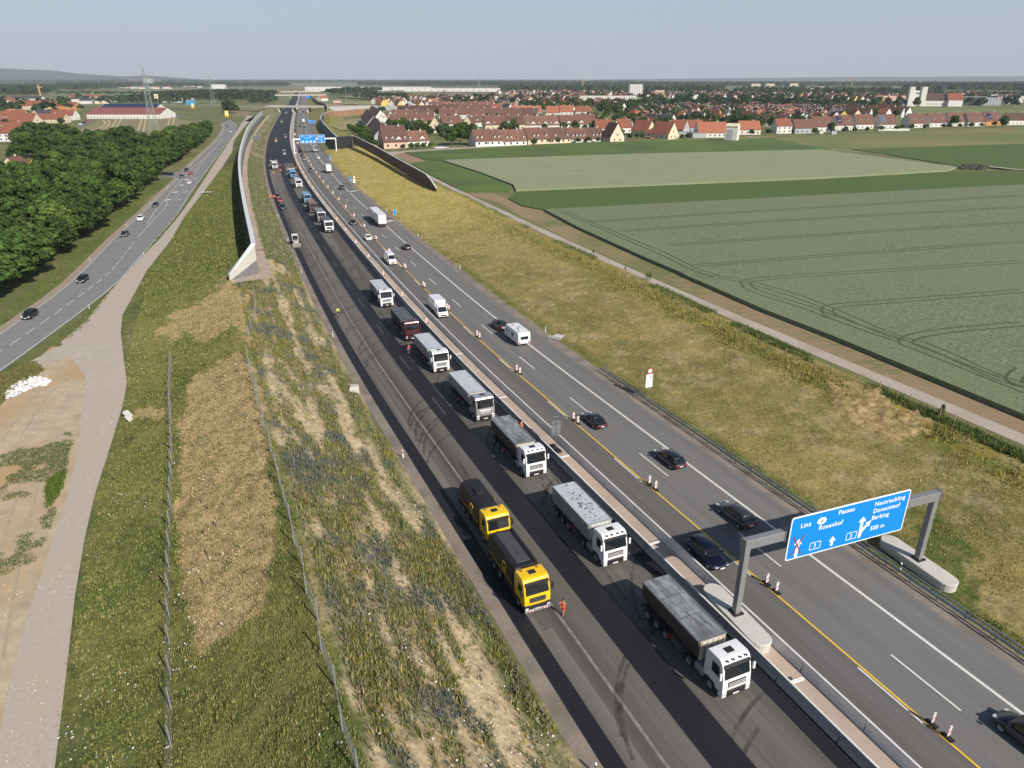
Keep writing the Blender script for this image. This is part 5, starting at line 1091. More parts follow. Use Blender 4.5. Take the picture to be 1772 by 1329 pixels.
# far gantry
L0 = at(502.5, 253); gs, go = so(L0.x, L0.y)
R0 = at(567, 252.5)
t = empty('sign_gantry', hw(497, -5.7, .01), hdir(497)-R(90), 'far sign gantry with two blue boards above the oncoming queue', 'gantry')
def fz(x, y):  # position on the gantry plane
    return None
b = MB(); b.box(-.3, .3, -.3, .3, 0, 8.2); b.build('post', WTRIM, t); b = MB(); b.box(25.2, 25.8, -.3, .3, 0, 8.2); b.build('post', WTRIM, t)
b = MB(); b.box(-.3, 25.8, -.3, .3, 8.2, 9.0); b.build('crossbeam', WTRIM, t)
for x in (0, 25.5): b = MB(); b.box(x-1, x+1, -2.5, 2.5, -.1, .9); b.build('concrete_foundation', CONC, t, bevel=.3)
for x0, x1, l in ((4.0, 13.6, 1), (14.4, 19.0, 2)):
    bd = board(t, x0, x1, 6.2, 11.0, -.55, r=.3, rim=.12)
    if l == 1:
        b = MB(); 
        for k in range(4): b.add([(x0+1+k*2.3, -.58, 6.7), (x0+2.2+k*2.3, -.58, 6.7), (x0+2.2+k*2.3, -.58, 7.5), (x0+1+k*2.3, -.58, 7.5)], [(0, 1, 2, 3)])
        b.build('number_frame', SW, bd, fix=False)
        for s_, x, z in (('Linz', 1, 9.9), ('Passau', 5.6, 9.9), ('Rosenhof', 2.9, 9.0)): rotx(text(s_, .8, SW, bd, (x0+x, -.585, z)))
    else:
        for s_, z in (('Neutraubling', 9.9), ('Donaustauf', 9.1), ('Barbing', 8.3)): rotx(text(s_, .6, SW, bd, (x0+.5, -.585, z)))
        b = MB(); arrow(b, x0+2.6, 6.6, 1.3, .3, .6, -.58); b.build('exit_arrow', SW, bd, fix=False)
# other signs
def sign(p, rz, label, parts, h=2.6, name='road_sign', group=None):
    t = empty(name, p, rz, label, 'road sign', group); b = MB(); b.cyl((0, 0, 0), (0, 0, h), .045, n=8); b.build('pole', STEEL, t)
    for kind, z, w, hh in parts:
        if kind == 'blue': board(t, -w/2, w/2, z, z+hh, -.08, r=.06, rim=.05)
        elif kind == 'bluecircle': b = MB(); n = 20; b.prism([(w/2*math.cos(2*math.pi*k/n), z+w/2+w/2*math.sin(2*math.pi*k/n)) for k in range(n)], -.07, -.04); b.build('sign_disc', SB, t)
        elif kind == 'ring':
            n = 24; b = MB(); b.prism([(w/2*math.cos(2*math.pi*k/n), z+w/2+w/2*math.sin(2*math.pi*k/n)) for k in range(n)], -.08, -.05); r = b.build('sign_disc', BR, t)
            b = MB(); b.prism([(w*.37*math.cos(2*math.pi*k/n), z+w/2+w*.37*math.sin(2*math.pi*k/n)) for k in range(n)], -.0855, -.0805); b.build('white_face', SW, r)
        elif kind == 'lanes':
            b = MB(); b.box(-w/2, w/2, -.08, -.05, z, z+hh); o = b.build('sign_panel', SW, t); b = MB()
            for x in (-.28, .12, .42): b.add([(w*x-.03, -.085, z+hh*.25), (w*x+.03, -.085, z+hh*.25), (w*x+.03, -.085, z+hh*(.75 if x < 0 else .85)), (w*x-.03, -.085, z+hh*(.75 if x < 0 else .85))], [(0, 1, 2, 3)]); b.add([(w*x-.09, -.085, z+hh*.8), (w*x+.09, -.085, z+hh*.8), (w*x, -.085, z+hh*.92)], [(0, 1, 2)])
            b.build('lane_arrows', BLK, o, fix=False)
        elif kind == 'back': b = MB(); b.box(-w/2, w/2, .05, .08, z, z+hh); b.build('sign_panel', STEEL, t, bevel=.02); b = MB(); b.box(-w/2, w/2, .02, .05, z+.2, z+.26); b.box(-w/2, w/2, .02, .05, z+hh-.3, z+hh-.24); b.build('clamp', DSTEEL, t)
    return t
p = hw(96.6, 13.55, .1); ts = sign(p, hdir(96)-R(90), 'tall white lane sign with a red ringed disc above it beside the guard rail', [('lanes', 1.6, 1.15, 2.0), ('ring', 3.7, .85, 0)], 4.4)
p = hw(88.0, -5.75, .006); t = sign(p, hdir(90)-R(90), 'grey back of a temporary road sign standing on the median gravel', [('back', 1.9, 1.25, 1.9), ('back', 3.95, .6, .6)], 4.6); b = MB(); b.box(-.35, .35, -1.1, 1.1, 0, .12); b.box(-.3, .3, -1.05, -.3, .12, .24); b.box(-.3, .3, .3, 1.05, .12, .24); b.build('ballast_foot', RUB, t)
for px_, py_, l, ps in ((684, 379, 'blue distance sign on the yellow slope beside the lorry with trailer', [('blue', 1.3, .9, 1.9)]), (608, 318, 'small blue round sign on the far slope beside a white one', [('bluecircle', 2.0, 1.1, 0), ('blue', .9, .8, .9)]), (614, 322, 'red ringed disc over a white plate on the far slope', [('ring', 3.2, 1.0, 0), ('lanes', 1.4, 1.0, 1.6)]), (571.5, 279, 'small blue round sign below the noise wall', [('bluecircle', 2.2, 1.2, 0), ('blue', .8, .9, 1.2)])):
    p = at(px_, py_, .3); s_, _ = so(p.x, p.y); sign(p, hdir(s_)-R(90), l, ps, ps[0][1]+1.8)
p = at(540, 214, .5); s_, _ = so(p.x, p.y); t = empty('exit_sign', p, hdir(s_)-R(90), 'low blue direction board at the slip road beyond the far gantry', 'road sign'); board(t, -3.5, 3.5, .8, 3.2, 0)
for x in (-2.5, 2.5): b = MB(); b.cyl((x, .1, 0), (x, .1, 1.0), .07); b.build('pole', STEEL, t)
p = at(533, 172, .5); s_, _ = so(p.x, p.y); t = empty('exit_sign', p, hdir(s_)-R(90), 'blue board beside the motorway beyond the bridge', 'road sign'); board(t, -4.5, 4.5, 2.0, 8, 0)
for x in (-3, 3): b = MB(); b.cyl((x, .1, 0), (x, .1, 2.2), .12); b.build('pole', STEEL, t)
p = hw(560, -28.3, 2.0); t = empty('sign_board', p, hdir(560)-R(90), 'dark back of a large road sign on the weedy slope beside the fresh asphalt', 'road sign'); b = MB(); b.box(-3, 3, -.05, .05, 2.2, 5.2); b.build('sign_panel', M('dark sign back', (.12, .125, .13), .5), t)
for x in (-2, 2): b = MB(); b.cyl((x, .12, -2), (x, .12, 2.4), .08); b.build('pole', STEEL, t)
p = at(465, 345, 0); s_, _ = so(p.x, p.y)
for d, l in ((0, 'left'), (1.4, 'right')):
    t = empty('warning_flag', hw(s_, -24.2+d, 0), hdir(s_)-R(90), 'orange warning board on the gravel verge, %s one of two' % l, 'warning board'); b = MB(); b.cyl((0, 0, 0), (0, 0, .8), .03); b.build('pole', STEEL, t); b = MB(); b.box(-.32, .32, -.03, .03, .8, 1.5); b.build('board', HIVO, t)
# ---- noise walls
WG = M('grey wall panels', (.16, .165, .175), .8, (.12, .125, .135), .5, 5, bump=.02); WCR = M('cream wall panels', (.48, .47, .41), .8, (.42, .41, .36), .5, 4); CAP = M('pale metal capping', (.60, .62, .64), .5); WOODN = M('brown timber slats', (.105, .062, .04), .8, (.075, .045, .03), .35, 6, stretch=(1, 1, .1), bump=.02); WOODL = M('light timber slats', (.36, .20, .115), .85, (.27, .15, .09), .2, 5, stretch=(1, 1, .1)); WDG = M('dark grey wall', (.075, .085, .10), .7, (.055, .06, .075), .2, 4)
def wall(name, label, pts, cols, th=.35, cap=.5):
    """pts: (x,y,zfoot,ztop); cols: [(material, fraction0, fraction1, part name)]"""
    t = empty(name, (pts[0][0], pts[0][1], 0), 0, label, 'noise wall'); o = t.location; n = len(pts); nr = []
    for i in range(n):
        a = Vector(pts[max(0, i-1)][:2]); c = Vector(pts[min(n-1, i+1)][:2]); d = (c-a).normalized(); nr.append(Vector((d.y, -d.x)))
    for m, f0, f1, nm in cols:
        b = MB(); rg = []
        for (x, y, z0, z1), q in zip(pts, nr):
            e = .02 if nm != 'wall_panel' else 0; w = th/2+e
            a0 = z0+(z1-z0)*f0; a1 = z0+(z1-z0)*f1
            rg.append([(x-o.x+q.x*w, y-o.y+q.y*w, a0), (x-o.x+q.x*w, y-o.y+q.y*w, a1), (x-o.x-q.x*w, y-o.y-q.y*w, a1), (x-o.x-q.x*w, y-o.y-q.y*w, a0)])
        b.loft(rg); b.build(nm, m, t)
    b = MB(); rg = []
    for (x, y, z0, z1), q in zip(pts, nr):
        w = cap/2; rg.append([(x-o.x+q.x*w, y-o.y+q.y*w, z1), (x-o.x+q.x*w, y-o.y+q.y*w, z1+.22), (x-o.x-q.x*w, y-o.y-q.y*w, z1+.22), (x-o.x-q.x*w, y-o.y-q.y*w, z1)])
    b.loft(rg); b.build('wall_cap', CAP, t); return t
def hp(s, off, z0, z1): p = hw(s, off); return (p.x, p.y, z0, z1)
wl = [hp(174.4, -39.8, 2.2, 4.6), hp(176.5, -34.0, 3.4, 10.3)]+[hp(s, -33.9, 3.4, 10.5) for s in list(range(188, 420, 12))]+[hp(s, o, 3.4, 10.5) for s, o in ((440, -33.9), (480, -34.1), (540, -34.6), (600, -35.4), (680, -36), (760, -36.4), (840, -36.7), (905, -36.8))]
wall('noise_wall', 'long curved concrete noise wall on the bund left of the motorway', wl, [(WG, -.2, .52, 'wall_panel'), (WCR, .52, 1.0, 'upper_panel')], .4, .95)
a = at(759, 331.5, 2.5); 
wr = [hp(294.5, 37.4, 2.0, 3.4), hp(301, 37.3, 2.1, 5.4), hp(310, 37.2, 2.2, 7.0)]+[hp(s, o, zf, zf+4.8) for s, o, zf in ((330, 37, 2.6), (350, 36.7, 2.9), (380, 36.4, 3.3), (420, 35.4, 4.0), (460, 33.4, 4.6), (499, 31, 5.0))]
wall('noise_wall', 'brown timber noise wall on top of the yellow grass slope right of the motorway', wr, [(WOODN, 0, 1, 'wall_panel')], .3, .5)
wall('noise_wall', 'short grey wall piece joining the brown timber wall to the tall dark wall', [hp(500.5, 30.4, 0, 9.6), hp(516, 22.6, 0, 8.2)], [(WG, 0, 1, 'wall_panel')], .4, .5)
wall('noise_wall', 'tall dark grey wall curving away beside the slip road', [hp(517, 22.2, 0, 8.2), hp(560, 22.2, 0, 8.2), hp(610, 22.2, 0, 8.2), hp(660, 21.8, 0, 8.2), hp(720, 21.6, 0, 8.3), hp(770, 22, 0, 8.4), hp(805, 23.6, 0, 8.5), hp(835, 25, 0, 8.6), hp(864, 27.6, 1, 8.8)], [(WDG, 0, 1, 'wall_panel')], .4, .6)
wall('noise_wall', 'light brown timber wall running behind the village edge', [hp(866, 28.6, 1, 8.8), hp(890, 32, 1.5, 9), hp(912, 37, 1.5, 9), hp(930, 46, 1.5, 9), hp(948, 60, 1.5, 9), hp(975, 72, 1.5, 9), hp(1005, 92, 1.5, 9.2), hp(1030, 112, 1.5, 9.2)], [(WOODL, 0, 1, 'wall_panel')], .3, .5)
wall('noise_wall', 'thin brown wall climbing the grass bank toward the bridge', [hp(900, 33, 4, 9.5), hp(1000, 37, 7, 11), hp(1140, 37.5, 7.3, 11.3), hp(1300, 31, 6, 10), hp(1700, 26, 3, 8), hp(2300, 20, 2, 7)], [(WOODN, 0, 1, 'wall_panel')], .3, .6)
# ---- bridges
BRC = M('bridge concrete', (.55, .52, .47), .8, (.46, .44, .4), .3, 4)
def bridge(name, label, s, o0, o1, z, skew=0, w=10, piers=(-5.6,)):
    t = empty(name, hw(s, 0), 0, label, 'bridge'); o = t.location
    e = [(hw(s+skew*oo/100., oo)) for oo in (o0, o1)]; d = (e[1]-e[0]).normalized(); n = Vector((-d.y, d.x, 0))
    def slabp(nm, m, a, c, z0, z1, off0, off1):
        b = MB(); P = [e[0]+d*a, e[0]+d*c]; rg = []
        for p in P: rg.append([tuple(p+n*off0-o+Vector((0, 0, z0))), tuple(p+n*off0-o+Vector((0, 0, z1))), tuple(p+n*off1-o+Vector((0, 0, z1))), tuple(p+n*off1-o+Vector((0, 0, z0)))])
        b.loft(rg); return b.build(nm, m, t)
    Ln = (e[1]-e[0]).length
    slabp('deck', BRC, 0, Ln, z-1.5, z, -w/2, w/2); slabp('deck_road', AS_RIGHT, 0, Ln, z+.004, z+.03, -w/2+.6, w/2-.6)
    for q in (-w/2-.25, w/2): slabp('parapet', BRC, 0, Ln, z-.7, z+1.1, q, q+.25)
    for oo in (-24.5, 14.5)+tuple(piers):
        p = hw(s+skew*oo/100., oo); b = MB(); b.box(-.5, .5, -w/2+.3, w/2-.3, -.2, z-1.5); b.build('abutment' if oo in (-24.5, 14.5) else 'pier', BRC, t, p-o, (0, 0, math.atan2(d.y, d.x)))
bridge('road_bridge', 'concrete road bridge crossing the motorway above the fresh asphalt', 1130, -42, 36, 7.8, -60, 11)
bridge('road_bridge', 'second bridge further along the motorway', 1950, -60, 60, 8.2, -10, 11)
bridge('road_bridge', 'last bridge near the horizon', 2500, -60, 60, 8.2, 10, 11)
# approach roads of the bridge
ribbon('approach_road', [hw(1130+25, -41, 0), at(400, 184, 5), at(330, 189, 1), at(262, 186.5, 0), at(150, 186, 0)], 9, 6.0, M('approach asphalt', (.4, .38, .35), .8, (.33, .31, .29), .05, 3))
RD = M('approach road slab', (.42, .41, .39), .8)
bq = MB(); PQ = [hw(1108, 36, 7.8)]+[at(x, y, z) for x, y, z in ((640, 182.5, 7.5), (700, 184.2, 7), (830, 187.5, 6), (900, 191, 3), (980, 191, 2.2))]
for a, c in zip(PQ, PQ[1:]):
    d = (c-a); d.z = 0; d.normalize(); n = Vector((-d.y, d.x, 0))*6; m = Vector((-d.y, d.x, 0))*20; dz = Vector((0, 0, 1))
    bq.quad(tuple(a-n), tuple(c-n), tuple(c+n), tuple(a+n))
    for sg in (-1, 1): bq.quad(tuple(a+n*sg), tuple(c+n*sg), (c.x+m.x*sg, c.y+m.y*sg, 1.9), (a.x+m.x*sg, a.y+m.y*sg, 1.9))
tag(bq.build('raised_road', M('pale raised road', (.40, .38, .34), .9)), kind='structure')
# slip road
sp = MB(); P1 = [hw(s, o, .03) for s, o in ((560, 10.8), (640, 10.8), (720, 10.8), (860, 10.8))]; P2 = [hw(s, o, .03) for s, o in ((560, 11.5), (640, 15), (720, 19), (860, 18))]
for i in range(3): sp.quad(tuple(P1[i]), tuple(P1[i+1]), tuple(P2[i+1]), tuple(P2[i]))
tag(sp.build('slip_road', AS_RIGHT), kind='structure')
# ---- game fences on the bund
WIRE = M('fence wire', (.33, .34, .35), .6, metal=.4); POSTG = M('galvanised post', (.40, .41, .42), .5, (.33, .34, .35), 2, 3, metal=.3); POSTW = M('raw timber post', (.38, .27, .16), .85, (.3, .2, .12), 3, 4)
def zl(s, u): return float(z_left(s, u))
def fence(pts, label, h=1.9, step=1, wires=7, pm=POSTG, name='wire_fence'):
    P = [Vector(p) for p in pts]; t = empty(name, P[0], 0, label, 'fence'); o = t.location
    b = MB(); b.box(-.04, .04, -.04, .04, -.3, h+.08); pmesh = b.mesh('post', pm)
    for p in P[:100]: inst('post', pmesh, t, p-o)
    b = MB()
    for a, c in zip(P, P[1:]):
        for k in range(wires): z = .12+(h-.14)*k/(wires-1); b.bar(a-o+Vector((0, 0, z)), c-o+Vector((0, 0, z)), .014)
        m = int((c-a).length/1.1)
        for k in range(m): q = a.lerp(c, k/m)-o; b.bar(q+Vector((0, 0, .1)), q+Vector((.001, 0, h-.02)), .009)
    b.build('wire_mesh', WIRE, t, fix=False)
def fp(s, u): p = hw(s, -u); return (p.x, p.y, zl(s, u)-.05)
fence([fp(s, 38.9+.15*math.sin(s)) for s in np.arange(24, 122, 3.4)], 'long wire fence on the crest of the grassy bund')
fence([fp(s, 49.3+.12*math.sin(s*1.7)+max(0, s-110)*.02) for s in np.arange(24, 134, 3.4)], 'wire fence along the foot of the bund beside the gravel track', wires=4)
fence([fp(s, u) for s, u in ((128, 38.0), (132, 37.4), (137, 36.6), (142, 36.2), (147, 35.9), (152, 35.7), (157, 35.6))], 'short wire fence above the weedy slope near the end of the wall')
fence([fp(s, u) for s, u in ((172, 40.4), (169.5, 41.2), (167, 42.2), (164, 43.4))], 'short fence with pale posts at the low end of the concrete wall', wires=4, pm=POSTW)
for px_, py_ in ((352,509),(368,500),(366,507),(372,499)): pass
P_ = [at(x, y, 2.0) for x, y in ((1486,664),(1521,677),(1551,692),(1573,700),(1625,724),(1650,736))]
fence(P_, 'light fence with thin posts between the straw patch and the field path', 1.5, wires=3, pm=POSTW)
# stakes on the straw
for k, (x, y) in enumerate([(370,770),(381,766),(356,770),(377,810),(345,852),(357,866),(350,905),(372,897),(355,940),(385,700),(388,870),(347,985)]):
    q = at(x, y, 5.0); s_, o_ = so(q.x, q.y); t = empty('timber_stake', (q.x, q.y, zl(s_, -o_)-.05), 0, 'thin timber stake leaning in the straw covered ground', 'stake', 'stakes in the straw on the bund'); b = MB(); b.bar((0, 0, 0), (.25, -.1, 1.15), .07); b.build('stake_pole', POSTW, t)
# stones, culverts
def rocks(name, label, pts, n, r0, r1, mat, cat, seed=0, zf=None, group=None, kind=None):
    rr = random.Random(seed); b = MB(); xs = [p[0] for p in pts]; ys = [p[1] for p in pts]; k = 0
    while k < n:
        x, y = rr.uniform(min(xs), max(xs)), rr.uniform(min(ys), max(ys))
        if not inpoly(x, y, pts): continue
        k += 1; r = rr.uniform(r0, r1); z = (zf(x, y) if zf else 0); v = []
        for i in range(8):
            a = 2*math.pi*i/8; v.append((x+math.cos(a)*r*rr.uniform(.7, 1.1), y+math.sin(a)*r*rr.uniform(.7, 1.1), z+rr.uniform(0, .3)*r))
        v.append((x, y, z+r*rr.uniform(.7, 1.1))); b.add(v, [(i, (i+1) % 8, 8) for i in range(8)])
    return tag(b.build(name, mat, fix=False), label, cat, group, kind)
rocks('rubble_pile', 'pile of white broken stones on the sandy site ground', [(at(*q).x, at(*q).y) for q in ((8,683),(22,668),(45,655),(70,652),(88,658),(80,668),(55,672),(30,684),(12,690))], 260, .15, .42, M('white rubble', (.66, .66, .68), .9, (.5, .5, .5), 2, 4), 'rubble', 2, kind='stuff')
q = at(612, 668, 1.0); b = MB(); b.loft([[(x*f, y*f, z) for x, y in ((-.75, -.6), (.6, -.75), (.8, .5), (-.5, .75))] for z, f in ((-.6, 1.05), (.35, 1), (.55, .75))]); tag(b.build('concrete_block', CONC, loc=(q.x, q.y, .5), rot=(0, 0, R(20))), 'rough pale concrete block at the foot of the weedy slope', 'concrete block')
def sump(px_, py_, z, rz, L, label):
    q = at(px_, py_, z); t = empty('drain_chute', (q.x, q.y, z), R(rz), label, 'drain'); b = MB(); b.prism([(-L/2, .0), (-L/2, .25), (-L/2+.5, .05), (L/2, .05), (L/2, 0)], -.9, .9); b.build('paved_channel', CONC, t); b = MB(); b.box(-L/2-.15, -L/2, -1.2, 1.2, 0, .5); b.build('head_wall', CONC, t)
sump(965, 583, .15, 60, 2.6, 'pale paved drain outlet at the grass edge above the caravan'); sump(672, 383, .2, 55, 4, 'pale paved drain on the yellow slope beside the blue distance sign'); rocks('stony_drain', 'row of pale stones at a drain beside the gravel track', [tuple(at(x, y, .8)[:2]) for x, y in ((213,712),(222,710),(230,722),(228,730),(218,724))], 60, .12, .3, CONC, 'drain', 9, zf=lambda x, y: .75, kind='stuff'); sump(371, 332, 1.0, 10, 9, 'pale concrete drain beside the distant gravel track'); sump(611, 331, .2, 60, 5, 'small drain outlet on the far yellow slope')
# ================================================================ BUILDINGS
WM = {'w': M('white render', (.70, .69, .66), .9, (.62, .61, .58), .2, 3), 'c': M('cream render', (.66, .58, .42), .9, (.6, .52, .38), .2, 3), 'p': M('pink render', (.62, .42, .33), .9), 'y': M('yellow render', (.66, .48, .14), .9), 'g': M('grey render', (.38, .40, .42), .9), 'o': M('orange render', (.6, .3, .1), .9)}
RM = {'b': M('brown roof tiles', (.165, .078, .054), .85, (.125, .058, .042), .5, 5, contrast=.8), 'd': M('dark brown roof', (.095, .048, .036), .85, (.07, .038, .03), .5, 5), 'r': M('red roof tiles', (.26, .088, .052), .85, (.20, .07, .042), .5, 5), 'R': M('orange red tiles', (.36, .125, .07), .85, (.29, .10, .055), .5, 4),
      'k': M('slate grey roof', (.06, .062, .07), .8, (.04, .042, .05), .5, 4), 'm': M('wine metal roof', (.26, .095, .085), .7, (.22, .075, .07), .1, 3), 's': M('solar panels', (.02, .03, .07), .25), 'f': M('flat gravel roof', (.36, .355, .34), .9)}
WIN = M('window pane', (.035, .045, .055), .15, spec=.8); WFR = M('window frame', (.6, .6, .58), .6)
b = MB(); b.box(-.5, .5, -.04, .04, 0, 1.3); WINM = b.mesh('window', WIN)
_hc = {}
def hmesh(L, Wd, h, hr, ov=.45):
    k = (round(L, 1), round(Wd, 1), round(h, 1), round(hr, 1))
    if k not in _hc:
        b = MB(); b.add([(x, y, z) for x in (-L/2, L/2) for y, z in ((-Wd/2, -.4), (-Wd/2, h), (0, h+hr), (Wd/2, h), (Wd/2, -.4))], [(0, 1, 2, 3, 4), (9, 8, 7, 6, 5), (0, 5, 6, 1), (3, 8, 9, 4), (0, 4, 9, 5)])
        s = hr/(Wd/2); e = ov; x = L/2+.3; r = MB()
        for sy in (-1, 1): r.loft([[(xx, sy*(Wd/2+e), h-e*s+.04), (xx, 0, h+hr+.04), (xx, 0, h+hr+.26), (xx, sy*(Wd/2+e), h-e*s+.24)] for xx in (-x, x)])
        _hc[k] = (b, r)
    return _hc[k]
_mc = {}
def mkmesh(k, b, nm, m):
    kk = (k, nm, m.name)
    if kk not in _mc: _mc[kk] = b.mesh(nm, m)
    return _mc[kk]
b = MB(); b.box(-.3, .3, -.3, .3, -1.2, 1.0); CHIM = b.mesh('chimney', WM['w'])
def dormer_mesh(kind):
    b = MB(); r = MB(); w = MB()
    if kind == 'd': W2, z, D = .62, 1.9, 2.2
    elif kind == 'g': W2, z, D = 1.9, 1.6, 4.0
    elif kind == 'e': W2, z, D = 1.3, 1.5, 2.6
    pk = z+W2*(.9 if kind != 'e' else .3)
    b.add([(x, y, zz) for y in (0, D) for x, zz in ((-W2, -.5), (-W2, z), (0, pk), (W2, z), (W2, -.5))], [(4, 3, 2, 1, 0), (5, 6, 7, 8, 9), (0, 1, 6, 5), (3, 4, 9, 8)])
    for sx in (-1, 1): r.loft([[(0, y, pk+.02), (0, y, pk+.16), (sx*(W2+.2), y, z-.12), (sx*(W2+.2), y, z-.26)] for y in (-.25, D)])
    return b, r, (W2, z)
DM = {k: dormer_mesh(k) for k in 'dge'}
def house(p, rz, L, Wd, h, hr, w, r, label, group, cat='house', name='house', dormers=(), chim=1, wins=True, det=True):
    t = empty(name, p, rz, label, cat, group); bw, br = hmesh(L, Wd, h, hr); k = (round(L, 1), round(Wd, 1), round(h, 1), round(hr, 1))
    inst('wall', mkmesh(k, bw, 'wall', WM[w]), t); ro = inst('roof', mkmesh(k, br, 'roof', RM[r]), t)
    if not det: return t
    for i in range(chim): inst('chimney', CHIM, ro, (L*(.22-.5*i), 0.5, h+hr))
    if wins:
        n = max(1, int(L/3.6))
        for i in range(n):
            for fl in range(max(1, int(h/2.7))): inst('window', WINM, t, ((i+.5-n/2)*L/n, -Wd/2-.02, .9+2.7*fl))
        for sx in (-1, 1):
            for y in (-Wd*.2, Wd*.2):
                for fl in range(max(1, int(h/2.7))): inst('window', WINM, t, (sx*(L/2+.02), y, .9+2.7*fl), (0, 0, R(90)))
            if hr > 3: inst('window', WINM, t, (sx*(L/2+.02), 0, h+.7), (0, 0, R(90)))
    s = hr/(Wd/2)
    for x, kind, f in dormers:
        b, r2, (W2, dz) = DM[kind]; y = -Wd/2+f*Wd/2; d = inst('dormer', mkmesh(kind, b, 'dormer', WM['w' if kind != 'e' else 'w']), t, (x, y, h+f*hr-.1 if kind != 'g' else h-.2)); 
        inst('dormer_roof', mkmesh(kind+'r', r2, 'dormer_roof', RM[r]), d); inst('window', WINM, d, (0, -.03, .35), sc=(.8 if kind == 'd' else 1.8, 1, .75))
    return t
RM['b2'] = M('weathered brown tiles', (.20, .10, .07), .85, (.15, .072, .05), .4, 5); RM['b3'] = M('dull brown tiles', (.125, .062, .046), .85, (.10, .05, .038), .5, 5)
def rowh(x0, y0, x1, y1, Wd, h, hr, w, r, label, dorm=None, back=0, name='terraced_house'):
    """a terrace whose front eave runs between two surveyed points, stepped into single sections"""
    a, c = at(x0, y0, FZ), at(x1, y1, FZ); d = c-a; L = d.length; rz = math.atan2(d.y, d.x); u = d.normalized(); n = Vector((-d.y, d.x, 0)).normalized(); t = empty(name, (a+c)/2+n*(Wd/2), rz, label, 'terraced house', 'terraced rows with brown tiled roofs')
    ns = max(1, round(L/19)); SL = L/ns; rr = random.Random(int(x0*7+y0)); kinds, step, f = dorm or ('-', 5, .1); i = 0
    for k in range(ns):
        dz = rr.uniform(-.7, .7); dy = rr.uniform(-.8, .8); xc = -L/2+SL*(k+.5); rm = rr.choice(['b', 'b', 'b2', 'b3']) if r == 'b' else r; hk = (round(SL, 1), Wd, h, round(hr, 1)); bw, br = hmesh(SL, Wd, h, hr, .45)
        wl_ = inst('wall', mkmesh(hk, bw, 'wall', WM[w]), t, (xc, dy, dz)); ro = inst('roof', mkmesh(hk, br, 'roof', RM[rm]), t, (xc, dy, dz))
        for q in range(2): inst('chimney', CHIM, ro, (SL*(-.25+.5*q), .4*(-1)**q, h+hr))
        for q in range(4):
            if rr.random() < .7: inst('roof_window', WINM, ro, (SL*(-.4+.25*q), -Wd/2*(1-.55), h+hr*.55+.26), (math.atan2(Wd/2, hr)*-1, 0, 0), (.8, 1, .8))
        for q in range(max(1, int(SL/4.2))): inst('window', WINM, wl_, ((q+.5)*SL/max(1, int(SL/4.2))-SL/2, -Wd/2-.02, .9), sc=(1.3, 1, 1))
        x = -SL/2+step*.5
        while x < SL/2-1:
            kd = kinds[i % len(kinds)]; i += 1
            if kd != '-':
                b, r2, (W2, dzz) = DM[kd]; s = hr/(Wd/2); y = -Wd/2+f*Wd/2; dd_ = inst('dormer', mkmesh(kd, b, 'dormer', WM['w']), t, (xc+x, y+dy, h+f*hr-.1+dz if kd != 'g' else h-.2+dz)); inst('dormer_roof', mkmesh(kd+'r', r2, 'dormer_roof', RM[rm]), dd_); inst('window', WINM, dd_, (0, -.03, .35), sc=(.8 if kd == 'd' else 1.8, 1, .75))
            x += step
    return t
rowh(665, 258.5, 707, 257, 15, 4, 9, 'p', 'b', 'pink terraced house with steep brown roof at the corner of the timber noise wall', ('ddgd-', 4, .08))
rowh(707, 254, 744, 252, 11, 3.2, 5.8, 'w', 'b', 'brown roofed terrace half hidden by trees beside the pink house', ('d-g-', 4.4, .1))
rowh(823, 254, 912, 250.5, 13, 3.2, 6.6, 'w', 'b', 'left part of the long front terrace with white dormers beside the green field', ('dd--dd-', 3.1, .12))
rowh(914, 250.3, 988, 247, 13, 3.0, 6.8, 'c', 'b', 'middle part of the long front terrace with white dormers and cream wall', ('-dd-d-d-', 3.2, .12))
rowh(989, 247, 1047, 244.3, 13, 3.0, 6.6, 'w', 'b', 'right part of the long front terrace with a brighter roof patch', ('dddd-', 3.0, .12))
rowh(840, 226, 908, 225, 14, 4.5, 7.0, 'c', 'b', 'second row terrace with gabled balconies, left half', ('gd-', 5.2, .05)); rowh(909, 225, 1000, 223.5, 14, 4.5, 7.2, 'w', 'b', 'second row terrace with gabled balconies, long middle part', ('dg', 5.0, .05)); rowh(1001, 223.5, 1032, 223, 14, 4.5, 7.6, 'w', 'b', 'second row terrace end with two large white gables', ('g-d', 5.5, .05))
rowh(676, 220, 752, 219, 12, 4.5, 6.5, 'w', 'b', 'brown roofed terrace with white gables behind the leafy courtyard', ('-gdgd', 6, .05)); rowh(768, 224, 800, 223, 12, 4, 6.5, 'w', 'b', 'short brown terrace between the two tall cream gables', ('-d', 5, .1))
rowh(822, 219, 845, 218.5, 12, 4, 6, 'w', 'b', 'short brown terrace behind the front row trees', ('d-', 5, .1))
rowh(678, 208, 752, 207, 13, 4, 6.5, 'w', 'b', 'long plain brown roof behind the courtyard terrace', ('d---', 7, .1)); rowh(760, 206, 845, 206, 13, 4.5, 7, 'w', 'b', 'brown roof with small chimneys in the middle of the terraces', ('--e', 7, .5)); rowh(846, 206, 930, 206.5, 13, 4.5, 6.5, 'w', 'b', 'brown roof with eyebrow windows left of the red roofs', ('-e', 9, .5))
rowh(688, 199, 763, 199, 13, 4, 7, 'w', 'd', 'dark brown roof with three white pointed dormers', ('-gg--', 8, .1)); rowh(764, 197, 850, 197.5, 13, 4, 7, 'w', 'b', 'brown roof behind the eyebrow window terrace', ('d-', 8, .2)); rowh(742, 191, 850, 190.5, 13, 4, 7, 'w', 'b', 'northernmost brown terrace with a row of white dormers', ('d-d', 8, .2))
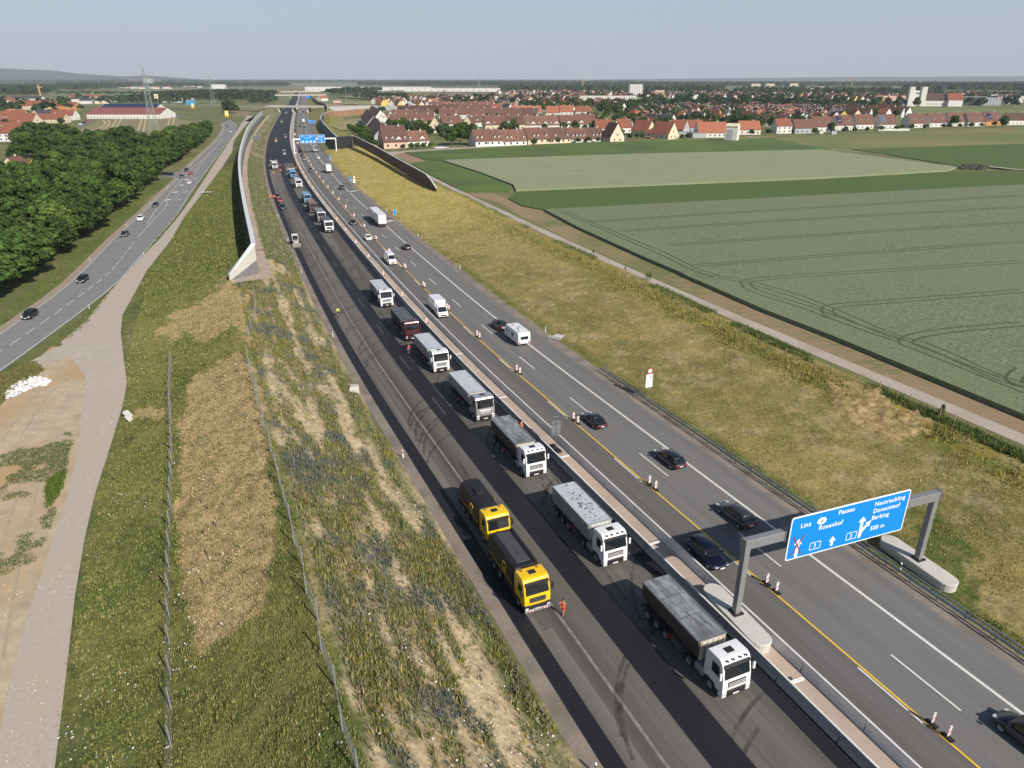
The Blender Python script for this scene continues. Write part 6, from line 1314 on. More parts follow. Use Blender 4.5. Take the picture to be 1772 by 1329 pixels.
rowh(851, 193, 890, 193, 12, 4, 6.5, 'w', 'r', 'reddish terrace with pointed dormers', ('g-', 8, .1)); rowh(887, 199.5, 938, 199, 13, 4, 7, 'w', 'R', 'bright red roofed terrace left of the dark roofed white house', ('-e-', 8, .3)); rowh(945, 200, 992, 200, 13, 4, 7, 'w', 'R', 'bright red roofed terrace right of the dark roofed white house', ('--e', 8, .3)); rowh(996, 198, 1022, 198, 12, 4, 6, 'w', 'r', 'small red roofed terrace at the end of the red row', None)
def rowd(x0, y0, x1, y1, Wd, h, hr, w, r, label):
    a, c = at(x0, y0, FZ), at(x1, y1, FZ); d = c-a; return house((a+c)/2, math.atan2(d.y, d.x), d.length, Wd, h, hr, w, r, label, 'terraced rows with brown tiled roofs', 'terraced house', 'terraced_house', [(-8, 'd', .3), (0, 'd', .3), (8, 'd', .3)], 0)
rowd(663, 252, 650, 228, 13, 5, 7, 'g', 'd', 'dark terrace running away from the camera beside the noise wall, near half'); rowd(648, 227, 636, 210, 13, 5, 7, 'g', 'd', 'dark terrace running away from the camera, far half'); rowd(660, 212, 645, 202, 12, 5, 7, 'w', 'b', 'brown roof with tall white gables at the back corner of the terraces')
HG = 'detached houses of the village'
def hpx(x, y, L, Wd, h, hr, rz, w, r, label, z=FZ, group=HG, **k):
    p = at(x, y, z); p = p+Vector((0, Wd/2, 0)); return house((p.x, p.y, z), R(rz), L, Wd, h, hr, w, r, label, group, **k)
for a in [(652,229,9,9,4,6.5,90,'p','b','pink gabled house facing the camera between the dark terraces'),(665,214,8,8,5,6,90,'w','b','white house with stepped white gables behind the pink gable'),(677,213,7,8,5,6.5,90,'w','b','slim white gabled house left of the courtyard trees'),(753,230,10,11,4.5,8,90,'c','b','tall cream gable with brown roof right of the courtyard'),(811,226,10,10,4.5,7.5,80,'c','b','tall cream gable behind the dark front trees'),(711,231,7,6,3.5,6,90,'c','d','small cream gabled house between the trees'),(790,212,9,8,4,5.5,90,'w','b','small pointed white gable behind the dark trees'),
          (1062,246,11,12,3.5,9,-62,'c','d','cream gabled house with dark steep roof at the end of the front terrace'),(1044,230,13,10,4,6,0,'w','r','red roofed house behind the cream gabled end house'),(1079,230,12,10,4.5,6,10,'w','r','red roofed house with arched white windows'),(1115,235,15,12,4,7,-42,'c','r','cream house with big red roof, left of two alike by the meadow'),(1126,237,7,6,2.8,2.5,-40,'w','r','low white garage with red roof'),
          (1152,241,16,13,3.8,8,-45,'c','r','cream house with big red roof nearest the meadow, a red car beside it'),(1177,232,13,11,4,6.5,-38,'g','R','red roofed house with grey gable behind the flat shed'),(1203,229,13,11,4,5.5,0,'g','r','red roofed house with grey gable behind the white garage'),(1232,238,22,12,3.8,7,3,'w','R','long orange red roofed house left of the white tower'),(1155,221,14,12,6,5.5,-40,'w','k','white house with dark roof and tall gable'),(1176,213,12,11,5,5.5,-40,'w','r','white gabled house with red roof behind the dark roofed one'),
          (1207,214,16,13,4,7,-35,'c','k','cream gable with long black roof'),(1243,216,13,12,4,6,-30,'w','r','red roofed white house in front of the round tree'),(1297,233,17,12,4,6,2,'w','R','orange red roofed house right of the white tower'),(1297,216,15,13,4.5,7,-38,'w','d','white gable with large dark roof right of the round tree'),(1355,231,13,11,6,5,8,'w','r','white two storey house with red roof and solar panels at its side'),(1390,231,17,11,4.5,6,10,'g','b','brown roofed house with a grey gable on the field edge'),
          (1085,228,9,9,5,4,-30,'g','k','blue grey house behind the arched window house'),(1108,222,11,10,4.5,5,-35,'w','b','white gable behind the cream houses'),(1127,223,11,10,4.5,5,-35,'c','r','small cream gable between the red roofs'),(1331,205,13,11,5,6,-40,'w','b','white gabled house behind the long red roof'),(962,198,12,11,5,6,-45,'w','k','white gabled house with black roof between the bright red roofs'),(878,195,13,12,5,6,-45,'w','k','white gabled house left of the bright red roofs'),(850,190,13,11,5,6,-50,'y','r','yellow gabled house left of the big white gable'),
          (1326,219,16,12,4.5,6,-35,'w','d','dark roofed white house in the second row near the field'),(1352,219,16,12,4.5,6,-35,'w','d','second dark roofed white house in the second row near the field'),(1480,203,18,13,6,8,-42,'w','d','big white gable with dark brown roof, left of the pair behind the semis'),(1500,205,12,11,5,6,-42,'w','d','lower white gable beside the big white gable'),(1536,202,18,13,6,8,-42,'w','d','big white gable with dark brown roof, right of the pair behind the semis'),(1556,203,12,11,5,6,-42,'w','d','lower white gable right of the pair behind the semis')]:
    hpx(*a)
for i, (x, y, wl_, l) in enumerate([(1423,228,'w','semi detached house with two white dormers, first on the left'),(1458,225,'w','semi detached house with black solar panels on half its roof'),(1494,223,'w','semi detached house with white front between two lower annexes'),(1534,223,'w','semi detached house with bluish panels on its roof'),(1587,221,'w','semi detached house right of the gap in the row'),(1621,220,'w','semi detached house behind the big garden bush'),(1654,218.5,'w','semi detached house left of the round hedge tree'),(1687,218.5,'w','semi detached house second from the right in the row'),(1717,217,'o','semi detached house with an orange wall and dark panels')]):
    t = hpx(x, y, 17, 13, 4.2, 7.6, 9, wl_, 'b', l, group='semi detached houses along the meadow', dormers=((-4, 'e', .30), (4, 'e', .30)))
    if i in (1, 3, 8): b = MB(); s_ = 7.6/6.5; b.add([(-7, -5.6, 4.2+.9*s_+.3), (-1.5, -5.6, 4.2+.9*s_+.3), (-1.5, -1, 4.2+5.5*s_+.3), (-7, -1, 4.2+5.5*s_+.3)], [(0, 1, 2, 3)]); b.build('solar_panel', M('roof solar glass', (.10, .14, .2), .15) if i == 3 else RM['s'], t, fix=False)
hpx(1762, 216, 24, 12, 4.5, 6, 4, 'w', 'd', 'long dark roofed house at the right edge with small roof windows')
# transformer tower
p = at(1266, 243, FZ); t = empty('tower_house', p, R(-28), 'white and grey transformer tower at the field edge', 'tower'); b = MB(); b.add([(x, y, z) for x in (-4.2, 4.2) for y, z in ((-4, 0), (-4, 9.8), (0, 11.4), (4, 9.8), (4, 0))], [(0, 1, 2, 3, 4), (9, 8, 7, 6, 5), (0, 5, 6, 1), (3, 8, 9, 4)]); b.build('wall', WM['w'], t)
b = MB()
for sy in (-1, 1): b.loft([[(x, 0, 11.45), (x, 0, 11.75), (x, sy*4.4, 9.95), (x, sy*4.4, 9.65)] for x in (-4.5, 4.5)])
b.build('roof', WM['c'], t); b = MB(); b.box(-3.6, 1, -4.06, -4.0, .3, 7.5); b.build('grey_panel', WM['g'], t)
for z in (2.5, 6.5): inst('window', WINM, t, (4.22, 0, z), (0, 0, R(90)))
for px_, py_, L, Wd, h, l in ((1185,236,14,9,3,'low flat grey shed between the red roofed houses'),(1207,238,10,7,3.2,'white garage beside the flat grey shed'),(1420,231,3,3,2,'small white box on the meadow edge'),(1442,232.5,4,2,2.5,'small grey shelter on the meadow'),(1545,226,28,3,1.6,'long pale low wall in front of the semis'),(768,258,0,0,0,None)):
    if not l: continue
    p = at(px_, py_, FZ); b = MB(); b.box(-L/2, L/2, -Wd/2, Wd/2, 0, h); t = empty('shed', p, R(5), l, 'shed'); b.build('wall', WM['g'] if 'grey' in l else WM['w'], t); b = MB(); b.box(-L/2-.2, L/2+.2, -Wd/2-.2, Wd/2+.2, h, h+.25); b.build('roof', RM['f'], t)
# ---- larger buildings
def block(px_, py_, L, Wd, h, w, label, z=FZ, rz=0, roof='f', fl=3.0, cat='building', name='apartment_block', group=None, wins=True):
    p = at(px_, py_, z); t = empty(name, (p.x, p.y+Wd/2, z), R(rz), label, cat, group); b = MB(); b.box(-L/2, L/2, -Wd/2, Wd/2, -.4, h); b.build('wall', w if not isinstance(w, str) else WM[w], t); b = MB(); b.box(-L/2-.2, L/2+.2, -Wd/2-.2, Wd/2+.2, h, h+.5); b.build('roof', RM[roof], t)
    if wins:
        n = max(2, int(L/5)); k = 0
        for f in range(max(1, int(h/fl))):
            for i in range(n):
                if k < 96: inst('window', WINM, t, ((i+.5-n/2)*L/n, -Wd/2-.03, 1.0+fl*f), sc=(1.8, 1, 1)); k += 1
    return t
block(1100, 169, 32, 25, 30, 'w', 'white high block left of the pink gabled house'); block(1052, 178.5, 105, 14, 13, 'w', 'long white building with many windows behind the village trees', roof='r'); block(1141, 166, 26, 16, 14, 'p', 'pinkish low tower block between the trees')
for x, y, l in ((1307,157.5,'pale yellow high rise, leftmost of three'),(1332,157.5,'pale yellow high rise, middle of three'),(1373,156,'pale yellow high rise, rightmost of three')): block(x, y, 34, 20, 26, 'c', l, group='high rises on the horizon')
block(1425, 157.5, 52, 20, 16, 'p', 'pale pink apartment block right of the high rises'); block(1395, 159.5, 60, 20, 12, 'c', 'low cream block in front of the high rises')
block(1675, 182, 62, 30, 13, M('dark glazed front', (.07, .09, .10), .3), 'long dark glazed hall with white flat roof right of the church', rz=-6); block(1716, 182.5, 30, 18, 12, 'g', 'grey office block right of the glazed hall', rz=-6)
block(1640, 172, 90, 30, 10, 'c', 'sand coloured hall behind the church'); block(1745, 171, 150, 60, 8, 'w', 'long white factory hall near the right edge'); block(1540, 176, 60, 18, 11, 'p', 'long pink building with red roof left of the church', roof='r')
for i, (x, y, L, h, l) in enumerate([(600,157.2,330,14,'long white factory hall nearest the motorway'),(690,156.2,260,13,'white factory hall in the middle of the works'),(745,158.2,200,11,'white factory hall with sawtooth front'),(815,158.5,190,11,'white factory hall at the right end of the works'),(566,155,180,12,'pale grey hall behind the motorway sign'),(860,157,160,9,'low white hall beyond the village')]):
    t = block(x, y, L, 60, h, 'w', l, group='factory halls near the horizon', wins=False, name='factory_hall')
    b = MB(); n = int(L/24)
    for k in range(n): b.box(-L/2+k*24+3, -L/2+k*24+12, -30.1, -30.02, 2, 6)
    b.build('dock_doors', WM['g'], t)
    for o in [c for c in t.children if c.name.startswith('dock')]: o['kind'] = 'stuff'
# church
p = at(1588, 184, FZ); t = empty('church', (p.x, p.y+10, FZ), R(-8), 'white church with two square towers and a long dark roof', 'church')
for x in (-9.5, 9.5): b = MB(); b.box(x-4, x+4, -5, 5, 0, 30); b.build('tower', WM['w'], t); b = MB(); b.add([(x-4.3, -5.3, 30), (x+4.3, -5.3, 30), (x+4.3, 5.3, 30), (x-4.3, 5.3, 30), (x, 0, 32.5)], [(0, 1, 4), (1, 2, 4), (2, 3, 4), (3, 0, 4)]); b.build('tower_roof', RM['d'], t)
b = MB(); b.box(-5.5, 5.5, -2.5, 4, 0, 24); b.build('nave_front', WM['w'], t); b = MB(); b.box(-3, 3, -2.56, -2.5, 19, 21); b.build('window', WIN, t)
def gab(x0, x1, y, Wd, h, hr, wm, rm):
    b = MB(); b.add([(x, yy+y, z) for x in (x0, x1) for yy, z in ((-Wd/2, 0), (-Wd/2, h), (0, h+hr), (Wd/2, h), (Wd/2, 0))], [(0, 1, 2, 3, 4), (9, 8, 7, 6, 5), (0, 5, 6, 1), (3, 8, 9, 4)]); b.build('wall', wm, t)
    b = MB()
    for sy in (-1, 1): b.loft([[(x, y, h+hr+.05), (x, y, h+hr+.4), (x, y+sy*(Wd/2+.5), h), (x, y+sy*(Wd/2+.5), h-.3)] for x in (x0-.3, x1+.3)])
    b.build('roof', rm, t)
gab(13.6, 52, 6, 18, 9, 10, WM['w'], RM['d']); gab(48, 70, 2, 22, 10, 10, WM['w'], RM['r']); gab(-30, -13.6, 4, 12, 3, 7, WM['w'], RM['k'])
for i in range(8): inst('window', WINM, t, (17+i*4, -3.05, 2), sc=(1, 1, 2))
# left side
t = hpx(215, 205.5, 88, 40, 5, 6.5, -1, 'w', 'm', 'wide market hall with wine red metal roof and white wall at the brown field', 0, group=None, cat='market hall', name='market_hall', chim=0)
t = hpx(222, 195, 78, 36, 5, 6, -1, 'w', 's', 'hall with dark solar covered roof behind the market hall', 0, group=None, cat='hall', name='solar_hall', chim=0)
LG = 'houses of the left village'
for a in [(10,245,26,22,6,7,4,'w','r','big red roofed house with white wall at the left edge'),(26,222,34,20,5,8,0,'c','r','wide red roof with small roof windows at the left edge'),(20,207,24,16,5,5,60,'p','r','pink gabled house above the wide red roof'),(8,210,20,14,5,5,70,'w','r','white gabled house with red roof at the left edge'),(70,206,22,16,5,5,70,'c','k','cream gabled house with grey roof'),(78,213,40,14,4,5,0,'c','r','low red roofed row in front of the cream gable'),(108,208,26,14,5,6,0,'w','r','red roofed house with solar panel beside the market hall trees'),
          (52,190,62,16,6,7,-2,'c','r','long red roofed building with yellow front'),(100,190,56,16,5,6,-2,'o','r','long red roofed building with orange front'),(46,179,60,14,9,4,0,'w','k','long white building with black roof'),(43,183,18,12,5,4,0,'w','r','small red hipped house before the long white building'),(8,182,24,14,8,4,60,'w','r','white house high at the left edge'),(5,193,18,12,5,5,0,'o','r','orange house at the left edge'),(20,288+11,9,9,3.2,4,88,'c','b','small cream house with brown gable roof, left of the paved yard'),(66,298.5,9,8,3.2,4,84,'y','b','small yellow house with brown gable roof, right of the paved yard'),
          (75,178,24,12,5,4,0,'w','k','grey roofed white house left of the villas'),(110,179,22,13,5,4,30,'w','k','grey roofed white house with a tall gable'),(133,178,22,14,7,4,20,'w','k','white villa with dark roof, first from the left'),(148,180,22,14,6,4,10,'w','k','white villa with arched front and dark roof'),(172,180,24,13,6,4,40,'c','k','cream villa with dark roof'),(190,176,26,14,8,3,0,'w','k','tall white villa with grey roof'),(205,173,20,12,5,4,0,'w','k','small white villa behind the tall one'),(150,172,80,12,6,4,0,'w','r','long red roof behind the villas'),
          (240,161,18,12,5,4,30,'w','r','red roofed farmhouse far behind the pylon')]:
    hpx(*a[:9], a[9], z=0, group=LG)
for i, (x, y) in enumerate([(168,151),(180,151.5),(188,152),(204,152),(212,152),(219,152.5),(228,153),(236,153),(246,153.5),(262,153),(270,153.5),(284,153),(292,153.5),(320,150),(332,150),(345,151),(40,152),(50,152.5),(62,153)]):
    hpx(x, y, 26, 16, 6, 6, (i*37) % 90, 'w', 'rk'[i % 2], 'tiny white house in the distant left village', 0, group='distant left village houses', det=False)
block(377, 153.5, 66, 30, 20, 'w', 'large white hall in the far left distance', 0, wins=False)
t = block(300, 178, 60, 30, 8, 'g', 'low grey roofed hall behind the roadside trees', 0, wins=False)
block(329, 181, 14, 8, 7, M('blue cladding', (.05, .3, .6), .5), 'small bright blue building behind the roadside trees', 0, wins=False)
block(256, 150, 50, 40, 50, 'g', 'tall grey mill tower on the left horizon', 0, wins=False)
hpx(557, 170.5+4, 20, 13, 5, 5, 60, 'w', 'R', 'white farmhouse with red roof beyond the bridge', FZ, group=None); block(583, 178, 14, 8, 4, 'p', 'small pinkish substation house right of the farmhouse', wins=False)
# ---- generated village streets: nearest 300 houses are things, the rest one mass
def zone(P, d, z, jit=.3, seed=1):
    W_ = [at(x, y, z) for x, y in P]; xs = [w.x for w in W_]; ys = [w.y for w in W_]; poly_ = [(w.x, w.y) for w in W_]; rr = random.Random(seed); out = []; y = min(ys)
    while y < max(ys):
        x = min(xs)
        while x < max(xs):
            q = (x+rr.uniform(-jit, jit)*d, y+rr.uniform(-jit, jit)*d)
            if inpoly(q[0], q[1], poly_): out.append(q)
            x += d
        y += d
    return out
EXP = [(o.location.x, o.location.y) for o in C.objects if o.parent is None and o.get('category') in ('house', 'terraced house')]
def free(x, y, r=15): return all((x-a)**2+(y-q)**2 > r*r for a, q in EXP)
cand = []
for P, d, sd in (([(1090,222),(1180,212),(1300,212),(1400,218),(1470,208),(1560,203),(1580,199),(1480,192),(1330,188),(1200,186),(1090,196)], 23, 3), ([(645,183),(700,187),(760,189),(850,188),(900,185),(880,172),(760,170),(655,174)], 27, 4), ([(890,187),(1090,195),(1085,178),(1000,171),(895,170)], 26, 5),
                 ([(1290,208),(1420,212),(1440,200),(1380,192),(1290,196)], 17, 6), ([(880,170),(1090,172),(1280,171),(1280,163),(1000,160),(860,160)], 44, 7), ([(1230,172),(1530,178),(1560,166),(1400,161),(1220,162)], 44, 8), ([(1550,176),(1772,181),(1850,170),(1772,164),(1560,163)], 48, 9)):
    for q in zone(P, d, FZ, .28, sd):
        if free(q[0], q[1], 17): cand.append((q[0]**2+q[1]**2, q[0], q[1], FZ))
cand.sort(); nh = sum(1 for o in C.objects if o.parent is None and o.get('category') == 'house'); lim = 296-nh; rr = random.Random(12)
far = {}
adj = {'w': 'white', 'c': 'cream', 'y': 'yellow', 'p': 'pink', 'r': 'red', 'R': 'orange red', 'b': 'brown', 'd': 'dark brown', 'k': 'black'}
HOUSE_XY = []
for i, (dd, x, y, z) in enumerate(cand):
    L, Wd, h, hr = rr.choice([(12, 10, 4.5, 5.5), (14, 11, 4.5, 6), (11, 10, 5, 5), (16, 11, 4, 6)]); w = rr.choice('wwwwwwccyp'); r = rr.choice('rrbbddRkkd'); rz = rr.choice([-62, -70, 65, 8, 80, -55, -75])+rr.uniform(-8, 8)
    HOUSE_XY.append((x, y))
    if i < lim: house((x, y, z), R(rz), L, Wd, h, hr, w, r, '%s house with %s roof, %s, %s' % (adj[w], adj[r], 'near streets' if dd < 850**2 else 'middle streets' if dd < 1150**2 else 'farthest streets', where(x, y, z)), 'small %s houses with %s roofs' % (adj[w], adj[r]), chim=1, wins=dd < 900**2)
    else:
        bw, br = hmesh(L, Wd, h, hr); Mt = Matrix.Translation((x, y, z)) @ Matrix.Rotation(R(rz), 4, 'Z')
        for key, src in ((('w', w), bw), (('r', r), br)): far.setdefault(key, MB()).add(src.v, src.f, Mt)
b = MB(); ms = []
for i, (k, m) in enumerate(far.items()): b.mi = i; b.add(m.v, m.f); ms.append((WM if k[0] == 'w' else RM)[k[1]])
if ms: tag(b.build('distant_houses', ms), 'mass of tiny white houses with red roofs near the horizon', 'houses', None, 'stuff')
# ---- pylons, masts, cranes
PST = M('pylon steel', (.26, .29, .28), .6)
def lattice(b, w0, w1, h, n):
    lv = [(w0+(w1-w0)*(k/n)**.8, h*k/n) for k in range(n+1)]
    for (a, za), (c, zc) in zip(lv, lv[1:]):
        for sx, sy in ((1, 1), (1, -1), (-1, -1), (-1, 1)):
            b.bar((sx*a, sy*a, za), (sx*c, sy*c, zc), .22); ex, ey = (sx, -sy) if sx*sy > 0 else (-sx, sy)
            b.bar((sx*a, sy*a, za), (ex*c, ey*c, zc), .11); b.bar((ex*a, ey*a, za), (sx*c, sy*c, zc), .11); b.bar((sx*c, sy*c, zc), (ex*c, ey*c, zc), .11)
def pylon(x, y, h, label, rz=20, w=3.8):
    p = at(x, y, 0); t = empty('power_pylon', p, R(rz), label, 'pylon', 'power pylons'); b = MB(); lattice(b, w, .7, h, 11); b.build('lattice_tower', PST, t)
    for z, l in ((h*.70, 9), (h*.80, 12), (h*.90, 8)):
        b = MB()
        for s in (-1, 1): b.bar((0, .4, z), (s*l, 0, z+.4), .22); b.bar((0, -.4, z), (s*l, 0, z+.4), .22); b.bar((0, 0, z+1.8), (s*l, 0, z+.5), .2)
        b.build('cross_arm', PST, t)
pylon(268, 233, 52, 'tall lattice power pylon standing in the brown field'); pylon(370, 184, 52, 'lattice power pylon behind the roadside trees'); pylon(419, 168, 52, 'lattice power pylon left of the motorway in the distance'); pylon(444, 162, 50, 'farthest lattice power pylon left of the motorway'); pylon(-2, 318, 34, 'lattice mast cut off by the left edge of the picture', 0, 2.6)
def pole(x, y, z, h, r, label, name='mast', cat='mast', m=None): p = at(x, y, z); b = MB(); b.cyl((0, 0, 0), (0, 0, h), r, r*.6, 8); t = empty(name, p, 0, label, cat); b.build('pole', m or STEEL, t); return t
pole(600, 180, FZ, 26, .6, 'grey mast beyond the noise wall'); pole(829, 151, FZ, 70, 2.2, 'thin pale chimney on the horizon', 'chimney_mast'); 
t = pole(277, 196, 0, 21, .5, 'tall advertising mast with a yellow framed board beside the market hall', 'advertising_mast'); b = MB(); b.box(-4, 1.5, -.3, .3, 19, 24.5); bo = b.build('board', P_YEL, t); b = MB(); b.box(-3.4, .9, -.34, -.3, 19.6, 23.9); b.build('white_face', SW, bo); b = MB(); b.box(-2.2, -.3, -.38, -.34, 20.6, 23); b.build('dark_mark', P_NAVY, bo)
for x, y, l in ((393,202,'yellow advertising pillar beside the bend of the country road'),(334,187,'yellow advertising pillar behind the roadside trees')): p = at(x, y, 0); t = empty('advertising_pillar', p, 0, l, 'sign'); b = MB(); b.box(-2.4, 2.4, -.3, .3, 0, 7); b.build('panel', P_YEL, t, bevel=.1); b = MB(); b.box(-1.7, 1.7, -.34, -.3, 2.4, 4.2); b.box(-1.7, 1.7, -.34, -.3, 5, 6.3); b.build('white_mark', SW, t)
def crane(x, y, h, label, arm=35, rz=0):
    p = at(x, y, FZ); t = empty('tower_crane', p, R(rz), label, 'crane'); m = M('crane paint', (.45, .28, .16), .6); b = MB(); b.box(-1.6, 1.6, -1.6, 1.6, 0, h); b.build('mast', m, t); b = MB(); b.box(-arm*.4, arm, -1, 1, h, h+1.6); b.bar((0, 0, h+7), (arm*.6, 0, h+1.5), .6); b.bar((0, 0, h+7), (-arm*.35, 0, h+1.5), .6); b.box(-.8, .8, -.8, .8, h, h+7); b.build('jib', m, t)
crane(1472, 158, 42, 'tower crane on the right horizon', 26, 160); crane(1008, 155, 38, 'tower crane above the village on the horizon', 26, 10); crane(71, 171, 24, 'orange crane behind the long white building on the left', 8, 60)
# parked cars by the village
for x, y, m, l in ((757,257.3,P_WHITE,'white car parked left of the front trees'),(766,256.8,P_WHITE,'second white car parked left of the front trees'),(771,256.5,P_SILVER,'silver car parked beside the front trees'),(1127,240.5,P_RED,'red car parked beside the cream house'),(1166,239.5,P_RED,'small red car in front of the big cream gable')): car('hatch', m, at(x, y, FZ+.03), R(6), l, 'cars parked in the village', small=True)
for x, y, m, l in ((139,216,P_WHITE,'white van sized car on the market car park'),(146,213.5,P_BLACK,'black car on the market car park'),(151,211,P_RED,'red car on the market car park'),(289,200,P_YEL,'yellow vehicle beside the market hall')): car('suv', m, at(x, y, .02), R(70), l, 'cars at the market hall', small=True)
poly('car_park', pp([(133,219),(139,212),(152,207),(158,209),(150,216),(143,221)]), .015, AS_RIGHT); poly('hall_yard', pp([(262,203),(268,198),(320,201),(300,204)]), .015, AS_RIGHT)
# dirt heap, hills
rocks('soil_heap', 'dark heap of soil between the green fields', [tuple(at(x, y, FZ)[:2]) for x, y in ((1655,292),(1668,287),(1690,287),(1708,291),(1700,294.5),(1670,294.5))], 90, .7, 1.7, M('dark soil', (.06, .05, .04), .95), 'soil heap', 5, zf=lambda x, y: FZ, kind='stuff')
HM = M('far hill woods', (.02, .036, .032), 1, (.028, .045, .038), .002, 4)
def hill(pts, Y, name='hills'):
    b = MB(); n = len(pts); top = []; 
    for x, y in pts: u = (x-886)/FPX; v = (y-664.5)/FPX; D = st_+v*ct_; F = ct_-v*st_; top.append((Y*u/F, Y, CAM_H-Y*D/F))
    b.add([(x, y-2200, -1) for x, y, z in top]+top+[(x, y+2600, -1) for x, y, z in top], [(i, i+1, n+i+1, n+i) for i in range(n-1)]+[(n+i, n+i+1, 2*n+i+1, 2*n+i) for i in range(n-1)])
    return tag(b.build(name, HM, smooth=True), kind='structure')
hill([(-200,112),(-60,116),(0,118),(40,120),(90,122),(130,127),(180,130),(215,132.5),(250,130.5),(275,132),(300,135),(330,137.5)], 11500); hill([(1040,137.5),(1120,136.5),(1260,135.5),(1330,134.5),(1400,133.8),(1500,132.5),(1600,132.8),(1700,131.8),(1800,132),(1950,132)], 15000)
for x, y, L, h in ((61,133.5,150,22),(77,137.5,110,18)): p = at(x, 139.2, 0); t = empty('hall', (11500*.0+ (x-886)/FPX*8800/ct_, 8800, 45 if x < 70 else 12), 0, 'tiny white hall on the distant hillside, %s' % ('upper one' if x < 70 else 'lower one'), 'building'); b = MB(); b.box(-L/2, L/2, -20, 20, -60, h); b.build('wall', WM['w'], t)
# ================================================================ TREES
LEAF = Mattr('tree leaves', rough=.75, amt=0); BARK = M('bark', (.09, .065, .045), .95, (.06, .045, .03), 2, 4)
def crown(seed, h, rad, n, leaf, base, conif=False):
    g = np.random.default_rng(seed); k = 34 if not conif else 26; zc = h*.58
    th = g.uniform(0, 2*np.pi, k); u = g.uniform(-.8, 1, k); rr = np.sqrt(1-u*u)*g.uniform(.45, .95, k)
    if conif: f = g.uniform(0, 1, k); cx = np.cos(th)*rad*(1-f)*.6; cy = np.sin(th)*rad*(1-f)*.6; cz = h*(.12+.82*f); cr = rad*(.25+.5*(1-f))
    else: cx = np.cos(th)*rr*rad*.8; cy = np.sin(th)*rr*rad*.8; cz = zc+u*h*.34; cr = g.uniform(.22, .42, k)*rad
    i = g.integers(0, k, n); d = g.normal(size=(n, 3)); d /= np.linalg.norm(d, axis=1)[:, None]; d[:, 2] = np.abs(d[:, 2])*np.where(g.random(n) < .8, 1, -1)
    r = cr[i]*g.uniform(.75, 1.08, n); Cn = np.stack([cx[i], cy[i], cz[i]], 1)+d*r[:, None]*np.array([1, 1, .8])
    nn = d+g.normal(size=(n, 3))*.45; nn /= np.linalg.norm(nn, axis=1)[:, None]
    a = np.cross(nn, g.normal(size=(n, 3))); a /= np.linalg.norm(a, axis=1)[:, None]; c = np.cross(nn, a); s = leaf*g.uniform(.6, 1.3, n)[:, None]
    cl = np.array(base)[None]*(g.uniform(.75, 1.3, (k, 1))[i])*g.uniform(.7, 1.35, (n, 1)); cl[:, 0] *= g.uniform(.8, 1.3, n)
    return quads_mesh('crown', Cn, a*s, c*s, cl, LEAF)
def trunk(seed, h, rad):
    r = random.Random(seed); b = MB(); b.cyl((0, 0, -.3), (0, 0, h*.5), .28, .16, 7)
    for k in range(6): a = r.uniform(0, 6.28); z = h*r.uniform(.22, .45); b.cyl((0, 0, z), (math.cos(a)*rad*.5, math.sin(a)*rad*.5, z+h*r.uniform(.15, .3)), .11, .04, 5)
    return b.mesh('trunk', BARK)
G_D = (.036, .070, .014); G_M = (.048, .090, .018); G_L = (.072, .120, .024); G_B = (.030, .055, .022)
TV = [(crown(i, 10.5, 4.7, 4200, .28, c), trunk(i, 10.5, 4.6)) for i, c in enumerate([G_D, G_M, G_M, G_D, G_L, G_M, G_D])]
TC = (crown(20, 10, 2.6, 260, .36, G_L, True), trunk(20, 9, 2))
TF = [(crown(30+i, 9.5, 4.6, 420, .70, c), trunk(30+i, 9, 4)) for i, c in enumerate([G_D, G_M, G_B])]
def tree(name, x, y, z, v, sc, sz, label, group, cat='tree', rz=None, tr=True):
    t = empty(name, (x, y, z), rnd.uniform(0, 6.28) if rz is None else rz, label, cat, group); t.scale = (sc, sc, sc*sz); inst('crown', v[0], t)
    if tr: inst('trunk', v[1], t)
    return t
BELT = [[(-60,560),(0,532),(60,490),(128,425),(195,368),(262,314),(250,300),(230,275),(205,262),(150,262),(100,262),(78,275),(75,300),(40,320),(-60,330)],
        [(262,314),(285,298),(278,272),(255,255),(232,245),(205,240),(230,275),(250,300)], [(300,292),(330,262),(352,240),(374,222),(383,208),(372,200),(350,210),(335,220),(300,238),(258,250),(268,272),(284,296)],
        [(372,200),(384,208),(380,195),(350,186),(330,190),(300,192),(290,198),(330,205),(350,210)], [(30,262),(60,272),(100,264),(160,262),(220,262),(190,250),(150,250),(125,235),(70,222),(45,232),(22,250)]]
n = 0; cand = []
for k, P in enumerate(BELT):
    for q in zone(P, 12.3 if k in (0, 1) else 10.5, 0, .34, 40+k): cand.append((q[0]**2+q[1]**2, q[0], q[1]))
cand.sort()
roadline = [(p.x, p.y) for p in LLs]
cand = [c for c in cand if min((c[1]-a)**2+(c[2]-q)**2 for a, q in roadline) > 10**2]
EDGE = offset_line(LLs, -10.5); dcum = 0
for a_, b_ in zip(EDGE, EDGE[1:]):
    L_ = (b_-a_).length
    while dcum < L_:
        q_ = a_.lerp(b_, dcum/L_); dcum += rnd.uniform(5.5, 8.5)
        pxx, pyy = topx(q_.x, q_.y, 0)
        if pxx > -30 and not (262 < pxx < 305 and 286 < pyy < 318): cand.append((q_.x**2+q_.y**2, q_.x+rnd.uniform(-1.5, 1.5), q_.y+rnd.uniform(-1.5, 1.5)))
    dcum -= L_
cand.sort()
print('belt trees', len(cand))
if len(cand) > 298:
    ex = cand[298:]; cand = cand[:298]
else: ex = []
adjs = ['dense dark green', 'mid green bushy', 'rounded mid green', 'dark spreading', 'pale green loose', 'full mid green', 'deep green']
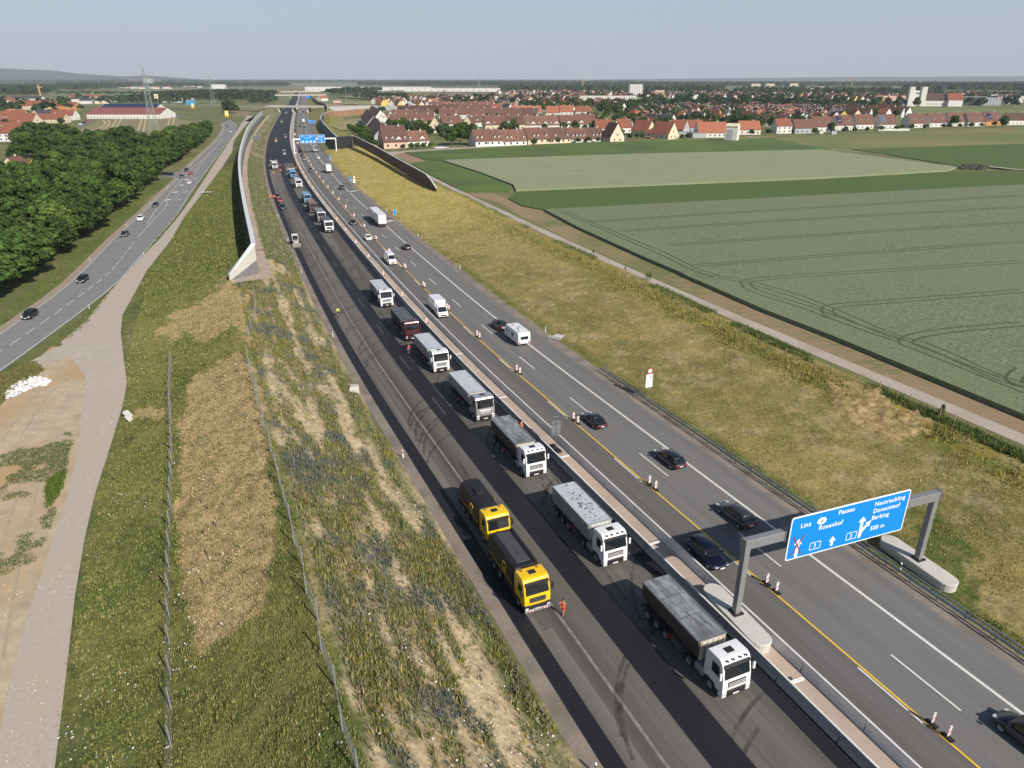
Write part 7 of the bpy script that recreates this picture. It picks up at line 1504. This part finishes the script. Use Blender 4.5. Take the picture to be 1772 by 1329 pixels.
for dd, x, y in cand:
    vi = rnd.randrange(7); s = rnd.uniform(.8, 1.18); bigz = rnd.uniform(.75, 1.3); tree('roadside_tree', x, y, 0, TV[vi], s*1.2*(1 if dd < 340**2 else .86), bigz*.82, '%s tree %s, %s' % (adjs[vi], 'on the road side of the belt' if min((x-a)**2+(y-q)**2 for a, q in roadline) < 17**2 else 'inside the leafy belt', 'near the left picture edge' if dd < 205**2 else 'opposite the white oncoming car' if dd < 270**2 else 'level with the side road' if dd < 360**2 else 'toward the bend'), '%s trees of the belt' % adjs[vi], tr=True)
for px_, py_, s in ((60,236,1.5),(85,240,1.55),(108,240,1.5),(128,244,1.35),(50,262,1.3),(95,262,1.35),(150,258,1.2),(205,252,1.5),(222,250,1.55),(238,256,1.2),(162,247,1.0),(35,275,1.1)): p = at(px_, py_+12, 0); tree('tall_tree', p.x, p.y, 0, TV[rnd.choice([0, 3, 6])], s*1.0, .95, 'tall dark tree rising above the belt, %s' % ('in front of the wide red roof' if px_ < 115 else 'left of the brown field' if px_ < 170 else 'in front of the brown field'), 'tall dark trees left')
# village trees
TT = []
def tz(P, d, seed, z=FZ, far=True, s=(.8, 1.15), lab='green tree among the village houses', grp='village trees', hs=True):
    for q in zone(P, d, z, .42, seed):
        if hs and any((q[0]-a)**2+(q[1]-c)**2 < 49 for a, c in HOUSE_XY): continue
        TT.append((q[0]**2+q[1]**2, q[0], q[1], z, far, rnd.uniform(*s), lab, grp))
tz([(1085,193),(1200,188),(1330,190),(1440,194),(1555,199),(1552,190),(1400,182),(1200,180),(1090,182)], 19, 1, s=(1.0, 1.5), lab='large dark tree in the belt behind the village houses', grp='tree belt behind the village', hs=False)
tz([(895,193),(1090,200),(1085,186),(1000,182),(930,181)], 21, 2, s=(.9, 1.4), lab='dark tree behind the bright red roofs', grp='trees behind the red roofs', hs=False)
tz([(1090,236),(1250,226),(1400,224),(1440,205),(1560,204),(1500,193),(1200,187),(1080,198)], 18, 3)
tz([(640,180),(900,186),(900,172),(650,172)], 38, 4); tz([(880,172),(1560,182),(1772,186),(1772,166),(1000,160)], 46, 5, s=(1, 1.6))
for P, s in (([(1410,233),(1440,231),(1462,230),(1478,229),(1500,228),(1524,227),(1551,226),(1560,224),(1577,224),(1600,224),(1632,222),(1642,222),(1660,221),(1680,221),(1698,220),(1720,219),(1738,218)], .55), ([(697,259),(712,258),(722,258),(733,257),(745,256),(842,253),(856,252),(874,250),(883,250.5),(905,249),(925,250),(935,249),(950,248.5),(965,248),(1000,247.5),(1018,246.5),(1035,246)], .45), ([(1090,241),(1102,240),(1112,240),(1180,241),(1190,240.5),(1300,234),(1330,233)], .5)):
    for x, y in P: p = at(x, y, FZ); tree('garden_bush', p.x, p.y, FZ, TF[rnd.randrange(3)], s*rnd.uniform(.85, 1.2), .8, 'rounded garden bush in front of the houses, %s' % ('by the semi detached row' if x > 1400 else 'by the front terrace' if x < 1080 and x > 800 else 'by the pink corner house' if x < 800 else 'beside the cream gabled houses'), 'garden bushes at the field edge', 'bush', tr=False)
for x, y, s, l in ((733,250,1.15,'round tree in front of the short brown terrace'),(781,252,1.5,'dark green tree left in the front group'),(797,251,1.75,'tallest leafy tree of the front group'),(815,250,1.55,'olive green tree right in the front group'),(664,233,1.1,'small tree in the courtyard'),(690,229,1.3,'courtyard tree with round crown'),(699,226,1.35,'taller tree in the courtyard'),(715,229,1.1,'courtyard tree on the right'),(735,229,1.0,'bushy tree before the cream gable'),(752,228,.8,'round bush before the tall cream gable'),
                   (1268,206+4,1.45,'large round tree above the white tower'),(1267,236,.9,'bush beside the white tower'),(1238,237,.7,'small orchard tree before the orange red roof'),(874,226,1.0,'small tree between the two long terraces'),(889,226,1.2,'bigger tree between the two long terraces'),(995,224,.9,'tree before the white gabled terrace end'),(1022,224,.7,'small tree at the terrace end'),(1735,221,1.3,'loose bush standing alone at the meadow edge'),(1649,220,1.3,'big round garden tree in the semis row'),(1438,228,1.0,'dark garden tree between the first two semis'),
                   (1585,186,1.9,'leafy tree in front of the church'),(1552,186,1.6,'dark tree left of the church'),(645,196,1.1,'lone tree beside the timber wall'),(724,186,1.4,'round tree at the end of the raised road'),(1074,237,.8,'green tree on the cream gable house front'),(1110,212,1.4,'round tree behind the cream houses'),(1050,205,1.5,'broad tree behind the red roofed house'),(1070,200,1.5,'broad tree left of the village centre')):
    p = at(x, y, FZ); tree('garden_tree', p.x, p.y, FZ, TV[rnd.randrange(7)], s*.72, 1.05, l, 'single trees of the village')
for x, y, s in ((630,246,1),(636,250,1),(627,240,1),(642,254,1),(620,236,1),(612,231,.9),(622,228,1),(634,236,1.1),(641,243,1.1),(650,258,.8),(605,226,.8)): p = at(x, y, FZ); tree('garden_tree', p.x, p.y, FZ, TV[rnd.randrange(7)], s*.75, .9, 'tree squeezed between the noise wall and the dark terrace', 'trees behind the noise wall')
tz([(660,191),(760,189),(870,191),(870,187),(740,186)], 40, 8, s=(.6, .9))
tz([(-20,232),(40,232),(120,215),(135,206),(150,196),(120,186),(0,176),(-20,176)], 40, 31, 0, s=(.6, .95), lab='green tree between the left village houses', grp='left village trees'); tz([(100,182),(250,183),(262,178),(120,174)], 48, 32, 0, s=(.5, .8), lab='green tree among the white villas', grp='trees among the villas')
TT.sort(); keep = 296
for dd, x, y, z, far_, s, lab, grp in TT[:keep]: tree('village_tree', x, y, z, TF[rnd.randrange(3)] if dd > 600**2 else TV[rnd.randrange(7)], s, 1, lab+(', '+where(x, y, z)+(', near' if dd < 800**2 else ', farther back') if lab == 'green tree among the village houses' else ''), grp, tr=dd < 900**2)
for k_, (P, dd_) in enumerate([([(672,224),(760,222),(760,233),(722,242),(690,240)], 11), ([(745,243),(824,246),(824,232),(770,228)], 12), ([(845,233),(1040,229),(1040,226),(845,228)], 13), ([(676,211),(760,210),(760,214),(676,215)], 14), ([(760,211),(930,211),(1030,212),(1030,216),(930,214),(760,216)], 15), ([(990,214),(1100,214),(1110,203),(1000,203)], 15), ([(650,196),(760,195),(880,196),(880,201),(760,203),(700,202)], 17)]):
    for q in zone(P, dd_, FZ, .42, 80+k_):
        if rnd.random() < .62 and free(q[0], q[1], 8): tree('courtyard_tree', q[0], q[1], FZ, TF[rnd.randrange(3)], rnd.uniform(.5, .95), 1, 'green tree between terrace rows, %s' % ('in the gap %s' % ['of the left courtyard', 'behind the front terrace left end', 'right behind the long front terrace', 'behind the courtyard roof', 'behind the second row', 'by the red roofs', 'behind the northern terraces'][k_]), 'trees between the terraces', tr=False)
# young trees and weeds beside the field path
for x, y, h in ((1027,440,1.5),(1082,468,1.2),(1124,486,2.3),(1119,483,1.7),(1628,722,2.2)): p = at(x, y, FZ); tree('young_tree', p.x, p.y, FZ, TC, h/10*.9, 1, 'slim young tree beside the field path', 'young trees by the field path')
# ---- far woods: one mass
def wood(name, label, bands, seed, mat=None, leaf=3.0, per=26):
    g = np.random.default_rng(seed); Cs = []; Us = []; Vs = []; Co = []
    for P, z, d, s0, s1, base in bands:
        for q in (zone(P, d, z, .45, seed) if d else P):
            s = g.uniform(s0, s1); n = per; dv = g.normal(size=(n, 3)); dv /= np.linalg.norm(dv, axis=1)[:, None]; dv[:, 2] = np.abs(dv[:, 2]); c = np.array([q[0], q[1], z+s*.45])+dv*np.array([s*.55, s*.55, s*.5])*g.uniform(.75, 1.05, (n, 1))
            nn = dv+g.normal(size=(n, 3))*.3; nn /= np.linalg.norm(nn, axis=1)[:, None]; a = np.cross(nn, g.normal(size=(n, 3))); a /= np.linalg.norm(a, axis=1)[:, None]; w = np.cross(nn, a); ls = s*.20
            Cs.append(c); Us.append(a*ls); Vs.append(w*ls); Co.append(np.array(base)[None]*g.uniform(.7, 1.3)*g.uniform(.8, 1.2, (n, 1)))
    me = quads_mesh(name, np.concatenate(Cs), np.concatenate(Us), np.concatenate(Vs), np.concatenate(Co), LEAF); return tag(inst(name, me), label, 'wood', None, 'stuff')
REST = TT[keep:]
D1 = (.022, .042, .013); D2 = (.028, .05, .016)
wood('distant_wood', 'dark band of woods along the horizon', [
    ([(-60,146),(180,146.5),(420,145.5),(600,144.5),(900,144.5),(1100,144),(1100,142.6),(600,142.8),(-60,143)], 0, 75, 28, 44, D1),
    ([(700,149.5),(900,150),(1010,149),(1010,146),(700,146)], FZ, 42, 22, 30, D1), ([(620,148.5),(720,149),(720,146.5),(620,146.5)], FZ, 42, 18, 26, D1),
    ([(1000,150.5),(1300,152),(1772,152),(1900,150),(1900,146),(1000,146)], FZ, 70, 20, 30, D2), ([(1560,157),(1772,161),(1900,161),(1900,153),(1600,151)], FZ, 38, 18, 28, D2), ([(-60,164),(70,165),(100,158),(90,151),(40,150),(-60,151)], 0, 26, 14, 22, D1), ([(95,157),(135,158),(250,152),(400,151),(500,150.5),(500,147),(100,147)], 0, 44, 18, 26, D1)], 3)
wood('hedge_belt', 'dark green hedges and thickets between the distant fields', [
    ([(330,172),(400,176),(470,170),(480,163),(400,160),(330,162),(260,166),(290,172)], 0, 17, 9, 14, D1), ([(200,178),(280,180),(330,178),(330,172),(260,170),(200,174)], 0, 17, 9, 13, D2), ([(392,196),(410,196),(402,186),(388,186)], 0, 11, 9, 13, D1), ([(100,163.5),(300,165),(300,163.8),(100,162.5)], 0, 22, 8, 11, D2), ([(565,163),(590,166),(640,163),(660,158),(600,156)], FZ, 22, 11, 17, D1), ([(615,172),(680,172),(710,170),(640,167)], FZ, 18, 9, 14, D1), ([(430,180),(475,178),(480,172),(440,172)], 0, 14, 7, 10, D2),
    ([(870,160),(1000,161),(1250,162),(1250,155),(1000,153),(860,154)], FZ, 40, 14, 22, D2), ([(1250,164),(1600,168),(1640,160),(1300,156)], FZ, 44, 12, 20, D2), ([(780,186),(840,188),(838,184),(770,182)], FZ, 12, 8, 12, D1), ([(a[1], a[2]) for a in REST], FZ, 0, 8, 14, D1)], 5, per=22)
# ================================================================ GRASS AND WEEDS
GM = Mattr('grass blades', rough=.85, amt=0)
def tufts(name, label, pos, h, col, blades=4, w=.10, spread=.16, seed=1, cv=.33):
    g = np.random.default_rng(seed); n = len(pos); N = n*blades; P = np.repeat(pos, blades, 0); H = np.repeat(h, blades)*g.uniform(.6, 1.25, N)
    a = g.uniform(0, 2*np.pi, N); off = np.stack([g.normal(size=N)*spread, g.normal(size=N)*spread, np.zeros(N)], 1); base = P+off
    wd = np.stack([np.cos(a), np.sin(a), np.zeros(N)], 1)*(w*g.uniform(.6, 1.3, N))[:, None]; lean = np.stack([g.normal(size=N)*.28, g.normal(size=N)*.28, np.ones(N)], 1)*H[:, None]
    V = np.stack([base-wd, base+wd, base+lean+wd*.15], 1).reshape(-1, 3); me = bpy.data.meshes.new(name)
    me.vertices.add(N*3); me.vertices.foreach_set('co', V.astype(np.float32).ravel()); me.loops.add(N*3); me.loops.foreach_set('vertex_index', np.arange(N*3, dtype=np.int32)); me.polygons.add(N)
    me.polygons.foreach_set('loop_start', np.arange(0, N*3, 3, dtype=np.int32)); me.polygons.foreach_set('loop_total', np.full(N, 3, np.int32)); me.update(calc_edges=True); me.materials.append(GM)
    c = np.repeat(col, blades, 0)*g.uniform(1-cv*.9, 1+cv, (N, 1)); setcol(me, np.repeat(c, 3, 0)); return tag(inst(name, me), label, None, None, 'stuff')
def scatter(n, s0, s1, lo, hi, sign, seed):
    g = np.random.default_rng(seed); s = s0+(s1-s0)*g.random(n)**1.25; u = lo+(hi-lo)*g.random(n); x, y = hwa(s, sign*u); return g, s, u, x, y
def pick(g, pal, n): i = g.choice(len(pal), n, p=[q[1] for q in pal]); return np.array([q[0] for q in pal])[i]
def leftz(s, u, x, y): return z_left(s, u)+(fbm(x*.35, y*.35, 9)*.22+fbm(x*1.5, y*1.5, 10)*.09)*np.clip((u-24.2)/2, 0, 1)
g, s, u, x, y = scatter(90000, 22, 190, 24.9, 37.9, -1, 1); st = fbm(s*.07, u*.55, 3); st2 = fbm(s*.22+u*.1, u*1.2, 4); k = (g.random(len(s)) < np.clip(.30-st*.75-st2*.5, .03, 1)) & ~((u > 30.9) & (s > 170)); s, u, x, y = s[k], u[k], x[k], y[k]; n = len(s)
bl = np.clip(fbm(x*.25, y*.25, 21)*1.4, 0, 1)[:, None]*(g.random((n, 1)) < .8)
col = pick(g, [((.155, .16, .05), .30), ((.10, .145, .03), .18), ((.32, .26, .13), .28), ((.22, .215, .17), .12), ((.27, .25, .04), .12)], n)*(1-bl)+np.array([.12, .14, .13])*bl
tufts('weeds', 'grey green weeds and thistles on the sandy motorway slope', np.stack([x, y, leftz(s, u, x, y)-.04], 1), g.uniform(.22, .62, n), col, 4, .055, .13, 2)
g, s, u, x, y = scatter(95000, 22, 185, 38.4, 57.0, -1, 5); Z = leftz(s, u, x, y); m = polymask(x, y, Z, STRAW); k = (~m | (g.random(len(s)) < .16)) & (u < -ip(TRACK_R, s)-.4+g.normal(size=len(s))*.3) & (g.random(len(s)) < np.clip(.8+fbm(x*.3, y*.3, 22)*.6, .2, 1)) & ~((u < 39.5) & (s > 171)); s, u, x, y, Z = s[k], u[k], x[k], y[k], Z[k]; n = len(s)
q = np.clip(.5+fbm(x*.12, y*.12, 1)*.8, 0, 1)[:, None]; col = pick(g, [((.135, .18, .042), .46), ((.09, .135, .028), .18), ((.22, .22, .065), .22), ((.36, .30, .14), .14)], n)*(1-q*.5)+np.array([.27, .24, .085])*q*.5
tufts('grass', 'mixed green and yellow grass on the back slope of the bund', np.stack([x, y, Z-.04], 1), g.uniform(.12, .34, n), col, 4, .05, .15, 3, cv=.22)
# straw: short pale stalks
g, s, u, x, y = scatter(60000, 22, 175, 37.0, 56.0, -1, 6); Z = leftz(s, u, x, y); k = polymask(x, y, Z, STRAW); s, u, x, y, Z = s[k], u[k], x[k], y[k], Z[k]; n = len(s)
tufts('straw', 'loose straw mulch spread over the bund', np.stack([x, y, Z-.02], 1), g.uniform(.06, .16, n), pick(g, [((.50, .38, .20), .55), ((.36, .26, .13), .28), ((.12, .13, .04), .17)], n), 4, .05, .2, 4)
g, s, u, x, y = scatter(130000, 24, 215, 12.9, 43.0, 1, 7); k = (g.random(len(s)) < np.clip(.42+fbm(x*.25, y*.25, 23)*.7-fbm(s*.1+u*.35, u*.12-s*.35, 13, 4)*.55, .06, 1)) & (u < ip(CREST_R, s)); s, u, x, y = s[k], u[k], x[k], y[k]; n = len(s)
Z = z_right(s, u)+(fbm(x*.3, y*.3, 15)*.15+fbm(x*1.4, y*1.4, 16)*.07); cr = ip(CREST_R, s); tall = np.exp(-((u-cr+4.5+fbm(x*.3, y*.3, 24)*1.5)/2.6)**2)
col = pick(g, [((.38, .31, .11), .38), ((.28, .255, .085), .28), ((.44, .36, .19), .26), ((.19, .21, .055), .08)], n); gz = (tall*(g.random(n) < .6))[:, None]; col = col*(1-gz*.7)+pick(g, [((.26, .23, .035), .5), ((.10, .14, .022), .5)], n)*gz*.7
ed = np.exp(-((u-13.6)/1.0)**2)[:, None]; col = col*(1-ed*.7)+np.array([.085, .13, .02])*ed*.7
tufts('dry_grass', 'golden dry grass on the slope right of the motorway', np.stack([x, y, Z-.05], 1), g.uniform(.07, .18, n)*(1+tall*3.4), col, 4, .055, .18, 8, cv=.18)
g, s, u, x, y = scatter(26000, 190, 430, 24.9, 33, -1, 31); k = (u < 30.9); s, u, x, y = s[k], u[k], x[k], y[k]; n = len(s)
tufts('weeds', 'greyish weeds on the far part of the left motorway slope', np.stack([x, y, z_left(s, u)-.05], 1), g.uniform(.3, .8, n), pick(g, [((.15, .16, .05), .35), ((.13, .15, .13), .3), ((.28, .24, .12), .2), ((.10, .15, .03), .15)], n), 3, .14, .3, 32)
g, s, u, x, y = scatter(30000, 180, 420, 35.5, 58, -1, 33); k = u < -ip(TRACK_R, s)-.6; s, u, x, y = s[k], u[k], x[k], y[k]; n = len(s)
tufts('grass', 'grass on the far back slope of the bund behind the wall', np.stack([x, y, z_left(s, u)-.05], 1), g.uniform(.25, .6, n), pick(g, [((.12, .155, .042), .5), ((.075, .11, .025), .2), ((.23, .21, .08), .3)], n), 3, .14, .3, 34)
g, s, u, x, y = scatter(38000, 185, 480, 12.9, 43.5, 1, 35); k = (u < ip(CREST_R, s)-np.where(s > 295, 7, 0)) & (g.random(len(s)) < np.clip((s-185)/60, 0, 1)); s, u, x, y = s[k], u[k], x[k], y[k]; n = len(s)
tufts('dry_grass', 'yellow grass on the far slope below the timber wall', np.stack([x, y, z_right(s, u)-.05], 1), g.uniform(.12, .3, n), pick(g, [((.38, .315, .12), .5), ((.31, .27, .09), .28), ((.44, .375, .19), .22)], n), 3, .12, .3, 36, cv=.18)
# taller weeds on the crest beside the field path
g, s, u, x, y = scatter(9000, 60, 330, -1.2, 1.0, 1, 9); cr = ip(CREST_R, s)+u; x, y = hwa(s, cr); k = fbm(x*.08, y*.08, 25) > -.25; x, y, n = x[k], y[k], int(k.sum())
tufts('tall_weeds', 'green weeds along the edge of the field path', np.stack([x, y, np.full(n, FZ-.15)], 1), g.uniform(.4, .95, n), pick(g, [((.08, .13, .035), .6), ((.14, .17, .05), .4)], n), 5, .07, .2, 10)
# umbels and daisies
fl = []
for sd_, (s0, s1, lo, hi, nn, th) in enumerate([(20, 170, 25.2, 37.5, 3000, .45), (20, 250, 39, 59, 8000, .52)]):
    g, s, u, x, y = scatter(nn, s0, s1, lo, hi, -1, 60+sd_); w = np.clip(1-np.abs(u-(-ip(TRACK_R, s)-2.2))/3.0, 0, 1) if sd_ else 0; k = (fbm(x*.22, y*.22, 70+sd_)+w*.45 > th) & (u < -ip(TRACK_R, s)); fl.append(np.stack([x[k], y[k], leftz(s[k], u[k], x[k], y[k])+.25+.3*g.random(int(k.sum()))], 1))
F_ = np.concatenate(fl); n = len(F_); g = np.random.default_rng(4); a = g.normal(size=(n, 3))*.3+np.array([0, 0, 1]); a /= np.linalg.norm(a, axis=1)[:, None]; p1 = np.cross(a, np.array([1., 0, 0])); p1 /= np.linalg.norm(p1, axis=1)[:, None]; p2 = np.cross(a, p1); sz = g.uniform(.025, .07, n)[:, None]
tag(inst('wild_flowers', quads_mesh('wild_flowers', F_, p1*sz, p2*sz, np.tile(np.array([[.72, .72, .66]]), (n, 1)), GM)), 'white wild flowers scattered over the grassy bund', None, None, 'stuff')
# verge grass between country road and gravel track, and weeds on the building site
def area(name, label, P, n, z, h, pal, seed, blades=4, w=.07, th=None):
    W_ = [at(*q, z) for q in P]; g = np.random.default_rng(seed); x = g.uniform(min(p.x for p in W_), max(p.x for p in W_), n); y = g.uniform(min(p.y for p in W_), max(p.y for p in W_), n); pl = [(p.x, p.y) for p in W_]
    k = np.array([inpoly(a, c, pl) for a, c in zip(x, y)]); 
    if th is not None: k &= fbm(x*.25, y*.25, seed) > th
    x, y = x[k], y[k]; n = len(x)
    if n: tufts(name, label, np.stack([x, y, np.full(n, z)], 1), g.uniform(h*.5, h, n), pick(g, pal, n), blades, w, .16, seed)
GP = [((.10, .13, .03), .5), ((.17, .16, .055), .3), ((.06, .09, .02), .2)]
area('verge_grass', 'thin grass strip between the country road and the gravel track', [(103,588),(124,586),(150,562),(176,528),(205,486),(247,440),(272,418),(306,377),(334,340),(331,340),(300,380),(266,418),(238,450),(196,497),(160,534),(108,574)], 26000, .03, .35, GP, 11)
area('verge_grass', 'brown grass wedge beside the sandy site ground', [(-60,760),(-60,650),(0,652),(40,630),(62,626),(76,640),(62,652),(30,668),(0,700)], 12000, .03, .4, [((.2, .16, .07), .5), ((.10, .12, .03), .5)], 12)
area('site_weeds', 'low green weeds sprinkled on the sandy site ground', [(-60,900),(0,790),(60,765),(115,748),(128,752),(112,820),(92,900),(70,960),(30,1000),(-60,1010)], 16000, .03, .22, [((.11, .13, .06), .7), ((.07, .11, .02), .3)], 13, 4, .06, .05)
area('site_weeds', 'darker weed clumps at the edge of the gravel track', [(98,770),(125,755),(118,800),(104,850),(84,880),(80,850)], 7000, .03, .45, [((.08, .12, .02), 1.0)], 14, 4, .07, .1)
area('road_bank_grass', 'green grass bank between the country road and the tree belt', [(-40,590),(0,566),(105,490),(190,408),(262,338),(285,318),(262,322),(195,375),(130,432),(60,498),(0,548),(-40,570)], 30000, -.03, .4, [((.075, .12, .02), .6), ((.12, .15, .03), .4)], 15)
# ================================================================ HAZE
HZ = bpy.data.materials.new('haze'); HZ.use_nodes = True; t = HZ.node_tree; t.nodes.clear(); o = t.nodes.new('ShaderNodeOutputMaterial'); v = t.nodes.new('ShaderNodeVolumePrincipled')
v.inputs['Color'].default_value = (.82, .90, 1.0, 1); v.inputs['Density'].default_value = HAZE; v.inputs['Anisotropy'].default_value = 0.0; t.links.new(v.outputs[0], o.inputs['Volume'])
b = MB(); b.box(-18500, 18500, -1500, 19500, -3.5, 270); tag(b.build('haze', HZ), kind='stuff')
S.cycles.volume_bounces = 0
